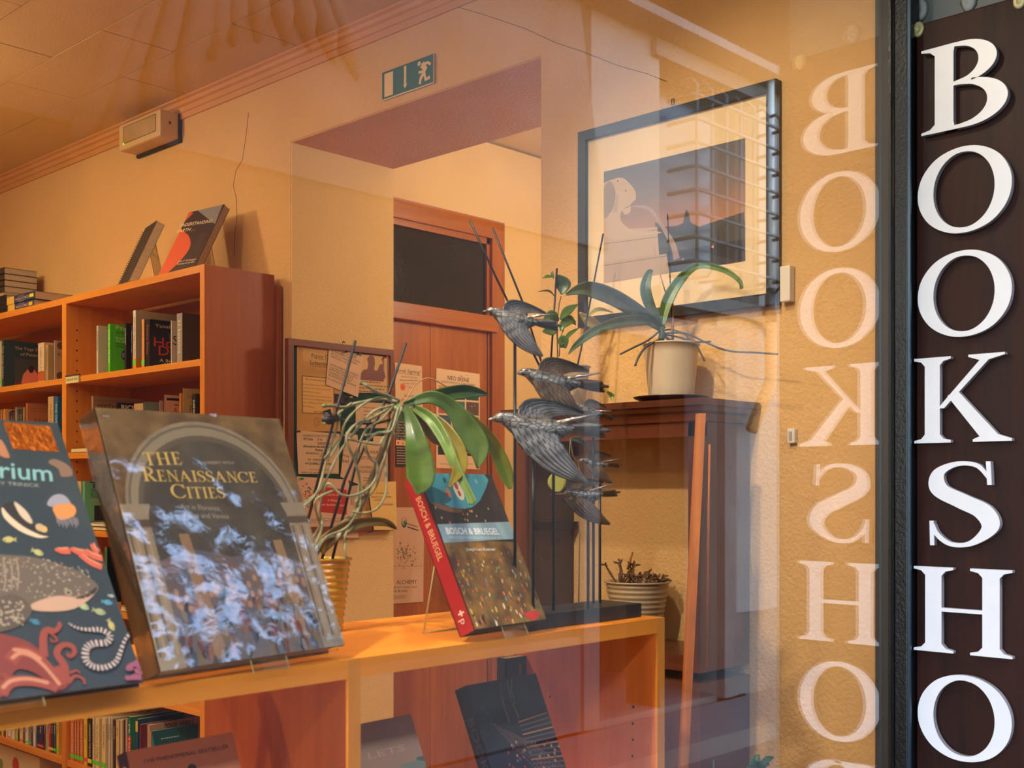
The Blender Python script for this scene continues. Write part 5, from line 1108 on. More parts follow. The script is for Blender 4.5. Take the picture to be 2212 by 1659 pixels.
# main stem and crown
b = MB(); b.tube(spline([tuple(p) for p in px_path([(675, 1200, 0.03), (690, 1170, 0.02), (730, 1140, 0.01), (770, 1105), (800, 1040, 0.01), (830, 960), (850, 905), (868, 875)], YO)], 5), [0.0075] * 6 + [0.0045] * 30, stem_m, 8); b.build('stem', oy)
roots = [([(858, 868), (820, 862), (775, 870), (740, 880), (715, 876), (697, 877)], 0.0032), ([(862, 866), (838, 855), (810, 845), (790, 832), (778, 826)], 0.0032), ([(850, 875), (805, 890), (765, 935), (735, 975), (712, 1020), (690, 1060), (640, 1100)], 0.0026),
         ([(735, 895), (722, 940), (706, 990), (690, 1050), (672, 1080), (648, 1098)], 0.0024), ([(845, 880), (800, 905), (770, 915), (748, 948), (768, 1000), (776, 1050), (760, 1120), (722, 1175)], 0.0028), ([(860, 880), (845, 930), (815, 935), (790, 960), (800, 990), (815, 1005), (808, 1040), (780, 1065), (740, 1070), (712, 1045), (700, 1060), (690, 1100), (696, 1130), (692, 1150), (680, 1180)], 0.0026),
         ([(855, 885), (840, 960), (825, 975), (832, 1010), (834, 1060), (818, 1095), (790, 1108), (760, 1105)], 0.0024), ([(850, 890), (842, 920), (826, 950), (815, 960), (760, 950), (740, 940), (725, 960), (700, 990)], 0.0022), ([(868, 880), (850, 925), (828, 1000), (812, 1050), (790, 1080), (770, 1130), (748, 1150), (745, 1190), (750, 1208)], 0.0026),
         ([(700, 915), (715, 905), (735, 890), (760, 870)], 0.0028), ([(865, 875), (835, 858), (800, 865), (770, 885), (745, 915), (735, 950), (712, 990)], 0.0024), ([(720, 1060), (682, 1080), (684, 1110), (690, 1135), (672, 1170)], 0.0024), ([(770, 1080), (765, 1110), (740, 1150), (700, 1165), (680, 1190)], 0.0028), ([(780, 1070), (775, 1100), (748, 1140), (705, 1160), (684, 1195)], 0.0024), ([(850, 875), (825, 905), (790, 930), (770, 985), (776, 1040), (790, 1070)], 0.0022), ([(790, 940), (822, 935), (845, 920), (858, 890)], 0.0026), ([(845, 895), (848, 930), (860, 940), (858, 905)], 0.002)]
for i, (pts, r) in enumerate(roots):
    q_ = spline([tuple(at(p[0], p[1], Y=YO - 0.006 + 0.012 * math.sin(i * 2.1 + j * 0.9))) for j, p in enumerate(pts)], 5)
    rad = [r * (0.9 + 0.15 * math.sin(j * 1.3 + i)) * (0.75 if j > len(q_) - 3 else 1) * 0.76 for j in range(len(q_))]
    b = MB(); b.tube(q_, rad, root_m, 7)
    ro_ = b.build('aerial_root', oy)
    if i in (0, 1, 2, 9): b = MB(); b.tube([q_[-3], q_[-2], q_[-1]] if i != 9 else [q_[0], q_[1], q_[2]], [r * 0.9, r * 0.85, r * 0.3] if i != 9 else [r * 0.3, r * 0.85, r * 0.95], root_tip, 7); b.build('root_tip', ro_)
b = MB(); b.tube(spline([tuple(p) for p in px_path([(872, 870), (885, 850), (900, 828), (924, 817), (945, 824), (965, 836)], YO)], 5), 0.0010, pm('dry_stalk', (176, 128, 84), 0.8), 5); b.build('dry_stalk', oy)
L_ = [([(872, 874, 0), (915, 862, -0.01), (960, 852, -0.01), (1010, 846, -0.02), (1055, 852, -0.03)], [0.006, 0.014, 0.020, 0.019, 0.003], lf_dark, 0.5),
      ([(880, 872, 0), (930, 858, -0.02), (975, 880, -0.03), (1008, 925, -0.04), (1034, 970, -0.05), (1032, 1012, -0.05)], [0.008, 0.018, 0.022, 0.032, 0.030, 0.003], lf_mid, 0.3),
      ([(874, 874, 0), (888, 910, -0.03), (900, 960, -0.06), (908, 1010, -0.12), (908, 1045, -0.15), (902, 1068, -0.17)], [0.006, 0.018, 0.030, 0.036, 0.032, 0.004], lf_dark, 0.25),
      ([(890, 878, 0), (930, 905, -0.04), (962, 955, -0.07), (985, 1010, -0.12), (1010, 1060, -0.16), (1022, 1090, -0.18)], [0.008, 0.016, 0.015, 0.012, 0.010, 0.012], lf_mid, 0.6),
      ([(905, 885, 0), (950, 915, -0.03), (985, 965, -0.07), (992, 1010, -0.12), (970, 1052, -0.16)], [0.006, 0.016, 0.022, 0.020, 0.003], lf_lite if False else lf_olive, 0.3),
      ([(888, 882, 0.01), (915, 905, 0.01), (940, 940, 0.01), (962, 965, 0.01)], [0.006, 0.018, 0.022, 0.004], lf_brown, 0.3),
      ([(985, 880, 0.0), (1030, 915, 0), (1068, 965, 0), (1092, 1020, 0), (1102, 1056, 0)], [0.008, 0.014, 0.020, 0.022, 0.006], lf_lite, 0.3),
      ([(690, 1190, 0.02), (730, 1150, 0.0), (780, 1130, -0.01), (830, 1128, -0.02), (856, 1142, -0.02)], [0.014, 0.018, 0.013, 0.010, 0.003], lf_brown, 0.6),
      ([(852, 868, 0), (860, 885, -0.01), (868, 905, -0.01), (866, 890, -0.01)], [0.004, 0.010, 0.008, 0.002], lf_mid, 0.3)]
for pts, W, m, fd in L_: leaf(pts, W, YO, m, oy, fold=fd)
# a second clear stand between the pot and the red book shows its edges
# ---- display cabinet
cab = thing('glass_cabinet', 'dark wood display cabinet with open glazed front against the wall under the picture', 'cabinet', (1.86, 1.45, 0))
ctz = at(1520, 858, X=1.765).z
corner = at(1520, 857, X=1.765); cy0 = corner.y; cyl = at(1082, 880, X=1.765).y; cx0 = 1.765; cx1 = WX - 0.004
def cor(x0, x1, y0, y1):
    b = MB(); prof = [(0.0, 0.0), (0.0, -0.012), (-0.006, -0.014), (-0.008, -0.022), (-0.016, -0.026), (-0.018, -0.040), (-0.022, -0.042)]
    R = []
    for o_, z in prof: R.append([V((x0 - o_, y0 - o_, ctz + z)), V((x1, y0 - o_, ctz + z)), V((x1, y1 + o_, ctz + z)), V((x0 - o_, y1 + o_, ctz + z))])
    b.rings(R[::-1], darkwy, smooth=False); return b
cor(cx0, cx1, cy0, cyl).build('cornice_top', cab)
fx0, fx1, fy0, fy1 = cx0 + 0.024, cx1, cy0 + 0.024, cyl - 0.022; zt0 = ctz - 0.042; zb0 = EYE - 0.305
b = MB(); b.box((fx0, fy0, zb0), (fx0 + 0.026, fy0 + 0.026, zt0), darkw); b.build('corner_post', cab)
b = MB(); b.box((fx0, fy1 - 0.026, zb0), (fx0 + 0.026, fy1, zt0), darkw); b.build('corner_post', cab)
b = MB(); b.box((fx0 + 0.026, fy0, zb0), (fx1, fy0 + 0.014, zt0), darkw); b.build('end_panel', cab)
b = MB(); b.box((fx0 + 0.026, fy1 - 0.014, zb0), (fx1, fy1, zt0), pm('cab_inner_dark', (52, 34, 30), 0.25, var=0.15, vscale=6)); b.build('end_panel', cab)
b = MB(); b.box((fx0, fy0, zt0 - 0.026), (fx0 + 0.022, fy1, zt0), darkwy); b.build('head_rail', cab)
b = MB(); b.box((fx0, fy0, zb0 - 0.03), (fx1, fy1, zb0), darkwy); b.build('cabinet_floor', cab)
b = MB(); b.box((fx0, fy0, 0.02), (fx1, fy1, zb0 - 0.05), pm('cab_lower', (84, 46, 34), 0.45, var=0.15, vscale=5)); b.build('base_cupboard', cab)
b = MB(); b.box((fx0 + 0.03, fy1 - 0.03, zb0 + 0.38), (fx1, fy1 - 0.014, zb0 + 0.40), black_metal); b.box((fx0 + 0.03, fy1 - 0.03, zb0 + 0.22), (fx1, fy1 - 0.014, zb0 + 0.236), black_metal); b.build('shelf_bracket', cab)
b = MB(); b.box((fx0 + 0.006, fy0 + 0.026, zb0), (fx0 + 0.009, fy1 - 0.026, zt0 - 0.026), glass_mat('cab_glass', 0.04, 4)); b.build('glass_front', cab)
# leaning worn batten by the cabinet
p0 = at(1517, 893, X=fx0 - 0.012); p1 = at(1477, 1659, X=fx0 - 0.05)
p0 = at(1516, 893, Y=1.175); p1 = at(1478, 1659, Y=1.185)
b = MB(); d = (p1 - p0); p1 = p0 + d * 1.9; s_ = V((0.7266, -0.687, 0)).cross(V((0, 0, 1))).normalized(); w_ = RT * 0.0072
p1.z = max(p1.z, 0.0)
b.prism([p0 - w_, p0 + w_, p1 + w_ * 1.05, p1 - w_ * 1.05], V((0.008, 0.010, 0)), orangew); b.build('wooden_batten', base=p1, label='narrow scuffed orange brown batten leaning before the glass cabinet', cat='batten')
b = MB(); p0 = at(1533, 960, Y=1.2); p1 = at(1526, 1440, Y=1.2); b.tube([p0, p1], 0.0022, orangew, 6); b.build('thin_rod', base=p1, label='thin orange brown rod beside the leaning batten', cat='rod')
# pot plants at the cabinet
pc = at(1450, 745, X=1.866); wp = 61 / 2532 * (V((pc.x, pc.y, 0)).dot(VW))
dcz = ctz + 0.0008
b = MB(); hgt = pc.z - ctz
whitep = pm('cream_ceramic', (196, 180, 156), 0.35, var=0.04, vscale=6, coat=0.2)
sc_ = thing('saucer', 'black flared saucer under the cream pot on the cabinet', 'saucer', (pc.x, pc.y, dcz))
b.lathe([(0.0005, 0.0), (0.048, 0.0), (0.072, 0.010), (0.074, 0.0125), (0.070, 0.0125), (0.046, 0.004), (0.0005, 0.004)], (pc.x, pc.y, dcz), pm('saucer_black', (40, 24, 34), 0.3), 40); b.build('dish', sc_)
pot = ribbed_pot('cream_pot', 'tall smooth cream orchid pot standing on the black saucer', (pc.x, pc.y, dcz + 0.0125), wp * 0.80, wp * 0.985, hgt - 0.014, whitep, 1, amp=0.0, rimw=0.003)
orc = thing('orchid', 'orchid with long arching strap leaves in the cream pot on the cabinet', 'orchid', (pc.x, pc.y, pc.z))
Yq = (pc.y, 1.866, 1450)
for pts, W, m, fd in (([(1432, 712, 0), (1380, 675, 0), (1320, 640, 0), (1265, 624, 0), (1222, 636, 0)], [0.012, 0.026, 0.030, 0.026, 0.004], lf_blue, 0.45), ([(1428, 705, 0.01), (1395, 692, 0), (1340, 695, 0), (1285, 715, 0), (1245, 745, 0), (1228, 765, 0)], [0.010, 0.018, 0.018, 0.016, 0.010, 0.002], lf_blue, 0.4),
                    ([(1424, 700, 0), (1402, 655, 0), (1394, 620, 0), (1402, 590, 0), (1410, 585, 0)], [0.010, 0.020, 0.020, 0.012, 0.002], lf_blue, 0.4), ([(1430, 705, 0), (1440, 655, 0), (1465, 610, 0), (1505, 575, 0), (1560, 582, 0), (1596, 605, 0), (1602, 624, 0)], [0.010, 0.022, 0.020, 0.012, 0.010, 0.008, 0.006], lf_mid, 0.4)): leaf(pts, W, Yq, m, orc, fold=fd)
b = MB(); b.tube(px_path([(1428, 740, 0), (1430, 720, 0), (1428, 700, 0)], Yq), 0.006, lf_blue, 8); b.build('stem', orc)
for pts, r in (([(1425, 715), (1400, 735), (1370, 750), (1340, 765)], 0.002), ([(1420, 735), (1395, 750), (1380, 770), (1372, 790)], 0.0022), ([(1430, 720), (1480, 720), (1530, 742), (1575, 758), (1640, 762), (1680, 765)], 0.0018), ([(1435, 725), (1470, 745), (1500, 745), (1512, 760), (1522, 780)], 0.002), ([(1432, 722), (1465, 728), (1500, 738), (1535, 738)], 0.0018), ([(1430, 725), (1445, 735), (1455, 755), (1458, 757)], 0.0018), ([(1432, 715), (1450, 712), (1480, 722), (1490, 740)], 0.0018)):
    b = MB(); b.tube(spline([tuple(p) for p in px_path(pts, Yq)], 4), r, pm('root_slate', (76, 80, 84), 0.7), 6); b.build('aerial_root', orc)
b = MB(); b.tube(px_path([(1453, 745), (1446, 560), (1442, 462)], Yq), 0.0013, stake_m, 5); b.build('stake', orc)
b = MB(); b.tube(px_path([(1453, 740), (1452, 655)], Yq), 0.003, pm('peg_wood', (160, 116, 84), 0.7), 6); b.tube(px_path([(1448, 648), (1456, 647)], Yq), 0.0015, stake_m, 4); b.build('wooden_peg', orc)
b = MB(); b.tube(px_path([(1425, 590), (1437, 630)], Yq), 0.0012, pm('dry_stalk', (176, 128, 84), 0.8), 4); b.build('dry_stalk', orc)
# round-leaved plant with stakes
Yr = 1.53
rc = at(1232, 850, Y=1.575)
rp_ = ribbed_pot('plain_pot', 'beige pot half hidden behind the metal birds on the cabinet', (rc.x, 1.575, dcz), 0.030, 0.040, 0.085, pm('beige_ceramic', (176, 160, 140), 0.4), 1, amp=0)
rl = thing('rubber_plant', 'small round-leaved plant tied to black stakes behind the topmost bird', 'plant', (rc.x, 1.575, dcz + 0.085))
for pts in ([(1015, 476, 0), (1072, 600, 0), (1170, 800, 0)], [(1064, 492, 0), (1130, 655, 0), (1175, 800, 0)], [(1203, 580, 0), (1190, 780, 0)]):
    b = MB(); b.tube(px_path(pts, Yr), 0.0022, stake_m, 6); b.build('stake', rl)
b = MB(); b.tube(px_path([(1303, 505, 0), (1255, 755, 0), (1245, 800, 0)], 1.5), 0.002, stake_m, 6); b.build('stake', rl)
b = MB(); b.tube(px_path([(1205, 790), (1203, 700), (1208, 655), (1212, 640)], Yr), 0.0014, stem_m, 5); b.tube(px_path([(1208, 770), (1210, 730), (1222, 700)], Yr), 0.0012, stem_m, 5); b.build('stem', rl)
for pts, w, m in (([(1203, 595), (1215, 615), (1213, 636)], 0.034, lf_blue), ([(1192, 598), (1182, 597), (1172, 601)], 0.007, lf_lite), ([(1196, 602), (1193, 592), (1195, 586)], 0.007, lf_mid), ([(1210, 690), (1225, 672), (1248, 658)], 0.018, lf_mid), ([(1212, 690), (1230, 688), (1244, 702)], 0.014, lf_mid), ([(1212, 715), (1218, 700), (1244, 694)], 0.016, lf_mid), ([(1205, 695), (1190, 685), (1174, 690)], 0.028, lf_mid), ([(1204, 705), (1190, 712), (1172, 716)], 0.024, lf_mid), ([(1213, 745), (1230, 722), (1252, 708)], 0.009, lf_mid), ([(1205, 740), (1215, 738), (1222, 752)], 0.026, lf_mid), ([(1198, 640), (1185, 628), (1162, 630)], 0.004, lf_brown), ([(1300, 705), (1275, 695), (1252, 675)], 0.024, pm('leaf_yellow', (176, 166, 104), 0.5)), ([(1262, 690), (1290, 668), (1325, 675)], 0.008, pm('leaf_yellow', (176, 166, 104), 0.5)), ([(1215, 855), (1222, 830), (1230, 815)], 0.016, pm('leaf_yellow', (176, 166, 104), 0.5))):
    leaf([(x, y, 0) for x, y in pts], [w * 0.25, w, w * 0.12], Yr, m, rl, n=3)
# trailing leaves under the birds
tv = thing('trailing_vine', 'thin trailing vine with a round yellow green leaf among the metal birds', 'vine', at(1250, 1300, Y=1.25))
b = MB(); b.tube(spline([tuple(p) for p in px_path([(1232, 950), (1238, 985), (1250, 1005), (1245, 1030), (1232, 1045)], 1.25)], 4), 0.0012, stem_m, 5); b.tube(px_path([(1245, 1030), (1252, 1150), (1250, 1310)], 1.25), 0.001, stem_m, 5); b.tube(px_path([(1232, 950), (1225, 1045)], 1.25), 0.0007, stem_m, 4); b.build('stem', tv)
for pts, w, m in (([(1200, 1020), (1200, 1040), (1202, 1062)], 0.030, pm('leaf_yellowgreen', (138, 142, 56), 0.6)), ([(1232, 948), (1250, 950), (1272, 964)], 0.010, lf_blue), ([(1196, 972), (1202, 962), (1208, 955)], 0.009, pm('leaf_yellow', (176, 166, 104), 0.5)), ([(1310, 845), (1322, 855), (1320, 865)], 0.008, lf_lite)):
    (leaf([(x, 1020 + 42 * k_ / 6, 0) for k_ in range(7) for x in (1203,)], [w * math.sin(PI * max(0.04, min(0.96, k_ / 6))) ** 0.5 for k_ in range(7)], 1.25, m, tv, n=3, fold=0.05) if w > 0.02 else leaf([(x, y, 0) for x, y in pts], [w * 0.3, w, w * 0.1], 1.25, m, tv, n=3))
# ribbed pot inside the cabinet
ic = at(1377, 1254, X=1.872); iw = 74 / 2532 * V((ic.x, ic.y, 0)).dot(VW)
pot2 = ribbed_pot('ribbed_pot', 'wide cream ribbed pot with dry succulents inside the glass cabinet', (ic.x, ic.y, zb0 + 0.0005), iw * 0.62, iw * 0.93, ic.z - zb0 - 0.004, pm('cream_stoneware', (170, 152, 122), 0.35, var=0.08, vscale=10, coat=0.3), 12, amp=0.0010, rimw=0.006)
sc2 = thing('succulent', 'dried straggly succulent growing in the wide ribbed pot', 'plant', (ic.x, ic.y, ic.z))
for i in range(26):
    a = rn.uniform(-iw * 0.8, iw * 0.75); c_ = rn.uniform(-0.03, 0.03); h = 0.045 if a < -iw * 0.3 else 0.02
    p = V((ic.x, ic.y, ic.z - 0.012)) + RT * a + VW * c_; pts = [p]
    for j in range(3): pts.append(pts[-1] + V((rn.uniform(-0.012, 0.012), rn.uniform(-0.012, 0.012), h * rn.uniform(0.2, 0.45))))
    b = MB(); b.tube(pts, [0.0022, 0.002, 0.003, 0.001], pm('succulent_brown', (96, 68, 50), 0.8, var=0.3, vscale=60), 5)
    for j in range(4):
        e = pts[-1] + V((rn.uniform(-0.012, 0.012), rn.uniform(-0.012, 0.012), rn.uniform(-0.004, 0.01))); b.tube([pts[-1], (pts[-1] + e) / 2, e], [0.001, 0.003, 0.0005], pm('succulent_brown', (96, 68, 50), 0.8), 4)
    b.build('sprig', sc2)
b = MB(); q_ = at(1356, 1230, X=1.872); b.tube([q_, q_ + RT * 0.010 + V((0, 0, 0.035))], [0.003, 0.002], pm('dead_leaf', (170, 100, 44), 0.7), 5); b.build('dead_leaf', sc2)
# small plant at the foot of the window
lp = at(1650, 1655, Y=1.0)
pp = ribbed_pot('sill_pot', 'dark pot standing low by the window corner', (lp.x, 1.0, 0.9355), 0.03, 0.042, 0.10, pm('pot_dark', (50, 44, 44), 0.5), 1, amp=0)
sp = thing('sill_plant', 'small glossy leafed plant just rising over the bottom edge near the corner', 'plant', (lp.x, 1.0, 1.035))
b = MB(); b.tube([(lp.x, 1.0, 1.02), (lp.x, 1.0, lp.z)], 0.002, lf_dark, 5); b.build('stem', sp)
lfg = leaf_mat('leaf_glossy', (40, 70, 44), (60, 96, 62), 0.2)
for pts, w in (([(1645, 1659), (1633, 1645), (1640, 1630)], 0.018), ([(1640, 1659), (1655, 1642), (1672, 1635)], 0.011), ([(1648, 1662), (1652, 1650), (1662, 1652)], 0.012), ([(1640, 1665), (1625, 1658), (1612, 1659)], 0.012)): leaf([(x, y, 0) for x, y in pts], [w * 0.4, w, w * 0.1], 1.0, lfg, sp, n=3)
b = MB(); q0 = at(1542, 1641, Y=1.02); b.tube([q0, (q0.x, q0.y, 0.96)], 0.003, stake_m, 6); b.build('stub_stake', base=(q0.x, q0.y, 0.96), label='short dark stake end near the bottom edge below the cabinet', cat='stake')

# ================================================================== metal birds
pew = bpy.data.materials.new('pewter'); pew.use_nodes = True; nt = pew.node_tree; pb = nt.nodes['Principled BSDF']; pb.inputs['Metallic'].default_value = 0.75; pb.inputs['Roughness'].default_value = 0.38
tc = nt.nodes.new('ShaderNodeTexCoord'); vo = nt.nodes.new('ShaderNodeTexVoronoi'); vo.inputs['Scale'].default_value = 130; vo.feature = 'DISTANCE_TO_EDGE'; mp = nt.nodes.new('ShaderNodeMapping'); mp.inputs['Scale'].default_value = (0.8, 0.8, 1.3)
nt.links.new(tc.outputs['Object'], mp.inputs[0]); nt.links.new(mp.outputs[0], vo.inputs['Vector']); rp = nt.nodes.new('ShaderNodeValToRGB'); rp.color_ramp.elements[0].position = 0.0; rp.color_ramp.elements[1].position = 0.14; rp.color_ramp.elements[0].color = (0.02, 0.02, 0.022, 1); rp.color_ramp.elements[1].color = (0.23, 0.235, 0.235, 1)
nt.links.new(vo.outputs['Distance'], rp.inputs['Fac']); nt.links.new(rp.outputs[0], pb.inputs['Base Color']); bp = nt.nodes.new('ShaderNodeBump'); bp.inputs['Strength'].default_value = 0.6; bp.inputs['Distance'].default_value = 0.002; nt.links.new(rp.outputs[0], bp.inputs['Height']); nt.links.new(bp.outputs[0], pb.inputs['Normal'])
wing_dark = pm('wing_groove', (30, 30, 32), 0.6, metal=0.4)
pew2 = pm('pewter_wing', (104, 104, 106), 0.42, metal=0.75, var=0.35, vscale=60); pewb = pm('pewter_brown', (92, 72, 54), 0.45, metal=0.7, var=0.35, vscale=60); silver = pm('polished_beak', (190, 188, 184), 0.2, metal=0.95)
def bird(beak, tail, s, Y, yaw, label, wingm, long_beak=False, wu=1.0, parent_base=None):
    """cast bird, beak and tail given in the photograph; s overall length"""
    p0 = at(*beak, Y=Y); D = V((p0.x, p0.y, 0)).dot(VW)
    f = (V((-0.80, 0.60, 0))).normalized(); f = Matrix.Rotation(yaw, 3, 'Z') @ f
    r = ray(*tail); r2 = RT - VW * ((tail[0] - CX) / F); e = p0; Lh = -(e.x * r2.x + e.y * r2.y) / (-(f.x * r2.x + f.y * r2.y))
    q = p0 - f * Lh; Dq = V((q.x, q.y, 0)).dot(VW); q.z = EYE + (HY - tail[1]) / F * Dq
    X_ = (p0 - q).normalized(); Y_ = V((0, 0, 1)).cross(X_).normalized(); Z_ = X_.cross(Y_); L = (p0 - q).length
    Mx = Matrix(((X_.x, Y_.x, Z_.x, q.x), (X_.y, Y_.y, Z_.y, q.y), (X_.z, Y_.z, Z_.z, q.z), (0, 0, 0, 1))) @ Matrix.Scale(L, 4)
    o = thing('metal_bird', label, 'figurine', Mx @ V((0.5, 0, 0)), 'cast metal birds on rods')
    # body: rings from tail root to head
    bl = 0.0 if not long_beak else -0.14
    prof = [(0.26, -0.00, 0.045, 0.022), (0.36, -0.02, 0.062, 0.055), (0.50, -0.045, 0.078, 0.088), (0.62, -0.05, 0.082, 0.092), (0.73, -0.025, 0.07, 0.078), (0.82, 0.005, 0.052, 0.056), (0.875, 0.022, 0.045, 0.046), (0.915, 0.024, 0.040, 0.040), (0.95, 0.014, 0.024, 0.024), (0.965, 0.008, 0.012, 0.014)]
    prof = [(x, z * 1.1, a * 1.25, c * (1.35 if x < 0.85 else 1.1)) for x, z, a, c in prof]
    if long_beak: prof = [(0.2 + (x - 0.26) * 0.82, z, a, c) for x, z, a, c in prof]
    q_ = spline(prof, 4); R = [[Mx @ V((x, a * math.cos(2 * PI * j / 16), z + c * math.sin(2 * PI * j / 16))) for j in range(16)] for x, z, a, c in q_]
    b = MB(); b.rings(R, pew); bd = b.build('body', o)
    x0 = q_[-1][0]; b = MB(); b.tube([Mx @ V((x0 - 0.012, 0, 0.010)), Mx @ V(((x0 + 1) / 2, 0, 0.004)), Mx @ V((1.0, 0, -0.002))], [0.015 * L, 0.009 * L if not long_beak else 0.006 * L, 0.002 * L], silver, 8); b.build('beak', bd)
    hx = q_[-9][0]
    for sy in (-1, 1):
        b = MB(); b.rings([[Mx @ V((hx + r_ * math.cos(2 * PI * j / 10), sy * (0.037 + d_), 0.030 + r_ * math.sin(2 * PI * j / 10))) for j in range(10)] for r_, d_ in ((0.016, -0.002), (0.014, 0.003), (0.009, 0.003), (0.006, 0.006), (0.0015, 0.008))], silver); b.build('eye', bd)
    # tail fan
    for tn_, (dz, dy) in enumerate(((0.05, 0.05), (0.035, 0.0), (0.0, -0.035), (-0.03, -0.05), (0.02, 0.03))):
        b = MB(); a0 = V((0.34, dy * 0.25, 0.0 + dz * 0.3)); e0 = V((-0.0 - 0.02 * tn_ + 0.02, dy, dz)); R = []
        for i in range(7):
            t = i / 6; c_ = a0.lerp(e0, t); w = 0.020 + 0.022 * math.sin(PI * min(1, t * 0.9 + 0.1)); R.append([Mx @ (c_ + V((0, w * 0.5 * math.cos(2 * PI * j / 6), w * 0.8 * math.sin(2 * PI * j / 6)))) for j in range(6)])
        b.rings(R, wingm); b.build('tail_feather', o)
    # wings: grooved shells
    def wing(sy, up, name='wing'):
        b = MB(); n, m_ = 24, 35; top = []; bot = []
        root_f = V((0.70, 0.06 * sy, 0.02 if up else -0.03)); root_b = V((0.40, 0.05 * sy, 0.015 if up else -0.04))
        if up: root_f = V((0.73, 0.06 * sy, 0.03)); root_b = V((0.44, 0.05 * sy, 0.02)); tip = V((0.14, 0.20 * sy, 0.20 * wu)); mid_f = V((0.80, 0.14 * sy, 0.40 * wu)); mid_b = V((0.50, 0.12 * sy, 0.13 * wu))
        else: root_f = V((0.82, 0.06 * sy, -0.06)); root_b = V((0.42, 0.05 * sy, -0.03)); tip = V((0.15, 0.16 * sy, -0.46)); mid_f = V((0.60, 0.14 * sy, -0.44)); mid_b = V((0.36, 0.12 * sy, -0.16))
        for i in range(n + 1):
            t = i / n
            f_ = root_f * (1 - t) ** 2 + mid_f * 2 * t * (1 - t) + tip * t * t; g_ = root_b * (1 - t) ** 2 + mid_b * 2 * t * (1 - t) + (tip + V((-0.02, 0, -0.03 if up else 0.03))) * t * t
            for j in range(m_ + 1):
                s = j / m_; c_ = f_.lerp(g_, s); rg = 0.007 * abs(math.sin(s * PI * 7)) * (1 if t > 0.35 else 0.5) + (0.006 * abs(math.sin(t * PI * 6 + s * 3)) if t < 0.5 else 0)
                th = 0.018 * (1 - t * 0.6) * (1 - s * 0.6)
                scal = 0.018 * (1 - abs(math.sin(s * 0 + t * PI * 9))) * (s > 0.95)
                top.append(Mx @ (c_ + V((scal, sy * (0.03 * math.sin(s * PI) + rg + th), 0)))); bot.append(Mx @ (c_ + V((scal, sy * (0.03 * math.sin(s * PI) - rg * 0.6), 0))))
        k = m_ + 1; N_ = len(top); fs = []
        for i in range(n):
            for j in range(m_): fs += [(i * k + j, i * k + j + 1, (i + 1) * k + j + 1, (i + 1) * k + j), (N_ + i * k + j, N_ + (i + 1) * k + j, N_ + (i + 1) * k + j + 1, N_ + i * k + j + 1)]
            fs += [(i * k, (i + 1) * k, N_ + (i + 1) * k, N_ + i * k), (i * k + m_, N_ + i * k + m_, N_ + (i + 1) * k + m_, (i + 1) * k + m_)]
        dk = []; lt_ = []
        for q_i, fc in enumerate(fs):
            v0 = fc[0] % N_; i_, j_ = v0 // k, v0 % k; t = (i_ + 0.5) / n; s = (j_ + 0.5) / m_
            g1 = (s * 7) % 1.0; g2 = (t * 12) % 1.0
            groove = (g1 < 0.18) if t > 0.42 else ((g2 < 0.22) or ((s * 7 + 0.5 * (int(t * 12) % 2)) % 1.0 < 0.18))
            (dk if groove else lt_).append(fc)
        b.add(top + bot, lt_, wingm, True); i0 = b.mi(wing_dark)
        for fc in dk: b.f.append(fc); b.m.append(i0); b.s.append(True)
        b.build(name, o)
    wing(-1, True); wing(1, False)
    b = MB(); b.tube([Mx @ V((0.42, 0.03, 0.035)), Mx @ V((0.26, 0.05, 0.085)), Mx @ V((0.07, 0.08, 0.15))], [0.020 * L, 0.017 * L, 0.006 * L], silver, 7); b.build('wing_quill', o)
    return o, Mx
Yb = 1.105
birds = [((1043, 672), (1202, 706), 0, 0.0, 'topmost grey metal bird soaring over the others with raised wing', pew2, False, 1.0),
         ((1112, 806), (1302, 838), 0.02, 0.0, 'brownish metal bird second from the top of the rods', pewb, False, 1.0),
         ((1054, 906), (1302, 934), -0.015, 0.0, 'largest silvery metal bird facing the drooping orchid leaf', pew2, False, 0.9),
         ((1238, 874), (1322, 903), 0.03, 0.0, 'small dark metal bird just behind the silvery one by the cabinet edge', pewb, False, 1.1),
         ((1248, 995), (1336, 1006), 0.03, 0.0, 'small metal bird with a shiny head below the silvery bird', pewb, False, 1.1),
         ((1187, 1068), (1330, 1066), 0.0, 0.0, 'lowest bird with a long straight needle beak', pewb, True, 0.9)]
MX = []
for bk, tl, dY, yw, lb, wm, lbk, wu in birds: MX.append(bird(bk, tl, 1, Yb + dY, yw, lb, wm, lbk, wu))
st = thing('bird_stand', 'low black slab with upright black rods carrying the metal birds', 'stand', (1.30, 1.105, SHZ))
sl0 = 1.165
b = MB(); b.box((sl0, 1.068, SHZ + 0.0005), (1.413, 1.145, SHZ + 0.021), pm('slab_black', (34, 38, 42), 0.4, var=0.1), bev=0.001); b.build('slab', st)
for (Mo, i, xf) in ((MX[0], 0, 0.55), (MX[1], 1, 0.55), (MX[2], 2, 0.60), (MX[3], 3, 0.45), (MX[4], 4, 0.45), (MX[5], 5, 0.42)):
    p = Mo[1] @ V((xf, 0, -0.09)); b = MB(); b.tube([(p.x, p.y, SHZ + 0.021), (p.x, p.y, p.z)], 0.0022, pm('rod_black', (18, 20, 26), 0.3, metal=0.5), 8); b.build('rod', st)
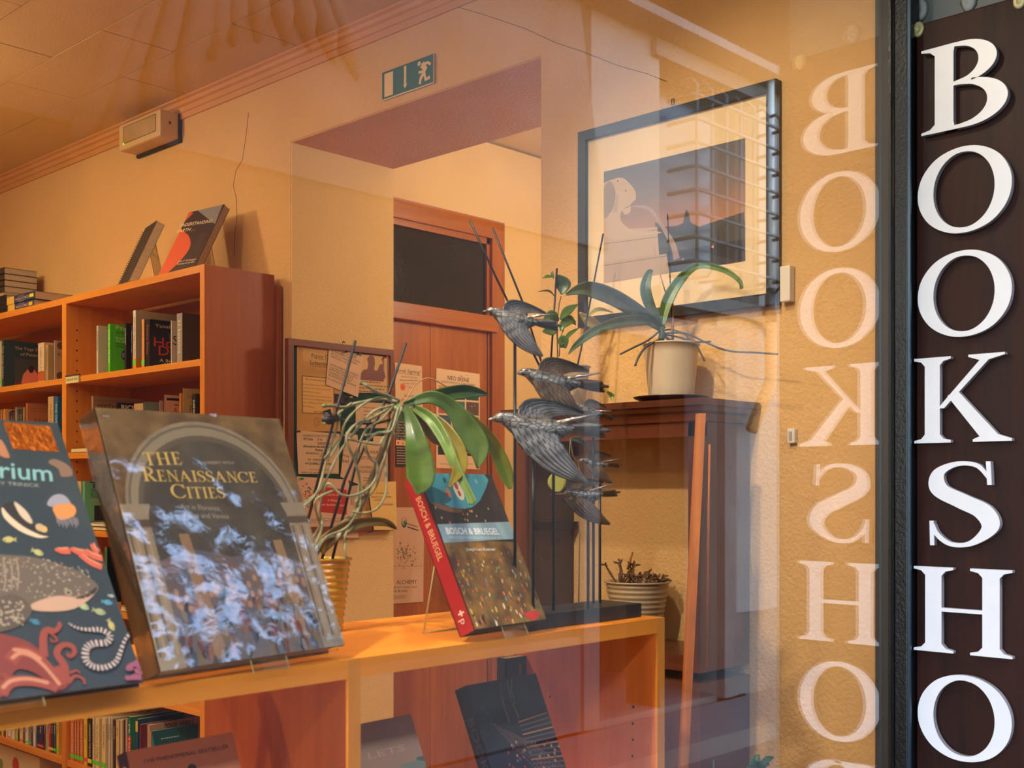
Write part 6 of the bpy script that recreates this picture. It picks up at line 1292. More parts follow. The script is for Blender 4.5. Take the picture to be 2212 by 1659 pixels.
# ================================================================== wall things
# framed photograph
pf = thing('framed_photograph', 'wide black framed photograph of a stone lion fountain at dusk with cream mount', 'picture', at(1460, 440, X=WX))
Xf = WX - 0.022
fl = [at(1247, 287, X=Xf), at(1672, 167, X=Xf), at(1680, 655, X=Xf), at(1250, 706, X=Xf)]
yL = at(1248, 400, X=Xf).y; yR = at(1676, 400, X=Xf).y; zT = at(1248, 286, X=Xf).z; zB = at(1250, 708, X=Xf).z
fw = 0.021; fm = pm('frame_black', (30, 33, 38), 0.35, bump=0.05, bscale=100)
b = MB(); b.box((Xf, yR, zT - fw), (WX - 0.001, yL, zT), fm); b.box((Xf, yR, zB), (WX - 0.001, yL, zB + fw), fm); b.box((Xf, yR, zB + fw), (WX - 0.001, yR + fw, zT - fw), fm); b.box((Xf, yL - fw, zB + fw), (WX - 0.001, yL, zT - fw), fm); b.build('frame', pf)
b = MB(); b.box((WX - 0.012, yR + fw, zB + fw), (WX - 0.002, yL - fw, zT - fw), pm('mount_cream', (232, 206, 160), 0.8)); b.build('mount', pf)
b = MB(); b.box((WX - 0.019, yR + fw, zB + fw), (WX - 0.017, yL - fw, zT - fw), glass_mat('picture_glass', 0.03, 4.0)); b.build('glazing', pf)
Xp = WX - 0.0122
C = Print((Xp, yL, zB), (0, -1, 0), (0, 0, 1)); k = dict(px=True)
c0 = C.uv(1303, 373); c1 = C.uv(1608, 297); c3 = C.uv(1306, 612); c2 = C.uv(1612, 563)
x0, x1 = (c0[0] + c3[0]) / 2, (c1[0] + c2[0]) / 2; y1 = (c0[1] + c1[1]) / 2; y0 = (c3[1] + c2[1]) / 2
C.clip = (x0, y0, x1, y1)
def lerp3(a, b_, t): return tuple(a[i] + (b_[i] - a[i]) * t for i in range(3))
grad = [(78, 78, 84), (96, 88, 90), (120, 98, 90), (150, 108, 84), (176, 120, 80)]
for i in range(20):
    t = i / 19 * 3.99; c = lerp3(grad[int(t)], grad[int(t) + 1], t % 1); C.rect(x0, y1 - (y1 - y0) * 0.68 * (i + 1) / 20, x1, y1 - (y1 - y0) * 0.68 * i / 20, c)
C.rect(x0, y0, x1, y0 + (y1 - y0) * 0.33, (60, 62, 68))
# roofs and lantern
C.poly([(1415, 480), (1440, 490), (1462, 488), (1476, 482), (1480, 460), (1483, 452), (1488, 460), (1492, 480), (1510, 490), (1540, 480), (1608, 458), (1612, 600), (1425, 560)], (34, 32, 34), **k)
C.poly([(1425, 515), (1490, 535), (1560, 555), (1612, 565), (1612, 600), (1420, 600)], (58, 60, 66), **k)
C.line([(1425, 516), (1490, 534), (1600, 565)], 0.006, (44, 38, 34), **k)
C.disc(*C.uv(1540, 533), 0.003, (206, 150, 110)); C.disc(*C.uv(1476, 560), 0.003, (150, 110, 90))
# stone base
C.poly([(1300, 500), (1420, 490), (1424, 550), (1440, 548), (1446, 640), (1300, 640)], (176, 150, 122), **k)
for a, c in (((1305, 512), (1420, 497)), ((1304, 527), (1422, 512)), ((1304, 574), (1440, 553))): C.line([a, c], 0.0012, (110, 90, 72), **k)
# lion profile and paws
C.poly([(1306, 395), (1322, 388), (1330, 386), (1345, 384), (1358, 394), (1372, 412), (1374, 430), (1364, 440), (1362, 458), (1350, 464), (1344, 455), (1340, 470), (1348, 485), (1370, 498), (1420, 500), (1420, 505), (1300, 512), (1300, 400)], (186, 158, 124), sm=3, **k)
C.poly([(1316, 392), (1326, 400), (1330, 420), (1326, 444), (1318, 460), (1306, 470), (1304, 410)], (136, 116, 96), sm=3, **k); C.disc(*C.uv(1352, 412), 0.002, (80, 66, 56)); C.line([(1350, 450), (1360, 446), (1366, 440)], 0.0015, (84, 64, 52), **k); C.disc(*C.uv(1335, 390), 0.006, (206, 170, 130)); C.disc(*C.uv(1335, 391), 0.003, (130, 100, 76))
for i in range(7): C.line([(1312 + i * 4, 402 + i * 3), (1316 + i * 3, 430 + i * 2), (1308 + i * 4, 456 + i)], 0.0012, (120, 100, 82), sm=3, **k)
C.line([(1366, 446), (1390, 447), (1408, 455), (1422, 475), (1438, 500), (1455, 530), (1462, 560)], [0.002, 0.006, 0.008, 0.008, 0.010, 0.012, 0.016], (158, 130, 114), sm=5, **k)
C.clip = None; C.done('photograph_print', pf)
b = MB(); q = at(1453, 222, X=WX - 0.003); b.tube([q + V((0, 0.003, -0.004)), q + V((0, 0.003, 0.008)), q + V((0, -0.003, 0.008)), q + V((0, -0.003, -0.004))], 0.0009, pm('hook_steel', (90, 90, 88), 0.3, metal=0.8), 5, closed=True); b.build('hanging_ring', pf)
# exit sign
Xe = WX - 0.004
e0 = at(827, 165, X=Xe); e1 = at(937, 165, X=Xe); et = at(827, 158, X=Xe).z; eb = at(827, 216, X=Xe).z
ex = thing('exit_sign', 'green running man emergency exit sign above the wall opening', 'sign', (WX, (e0.y + e1.y) / 2, eb))
b = MB(); b.box((WX - 0.006, e1.y - 0.003, eb - 0.003), (WX - 0.001, e0.y + 0.001, et + 0.001), pm('sign_edge', (196, 176, 130), 0.3), bev=0.001); b.build('backing_plate', ex)
C = Print((WX - 0.006, e0.y, eb), (0, -1, 0), (0, 0, 1)); W_ = e0.y - e1.y; H_ = et - eb
gr_ = (6, 84, 66); cr = (226, 196, 150); C.rect(0, 0, W_, H_, gr_); C.rect(W_ * 0.045, H_ * 0.06, W_ * 0.22, H_ * 0.92, cr)
C.rect(W_ * 0.44, H_ * 0.25, W_ * 0.485, H_ * 0.94, cr); C.poly([(W_ * 0.42, H_ * 0.27), (W_ * 0.505, H_ * 0.27), (W_ * 0.4625, H_ * 0.12)], cr)
C.disc(W_ * 0.735, H_ * 0.83, H_ * 0.085, cr)
C.line([(W_ * 0.79, H_ * 0.77), (W_ * 0.85, H_ * 0.58), (W_ * 0.80, H_ * 0.42)], [0.017, 0.016, 0.012], cr); C.line([(W_ * 0.78, H_ * 0.76), (W_ * 0.90, H_ * 0.76), (W_ * 0.955, H_ * 0.66)], 0.007, cr); C.line([(W_ * 0.82, H_ * 0.70), (W_ * 0.80, H_ * 0.50), (W_ * 0.725, H_ * 0.52)], 0.007, cr); C.line([(W_ * 0.81, H_ * 0.42), (W_ * 0.76, H_ * 0.26), (W_ * 0.75, H_ * 0.08)], 0.009, cr); C.line([(W_ * 0.83, H_ * 0.44), (W_ * 0.86, H_ * 0.18), (W_ * 0.94, H_ * 0.22)], 0.009, cr)
C.done('pictogram_print', ex)
# emergency lamp
em = thing('emergency_light', 'boxy cream emergency light fixed over the cornice', 'light', at(305, 285, X=WX))
X0 = WX - 0.075; a = at(256, 300, X=X0); c = at(346, 260, X=X0); zt_ = at(256, 272, X=X0).z; zb_ = at(256, 328, X=X0).z
crm = pm('lamp_cream', (206, 176, 126), 0.4)
b = MB(); b.box((X0, c.y, zb_), (WX - 0.008, a.y, zt_), crm, bev=0.008); b.build('housing', em)
b = MB(); b.box((WX - 0.012, c.y - 0.004, zb_ - 0.008), (WX - 0.0005, a.y + 0.002, zt_ + 0.006), pm('gasket_dark', (40, 34, 28), 0.6), bev=0.002); b.build('gasket', em)
C = Print((X0, a.y, zb_), (0, -1, 0), (0, 0, 1)); W_ = a.y - c.y; H_ = zt_ - zb_
b = MB(); x0_, x1_, z0_, z1_ = a.y - W_ * 0.13, a.y - W_ * 0.90, zb_ + H_ * 0.22, zb_ + H_ * 0.85
b.box((X0 - 0.001, x1_, z0_), (X0 + 0.002, x0_, z1_), pm('diffuser', (176, 146, 98), 0.25, var=0.08, vscale=20)); df_ = b.build('diffuser', em)
b = MB()
for (p, q_) in (((x0_, z0_), (x1_, z0_)), ((x1_, z0_), (x1_, z1_)), ((x1_, z1_), (x0_, z1_)), ((x0_, z1_), (x0_, z0_))): b.tube([(X0 - 0.001, p[0], p[1]), (X0 - 0.001, q_[0], q_[1])], 0.0012, pm('bezel_brown', (130, 104, 70), 0.5), 4)
b.build('diffuser_rim', df_)
b = MB(); b.lathe([(0.0002, 0.0), (0.0022, 0.001), (0.0002, 0.004)], (X0 - 0.002, x0_ - 0.002, z0_ - 0.002), pm('led_green', (120, 230, 20), 0.3, emit=4), 8); b.build('status_lamp', em)
b = MB(); qy = c.y - 0.0003; b.box((WX - 0.045, qy, zb_ + H_ * 0.5), (WX - 0.038, qy + 0.001, zb_ + H_ * 0.6), pm('gasket_dark', (40, 34, 28), 0.6)); b.build('latch', em)
# solid white box standing in for a reflection, and socket right of the picture
b = MB(); a = at(1684, 575, X=WX - 0.02); c = at(1706, 650, X=WX - 0.02); b.box((WX - 0.02, c.y, c.z), (WX - 0.0005, a.y, a.z), pm('box_and_switch_white', (220, 214, 200), 0.4), bev=0.003); b.build('reflection_box', base=(WX, a.y, a.z), label='white box standing in for a reflection beside the lower corner of the black picture frame', cat='switch')
b = MB(); a = at(1700, 926, X=WX - 0.012); c = at(1716, 957, X=WX - 0.012); b.box((WX - 0.012, c.y, c.z), (WX - 0.0005, a.y, a.z), pm('box_and_switch_white', (220, 214, 200), 0.4), bev=0.002); o = b.build('light_switch', base=(WX, a.y, a.z), label='small white light switch on the wall above the cabinet end', cat='switch'); b = MB(); m_ = (a.z + c.z) / 2; b.box((WX - 0.014, (a.y + c.y) / 2 - 0.003, m_ - 0.008), (WX - 0.012, (a.y + c.y) / 2 + 0.003, m_ + 0.008), pm('switch_grey', (170, 160, 150), 0.4)); b.build('rocker', o)

# ------------------------------------------------------------------ notices
def sheet(quad, plane, rgb, label, name='notice', cat='notice', thick=0.0004, out=0.0008, group=None, fn=None, curl=0.0):
    """paper with corners (TL, TR, BR, BL) in the photograph on the plane X=.. or Y=.."""
    P = [at(*q, **plane) for q in quad]
    ax = list(plane.keys())[0]; n = V((-1, 0, 0)) if ax == 'X' else V((0, -1, 0))
    P = [p + n * out for p in P]; c = sum(P, V()) / 4
    b = MB(); nn = 6; top = []; 
    for j in range(nn + 1):
        for i in range(nn + 1):
            s, t = i / nn, j / nn; p = P[3].lerp(P[2], s).lerp(P[0].lerp(P[1], s), t); top.append(p)
    k = nn + 1; N_ = len(top); fs = []
    bot = [p - n * thick for p in top]
    for j in range(nn):
        for i in range(nn): fs += [(j * k + i, j * k + i + 1, (j + 1) * k + i + 1, (j + 1) * k + i), (N_ + j * k + i, N_ + (j + 1) * k + i, N_ + (j + 1) * k + i + 1, N_ + j * k + i + 1)]
    for i in range(nn): fs += [(i, N_ + i, N_ + i + 1, i + 1), (nn * k + i, nn * k + i + 1, N_ + nn * k + i + 1, N_ + nn * k + i), (i * k, (i + 1) * k, N_ + (i + 1) * k, N_ + i * k), (i * k + nn, N_ + i * k + nn, N_ + (i + 1) * k + nn, (i + 1) * k + nn)]
    b.add(top + bot, fs, flat(rgb, 0.8))
    o = b.build(name, base=c, label=label, cat=cat, group=group)
    u = V((0, -1, 0)) if ax == 'X' else V((1, 0, 0))
    if fn: C = Print(P[3], u, (0, 0, 1), 0.0002); C.q = quad; fn(C); C.done('notice_print', o)
    return o
ink = (40, 36, 30); K = dict(px=True)
# sheet on the bookcase end
def f(C):
    C.text('Paperback Exchange', (484, 814), (553, 819), 7, (44, 38, 34), bold=0.01, **K); C.text('Anglo-American Bookshop', (484, 823), (540, 828), 4.2, (70, 58, 50), **K); C.disc(*C.uv(474, 808), 0.0045, (40, 90, 60)); C.rect(C.uv(472, 822)[0], C.uv(472, 822)[1], C.uv(477, 813)[0], C.uv(472, 811)[1], (50, 90, 70))
    C.text('RETURNS POLICY FOR TOTAL REFUND', (468, 834), (519, 838), 2.4, (60, 50, 44), **K)
    C.dashes_px(468, 842, 554, 852, 2, (96, 80, 70), 0.35, 3); C.dashes_px(473, 854, 554, 892, 8, (96, 80, 70), 0.35, 4); C.dashes_px(468, 898, 554, 985, 16, (96, 80, 70), 0.35, 5)
sheet([(458, 787), (567, 797), (566, 1000), (459, 1000)], dict(Y=BY - 0.004), (186, 150, 112), 'clear pale sleeve holding the returns policy, taped to the bookcase end', fn=None, name='plastic_sleeve', cat='sleeve')
sheet([(458, 791), (562, 801), (561, 1000), (459, 1000)], dict(Y=BY - 0.0055), (206, 178, 150), 'printed returns policy sheet with a small tree emblem on the bookcase end', fn=f)
# bulletin board
Yb_ = OY1 - 0.022
bb = thing('notice_board', 'wooden framed green notice board crowded with papers in the wall opening', 'notice board', at(735, 940, Y=OY1 - 0.004))
xl_, xr_ = at(623, 900, Y=Yb_).x, at(851, 900, Y=Yb_).x; zt_ = at(623, 730, Y=Yb_).z; zb_ = at(735, 1150, Y=Yb_).z; fwb = 0.018
ztr = zt_
bwx = wood('board_frame_x', (96, 42, 20), (126, 62, 30), 0); bwz = wood('board_frame_z', (96, 42, 20), (126, 62, 30), 2)
b = MB(); b.box((xl_, Yb_, zt_ - fwb), (xr_, OY1 - 0.0045, zt_), bwx); b.box((xl_, Yb_, zb_), (xr_, OY1 - 0.0045, zb_ + fwb), bwx); b.box((xl_, Yb_, zb_ + fwb), (xl_ + fwb, OY1 - 0.0045, zt_ - fwb), bwz); b.box((xr_ - fwb * 0.7, Yb_, zb_ + fwb), (xr_, OY1 - 0.0045, zt_ - fwb), bwz); b.build('board_frame', bb)
b = MB(); b.box((xl_ + fwb, Yb_ + 0.010, zb_ + fwb), (xr_ - fwb * 0.7, OY1 - 0.0046, zt_ - fwb), pm('green_felt', (10, 58, 44), 0.95, var=0.15, vscale=60)); b.build('felt', bb)
b = MB(); q = at(740, 741, Y=Yb_ + 0.004); b.tube([q, q + V((0.004, 0, 0.006)), q + V((0.009, 0, 0.002))], 0.0016, pm('hook_bronze', (70, 50, 30), 0.4, metal=0.6), 6); b.build('hanger', bb)
Yn = Yb_ + 0.009; GN = 'papers pinned on the notice board'
def f(C):
    C.rect(*C.uv(653, 779), *C.uv(720, 759), (196, 152, 72)); C.text('Papex Card', (673, 772), (722, 777), 9, ink, **K); C.text('Subscriptions', (669, 787), (727, 793), 9, ink, **K); C.line([(673, 774), (720, 779)], 0.0008, ink, **K); C.line([(669, 790), (726, 796)], 0.0008, ink, **K)
    for i in range(9): C.line([(662 + i * 6, 804 + i * 0.6), (666 + i * 5, 794 + i)], 0.0007, (110, 84, 40), **K)
    for i in range(10): C.line([(646 + i * 7, 754 + i * 0.8), (648 + i * 7, 758 + i * 0.8)], 0.0009, (110, 84, 40), **K)
    C.poly([(652, 811), (722, 817), (722, 895), (652, 893)], (110, 84, 44), **K); C.poly([(654, 813), (720, 819), (720, 893), (654, 891)], (214, 168, 88), **K)
    C.text('Nice and easy email subscription', (659, 820), (716, 826), 3.6, ink, shear=0.2, bold=0.01, **K)
    for i, s in enumerate(['By subscribing you\'ll get a 10% discount', 'voucher for your next book and a small', 'present for your birthday! :)']): C.text(s, (655, 831 + i * 7.5), (713 - (20 if i == 2 else 0), 836 + i * 7.5), 3.2, (60, 50, 36), **K)
    for i, s in enumerate(['We\'ll keep track of your points but if you', 'wish you can use Meeple App to check', 'your collection and other special', 'promotions!']): C.text(s, (655, 855 + i * 7.5), (716 - (38 if i == 3 else 4 if i == 2 else 0), 860 + i * 7.3), 3.2, (60, 50, 36), **K)
    C.text('Just ask us!', (678, 890), (706, 892), 3.6, ink, bold=0.01, **K); C.line([(679, 905), (687, 902), (691, 905), (691, 918), (681, 922), (678, 905)], 0.0009, ink, **K); C.line([(683, 905), (688, 912), (684, 918)], 0.0008, ink, **K)
sheet([(641, 748), (732, 757), (735, 932), (641, 932)], dict(Y=Yn), (190, 144, 72), 'mustard yellow card subscription flyer with ribbon banner on the notice board', fn=f, group=GN)
def f(C):
    C.rect(*C.uv(775, 820), *C.uv(829, 768), (126, 44, 48)); C.rect(*C.uv(780, 816), *C.uv(826, 770), (206, 166, 100)); C.poly([(780, 818), (784, 800), (793, 797), (795, 785), (793, 775), (800, 768), (808, 772), (810, 785), (808, 798), (815, 800), (820, 788), (826, 788), (829, 800), (829, 820)], (116, 66, 56), sm=3, **K)
    C.disc(*C.uv(801, 778), 0.006, (110, 66, 50)); C.line([(831, 778), (831, 820)], 0.0008, (120, 70, 50), **K); C.line([(836, 780), (837, 820)], 0.0008, (120, 70, 50), **K); C.dashes_px(775, 826, 845, 848, 4, (110, 80, 60), 0.3, 8)
sheet([(764, 762), (846, 772), (847, 850), (764, 848)], dict(Y=Yn - 0.0006), (206, 172, 122), 'cream leaflet with a dark red winged figure picture at the board top', fn=f, group=GN)
sheet([(711, 742), (784, 772), (773, 858), (704, 831)], dict(Y=Yn - 0.0025), (216, 182, 152), 'tilted pink white note handwritten in green pen over the board frame', group=GN, fn=lambda C: [C.text(s, (x, y), (x + w, y + w * 0.42), 4.2, (30, 84, 50), shear=0.15, **K) for s, x, y, w in (('THE ROOM TO RENT', 716, 753, 54), ('IN APARTMENT WITH GARDEN', 716, 759, 62), ('IN OLD FLORENCE AREA', 715, 765, 56), ('PERSONS CALL', 714, 771, 38), ('APPARTAMENTO DI OPHELIA', 712, 788, 62), ('CON TRE STANZE DA LETTO', 711, 794, 60), ('AFFITTASI CAMERA A', 710, 799, 52), ('COMPRESO GIARDINO', 709, 805, 50), ('SE INTERESSATI CHIAMARE', 709, 811, 60), ('SU WHATSAPP', 707, 819, 40))])
sheet([(722, 850), (755, 855), (754, 875), (722, 870)], dict(Y=Yn - 0.0008), (40, 26, 24), 'small dark photo card under the green handwritten note', group=GN)
def f(C):
    for s, x0, y, x1, h, bo in (('LAUREATA CON OTTIMI VOTI IN', 655, 943, 728, 4.6, 0), ('PITTURA', 656, 951, 676, 5, 0.02), ('E IN', 686, 952, 696, 5, 0), ('SCENOGRAFIA', 686, 960, 719, 5, 0.02), ('all\'Accademia delle Belle Arti di', 655, 966, 716, 4.6, 0.02), ('Firenze', 681, 974, 697, 4.6, 0.03), ('IMPARTISCE   LEZIONI', 661, 981, 712, 4.4, 0), ('PRIVATE', 691, 988, 712, 4.4, 0), ('DI  DISEGNO  E', 665, 995, 712, 4.6, 0.01), ('ACQUERELLO  PASTELLA', 659, 1003, 722, 4.6, 0.02), ('corsi aperti anche ad adulti', 668, 1015, 715, 3, 0), ('INFO: 3661587775 artista@ufirenze.it', 652, 1022, 730, 3.4, 0)): C.text(s, (x0, y), (x1, y + (x1 - x0) * 0.03), h, (60, 52, 46), bold=bo, **K)
sheet([(640, 930), (733, 937), (731, 1024), (644, 1024)], dict(Y=Yn - 0.001), (206, 178, 146), 'printed lesson notice starting LAUREATA pinned below the mustard flyer', fn=f, group=GN)
sheet([(746, 932), (772, 940), (779, 1048), (735, 1030)], dict(Y=Yn - 0.0004), (206, 176, 148), 'white museum gallery card in the middle of the notice board', group=GN, fn=lambda C: [C.text('mus', (738, 984), (754, 989), 7, (70, 60, 56), **K), C.text('gal', (737, 996), (752, 1000), 7, (70, 60, 56), **K), C.line([(744, 955), (741, 962), (746, 968), (742, 974), (748, 972)], 0.0008, (110, 90, 80), sm=4, **K)])
def f(C):
    for s, x0, y, x1 in (('RUSSA', 788, 979, 818), ('LETTERATURA', 780, 992, 820), ('CONVERSAZIONE', 776, 1012, 820), ('IN LINGUA RUSSA', 776, 1021, 818)): C.text(s, (x0, y), (x1, y + 1), 6, (96, 80, 66), bold=0.01, **K)
    C.dashes_px(785, 1030, 815, 1040, 2, (120, 100, 84), 0.35, 9)
    C.rect(*C.uv(806, 955), *C.uv(838, 943), (216, 186, 150))
sheet([(768, 868), (846, 872), (847, 925), (768, 925)], dict(Y=Yn - 0.0004), (206, 176, 140), 'plain cream leaflet behind the orchid crown on the board', group=GN, fn=lambda C: C.dashes_px(785, 880, 840, 915, 5, (130, 100, 76), 0.25, 12))
sheet([(777, 950), (838, 958), (838, 1062), (775, 1062)], dict(Y=Yn - 0.0007), (206, 176, 140), 'cream Russian conversation notice on the lower board half', fn=f, group=GN)
def f(C):
    C.poly([(688, 1050), (749, 1058), (749, 1112), (690, 1106)], (176, 36, 34), **K)
    for s, x0, y, x1 in (('Laboratorio di pittura', 693, 1070, 750), ('e disegno', 708, 1082, 737), ('per bambini e adulti', 694, 1092, 748)): C.text(s, (x0, y), (x1, y + 2), 5.4, (226, 190, 160), **K)
    rr_ = random.Random(2)
    for i in range(90):
        a_ = rr_.uniform(0, 2 * PI); r_ = rr_.random() ** 0.6; x = 667 + 20 * r_ * math.cos(a_); y = 1070 + 26 * r_ * math.sin(a_); C.disc(*C.uv(x, y), rr_.uniform(0.0008, 0.0030), [(176, 40, 36), (206, 130, 40), (40, 70, 120), (50, 110, 70)][0 if x < 660 else rr_.randrange(4)], 6)
    for x in (650, 658, 666, 674): C.line([(x + 4, 1085), (x, 1098)], 0.003, (176, 50, 40) if x < 664 else (200, 130, 40), **K)
    C.dashes_px(664, 1118, 745, 1130, 3, (120, 96, 84), 0.3, 10); C.dashes_px(672, 1136, 720, 1142, 1, (120, 96, 84), 0.3, 10)
sheet([(641, 1029), (752, 1036), (775, 1162), (643, 1160)], dict(Y=Yn - 0.0012), (206, 172, 150), 'painting workshop poster with red panel and colourful handprint', fn=f, group=GN)
sheet([(757, 1050), (792, 1046), (806, 1150), (757, 1154)], dict(Y=Yn - 0.0010), (206, 150, 44), 'orange yellow flyer lower down between red poster and yellow note', group=GN, fn=lambda C: [C.rect(*C.uv(757, 1091), *C.uv(792, 1050), (176, 150, 140)), C.text('nord', (775, 1103), (792, 1103), 6, (190, 90, 30), **K), C.rect(*C.uv(794, 1150), *C.uv(804, 1144), (30, 26, 24))])
def f(C):
    C.rect(*C.uv(812, 1064), *C.uv(826, 1056), (226, 196, 60)); C.rect(*C.uv(826, 1077), *C.uv(843, 1074), (226, 196, 60))
    for s, x0, y, x1 in (("I'm looking for", 803, 1067, 841), ('Spanish conversation', 802, 1075, 845), ('LESSONS', 808, 1082, 830), ('TEL 329-5343609', 815, 1092, 849)): C.text(s, (x0, y), (x1, y), 4.6, (110, 96, 84), **K)
    for i in range(4): C.text('3295343609', (818 + i * 9, 1135), (818 + i * 9, 1108), 2.6, (120, 104, 80), **K)
    for i in range(5): C.line([(812 + i * 9, 1146), (812 + i * 9, 1112)], 0.0005, (150, 124, 70), **K)
sheet([(793, 1041), (855, 1040), (857, 1145), (808, 1145)], dict(Y=Yn - 0.0128), (226, 190, 112), 'pale yellow handwritten tear-off note at the lower board corner', fn=f, group=GN)
for (x, y, c, nm) in ((746, 760, (30, 60, 130), 'blue'), (773, 765, (20, 100, 60), 'dark green'), (832, 772, (206, 84, 30), 'orange'), (643, 932, (110, 60, 30), 'brown'), (650, 1034, (10, 150, 60), 'bright green'), (755, 858, (200, 170, 140), 'pale')):
    p = at(x, y, Y=Yn - 0.003); t = MB(); R = [[p + V((r * math.cos(2 * PI * j / 10), -d, r * math.sin(2 * PI * j / 10))) for j in range(10)] for r, d in ((0.003, 0.0), (0.0022, 0.003), (0.0018, 0.007), (0.0032, 0.0085), (0.003, 0.011))]
    t.rings(R, flat(c, 0.35)); t.build('push_pin', base=p, label='%s push pin stuck in the notice board' % nm, cat='pin', group='push pins on the notice board')
# notices on the passage door
Yd = DY - 0.0235; GD = 'notices on the passage door'
def f(C):
    C.text('Book Signing!', (856, 803), (909, 808), 8, ink, shear=0.2, **K); C.line([(857, 806), (908, 811)], 0.001, ink, **K)
    for s, x0, y, x1 in (('Paperback Exchange', 867, 815, 901), ('Anglo-American Bookstore', 863, 822, 907), ('Via delle Oche 4/r', 871, 829, 900), ('Firenze', 880, 837, 892)): C.text(s, (x0, y), (x1, y + 2), 3.6, (110, 84, 70), **K)
    C.disc(*C.uv(870, 836), 0.0115, (226, 84, 30)); 
    for i in range(10): a_ = i * PI / 5; u_ = C.uv(870, 836); C.line([u_, (u_[0] + 0.011 * math.cos(a_), u_[1] + 0.011 * math.sin(a_))], 0.0012, (240, 150, 60))
    C.disc(*C.uv(870, 836), 0.0025, (40, 20, 20)); C.text('Saturday', (873, 857), (899, 860), 7, (110, 96, 90), **K); C.text('October 7', (867, 868), (902, 870), 7, (110, 96, 90), **K)
    C.poly([(855, 888), (916, 893), (916, 1008), (855, 1008)], (38, 28, 26), **K); C.rect(*C.uv(855, 962), *C.uv(916, 953), (230, 190, 150)); C.disc(*C.uv(860, 957), 0.004, (206, 70, 30)); C.disc(*C.uv(870, 958), 0.004, (226, 110, 40))
    for i, s in enumerate(['TEN TALES', 'Primo Penelope', 'tales that come', 'popular fragments', 'spirit, supernatural', 'spooky settings', 'specially chosen', 'in the original']): C.text(s, (856, 906 + i * 6.2), (900, 908 + i * 6.2), 3.6, (214, 190, 170), **K)
    C.dashes_px(857, 966, 905, 1004, 7, (190, 160, 140), 0.3, 13)
sheet([(853, 783), (911, 791), (916, 1008), (855, 1008)], dict(Y=Yd), (226, 196, 160), 'tall Book Signing notice with an orange flower on the passage door', fn=f, group=GD)
def f(C):
    C.text('NEO SKENE', (967, 820), (1013, 826), 9, ink, bold=0.005, **K); C.line([(993, 812), (999, 813)], 0.0012, ink, **K); C.line([(1007, 810), (1011, 812)], 0.0012, ink, **K); C.text("MANIFESTI D'ARTISTA AL TEATRO DI RIFREDI", (953, 826), (1026, 834), 4, (60, 44, 36), **K)
    cs = [(206, 150, 60), (60, 56, 60), (40, 80, 50), (176, 90, 60), (50, 110, 120), (90, 70, 60), (60, 90, 110), (190, 140, 80), (70, 100, 70)]
    for i in range(3):
        for j in range(3):
            x = 947 + j * 30; y = 832 + i * 32 + j * 2; C.poly([(x, y), (x + 27, y + 2), (x + 27, y + 30), (x, y + 28)], cs[i * 3 + j], **K)
            for q_ in range(6): C.disc(*C.uv(x + 4 + (q_ * 7) % 20, y + 6 + (q_ * 11) % 20), 0.0026, cs[(i + j * 2 + q_) % 9], 6)
    for j in range(5): C.poly([(980 + j * 9, 900 + j), (986 + j * 9, 900 + j), (986 + j * 9, 955), (980 + j * 9, 954)], [(110, 40, 34), (60, 40, 30), (206, 150, 70), (40, 36, 36), (190, 180, 160)][j], **K)
    C.poly([(946, 963), (1036, 968), (1036, 986), (946, 982)], (28, 24, 24), **K); C.text('In mostra alla Mostra', (966, 977), (1030, 981), 4, (200, 190, 180), **K); C.disc(*C.uv(973, 992), 0.003, (190, 50, 40)); C.text('teatro della Toscana', (950, 1003), (970, 1004), 3, (110, 60, 50), **K); C.text('Fondazione   Arte', (1003, 1003), (1032, 1004), 3, (150, 80, 70), **K)
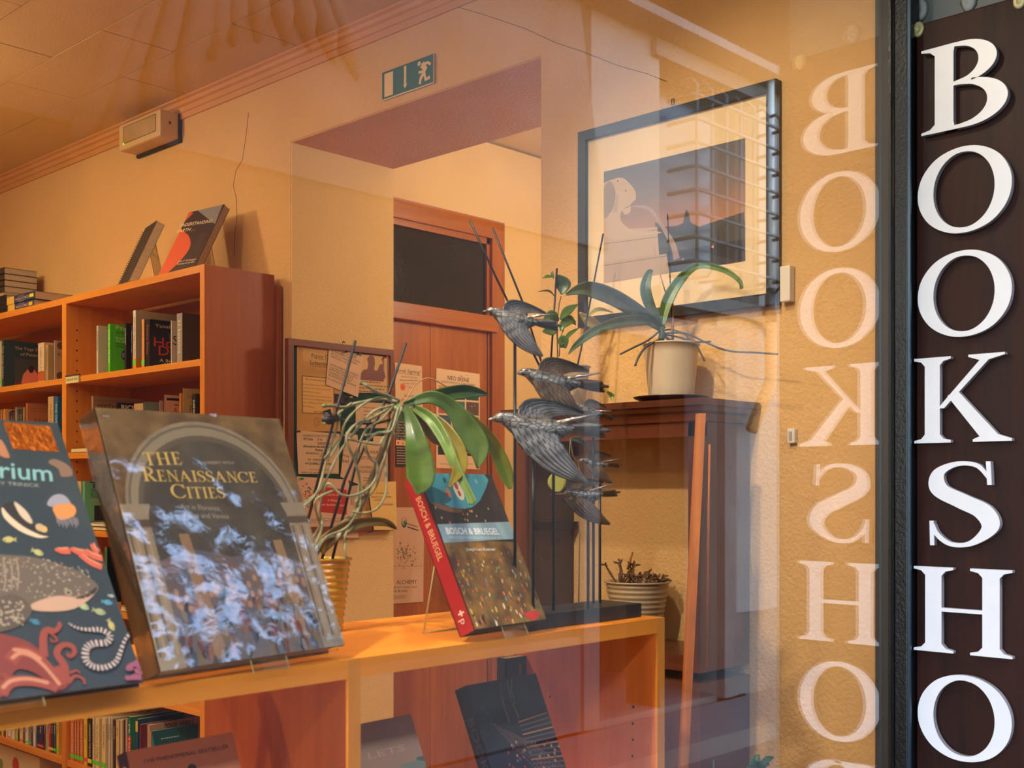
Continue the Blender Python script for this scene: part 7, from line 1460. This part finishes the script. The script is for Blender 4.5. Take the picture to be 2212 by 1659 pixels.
sheet([(942, 795), (1036, 808), (1036, 1014), (942, 1011)], dict(Y=Yd), (228, 198, 164), 'white theatre poster with a grid of artworks on the door', fn=f, group=GD)
def f(C):
    C.line([(849, 1223), (912, 1223)], 0.0008, ink, **K); C.text('ALCHEMY', (856, 1262), (900, 1261), 9, (50, 40, 40), **K); C.text('MEDIA & NATURAL INKS', (830, 1271), (901, 1270), 4.4, (96, 80, 76), **K); C.text('NURIA BOHN', (835, 1280), (880, 1279), 5.4, (70, 60, 56), **K); C.dashes_px(840, 1284, 878, 1296, 4, (130, 110, 100), 0.35, 20)
    rr_ = random.Random(6)
    for i in range(80):
        a_ = rr_.uniform(0, 2 * PI); r_ = rr_.random() ** 0.7; C.disc(*C.uv(876 + 22 * r_ * math.cos(a_), 1198 + 30 * r_ * math.sin(a_)), rr_.uniform(0.001, 0.004), [(150, 150, 130), (90, 90, 80), (190, 110, 60), (120, 100, 80), (176, 150, 110)][i % 5], 7)
    C.line([(868, 1155), (868, 1246)], 0.001, (190, 160, 140), **K)
    for i in range(9): C.disc(*C.uv(906 + (i % 3) * 2, 1165 + i * 7), 0.0010, (40, 36, 36), 6)
sheet([(838, 1085), (916, 1090), (912, 1303), (838, 1305)], dict(Y=Yd), (214, 182, 156), 'pale ink workshop poster with blotted drawing low on the passage door', fn=lambda C: (f2(C), None)[1], group=GD) if False else None
f2 = f
def f(C):
    f2(C); C.poly([(832, 1090), (912, 1090), (912, 1098), (832, 1098)], (40, 30, 30), **K) if False else None
    C.disc(*C.uv(873, 1128), 0.011, (40, 36, 36), ry=0.018); C.disc(*C.uv(873, 1126), 0.009, (200, 170, 150), ry=0.015); C.disc(*C.uv(874, 1130), 0.006, (20, 130, 110), ry=0.008); C.line([(876, 1130), (902, 1138)], 0.002, (30, 26, 26), **K); C.line([(880, 1138), (904, 1146)], 0.003, (30, 26, 26), **K)
sheet([(838, 1096), (916, 1096), (914, 1300), (838, 1305)], dict(Y=Yd), (214, 182, 156), 'pale ink workshop poster with blotted drawing low on the passage door', fn=f, group=GD)

for o in bpy.data.objects:
    for q in ('_b', '_w'):
        if q in o: del o[q]
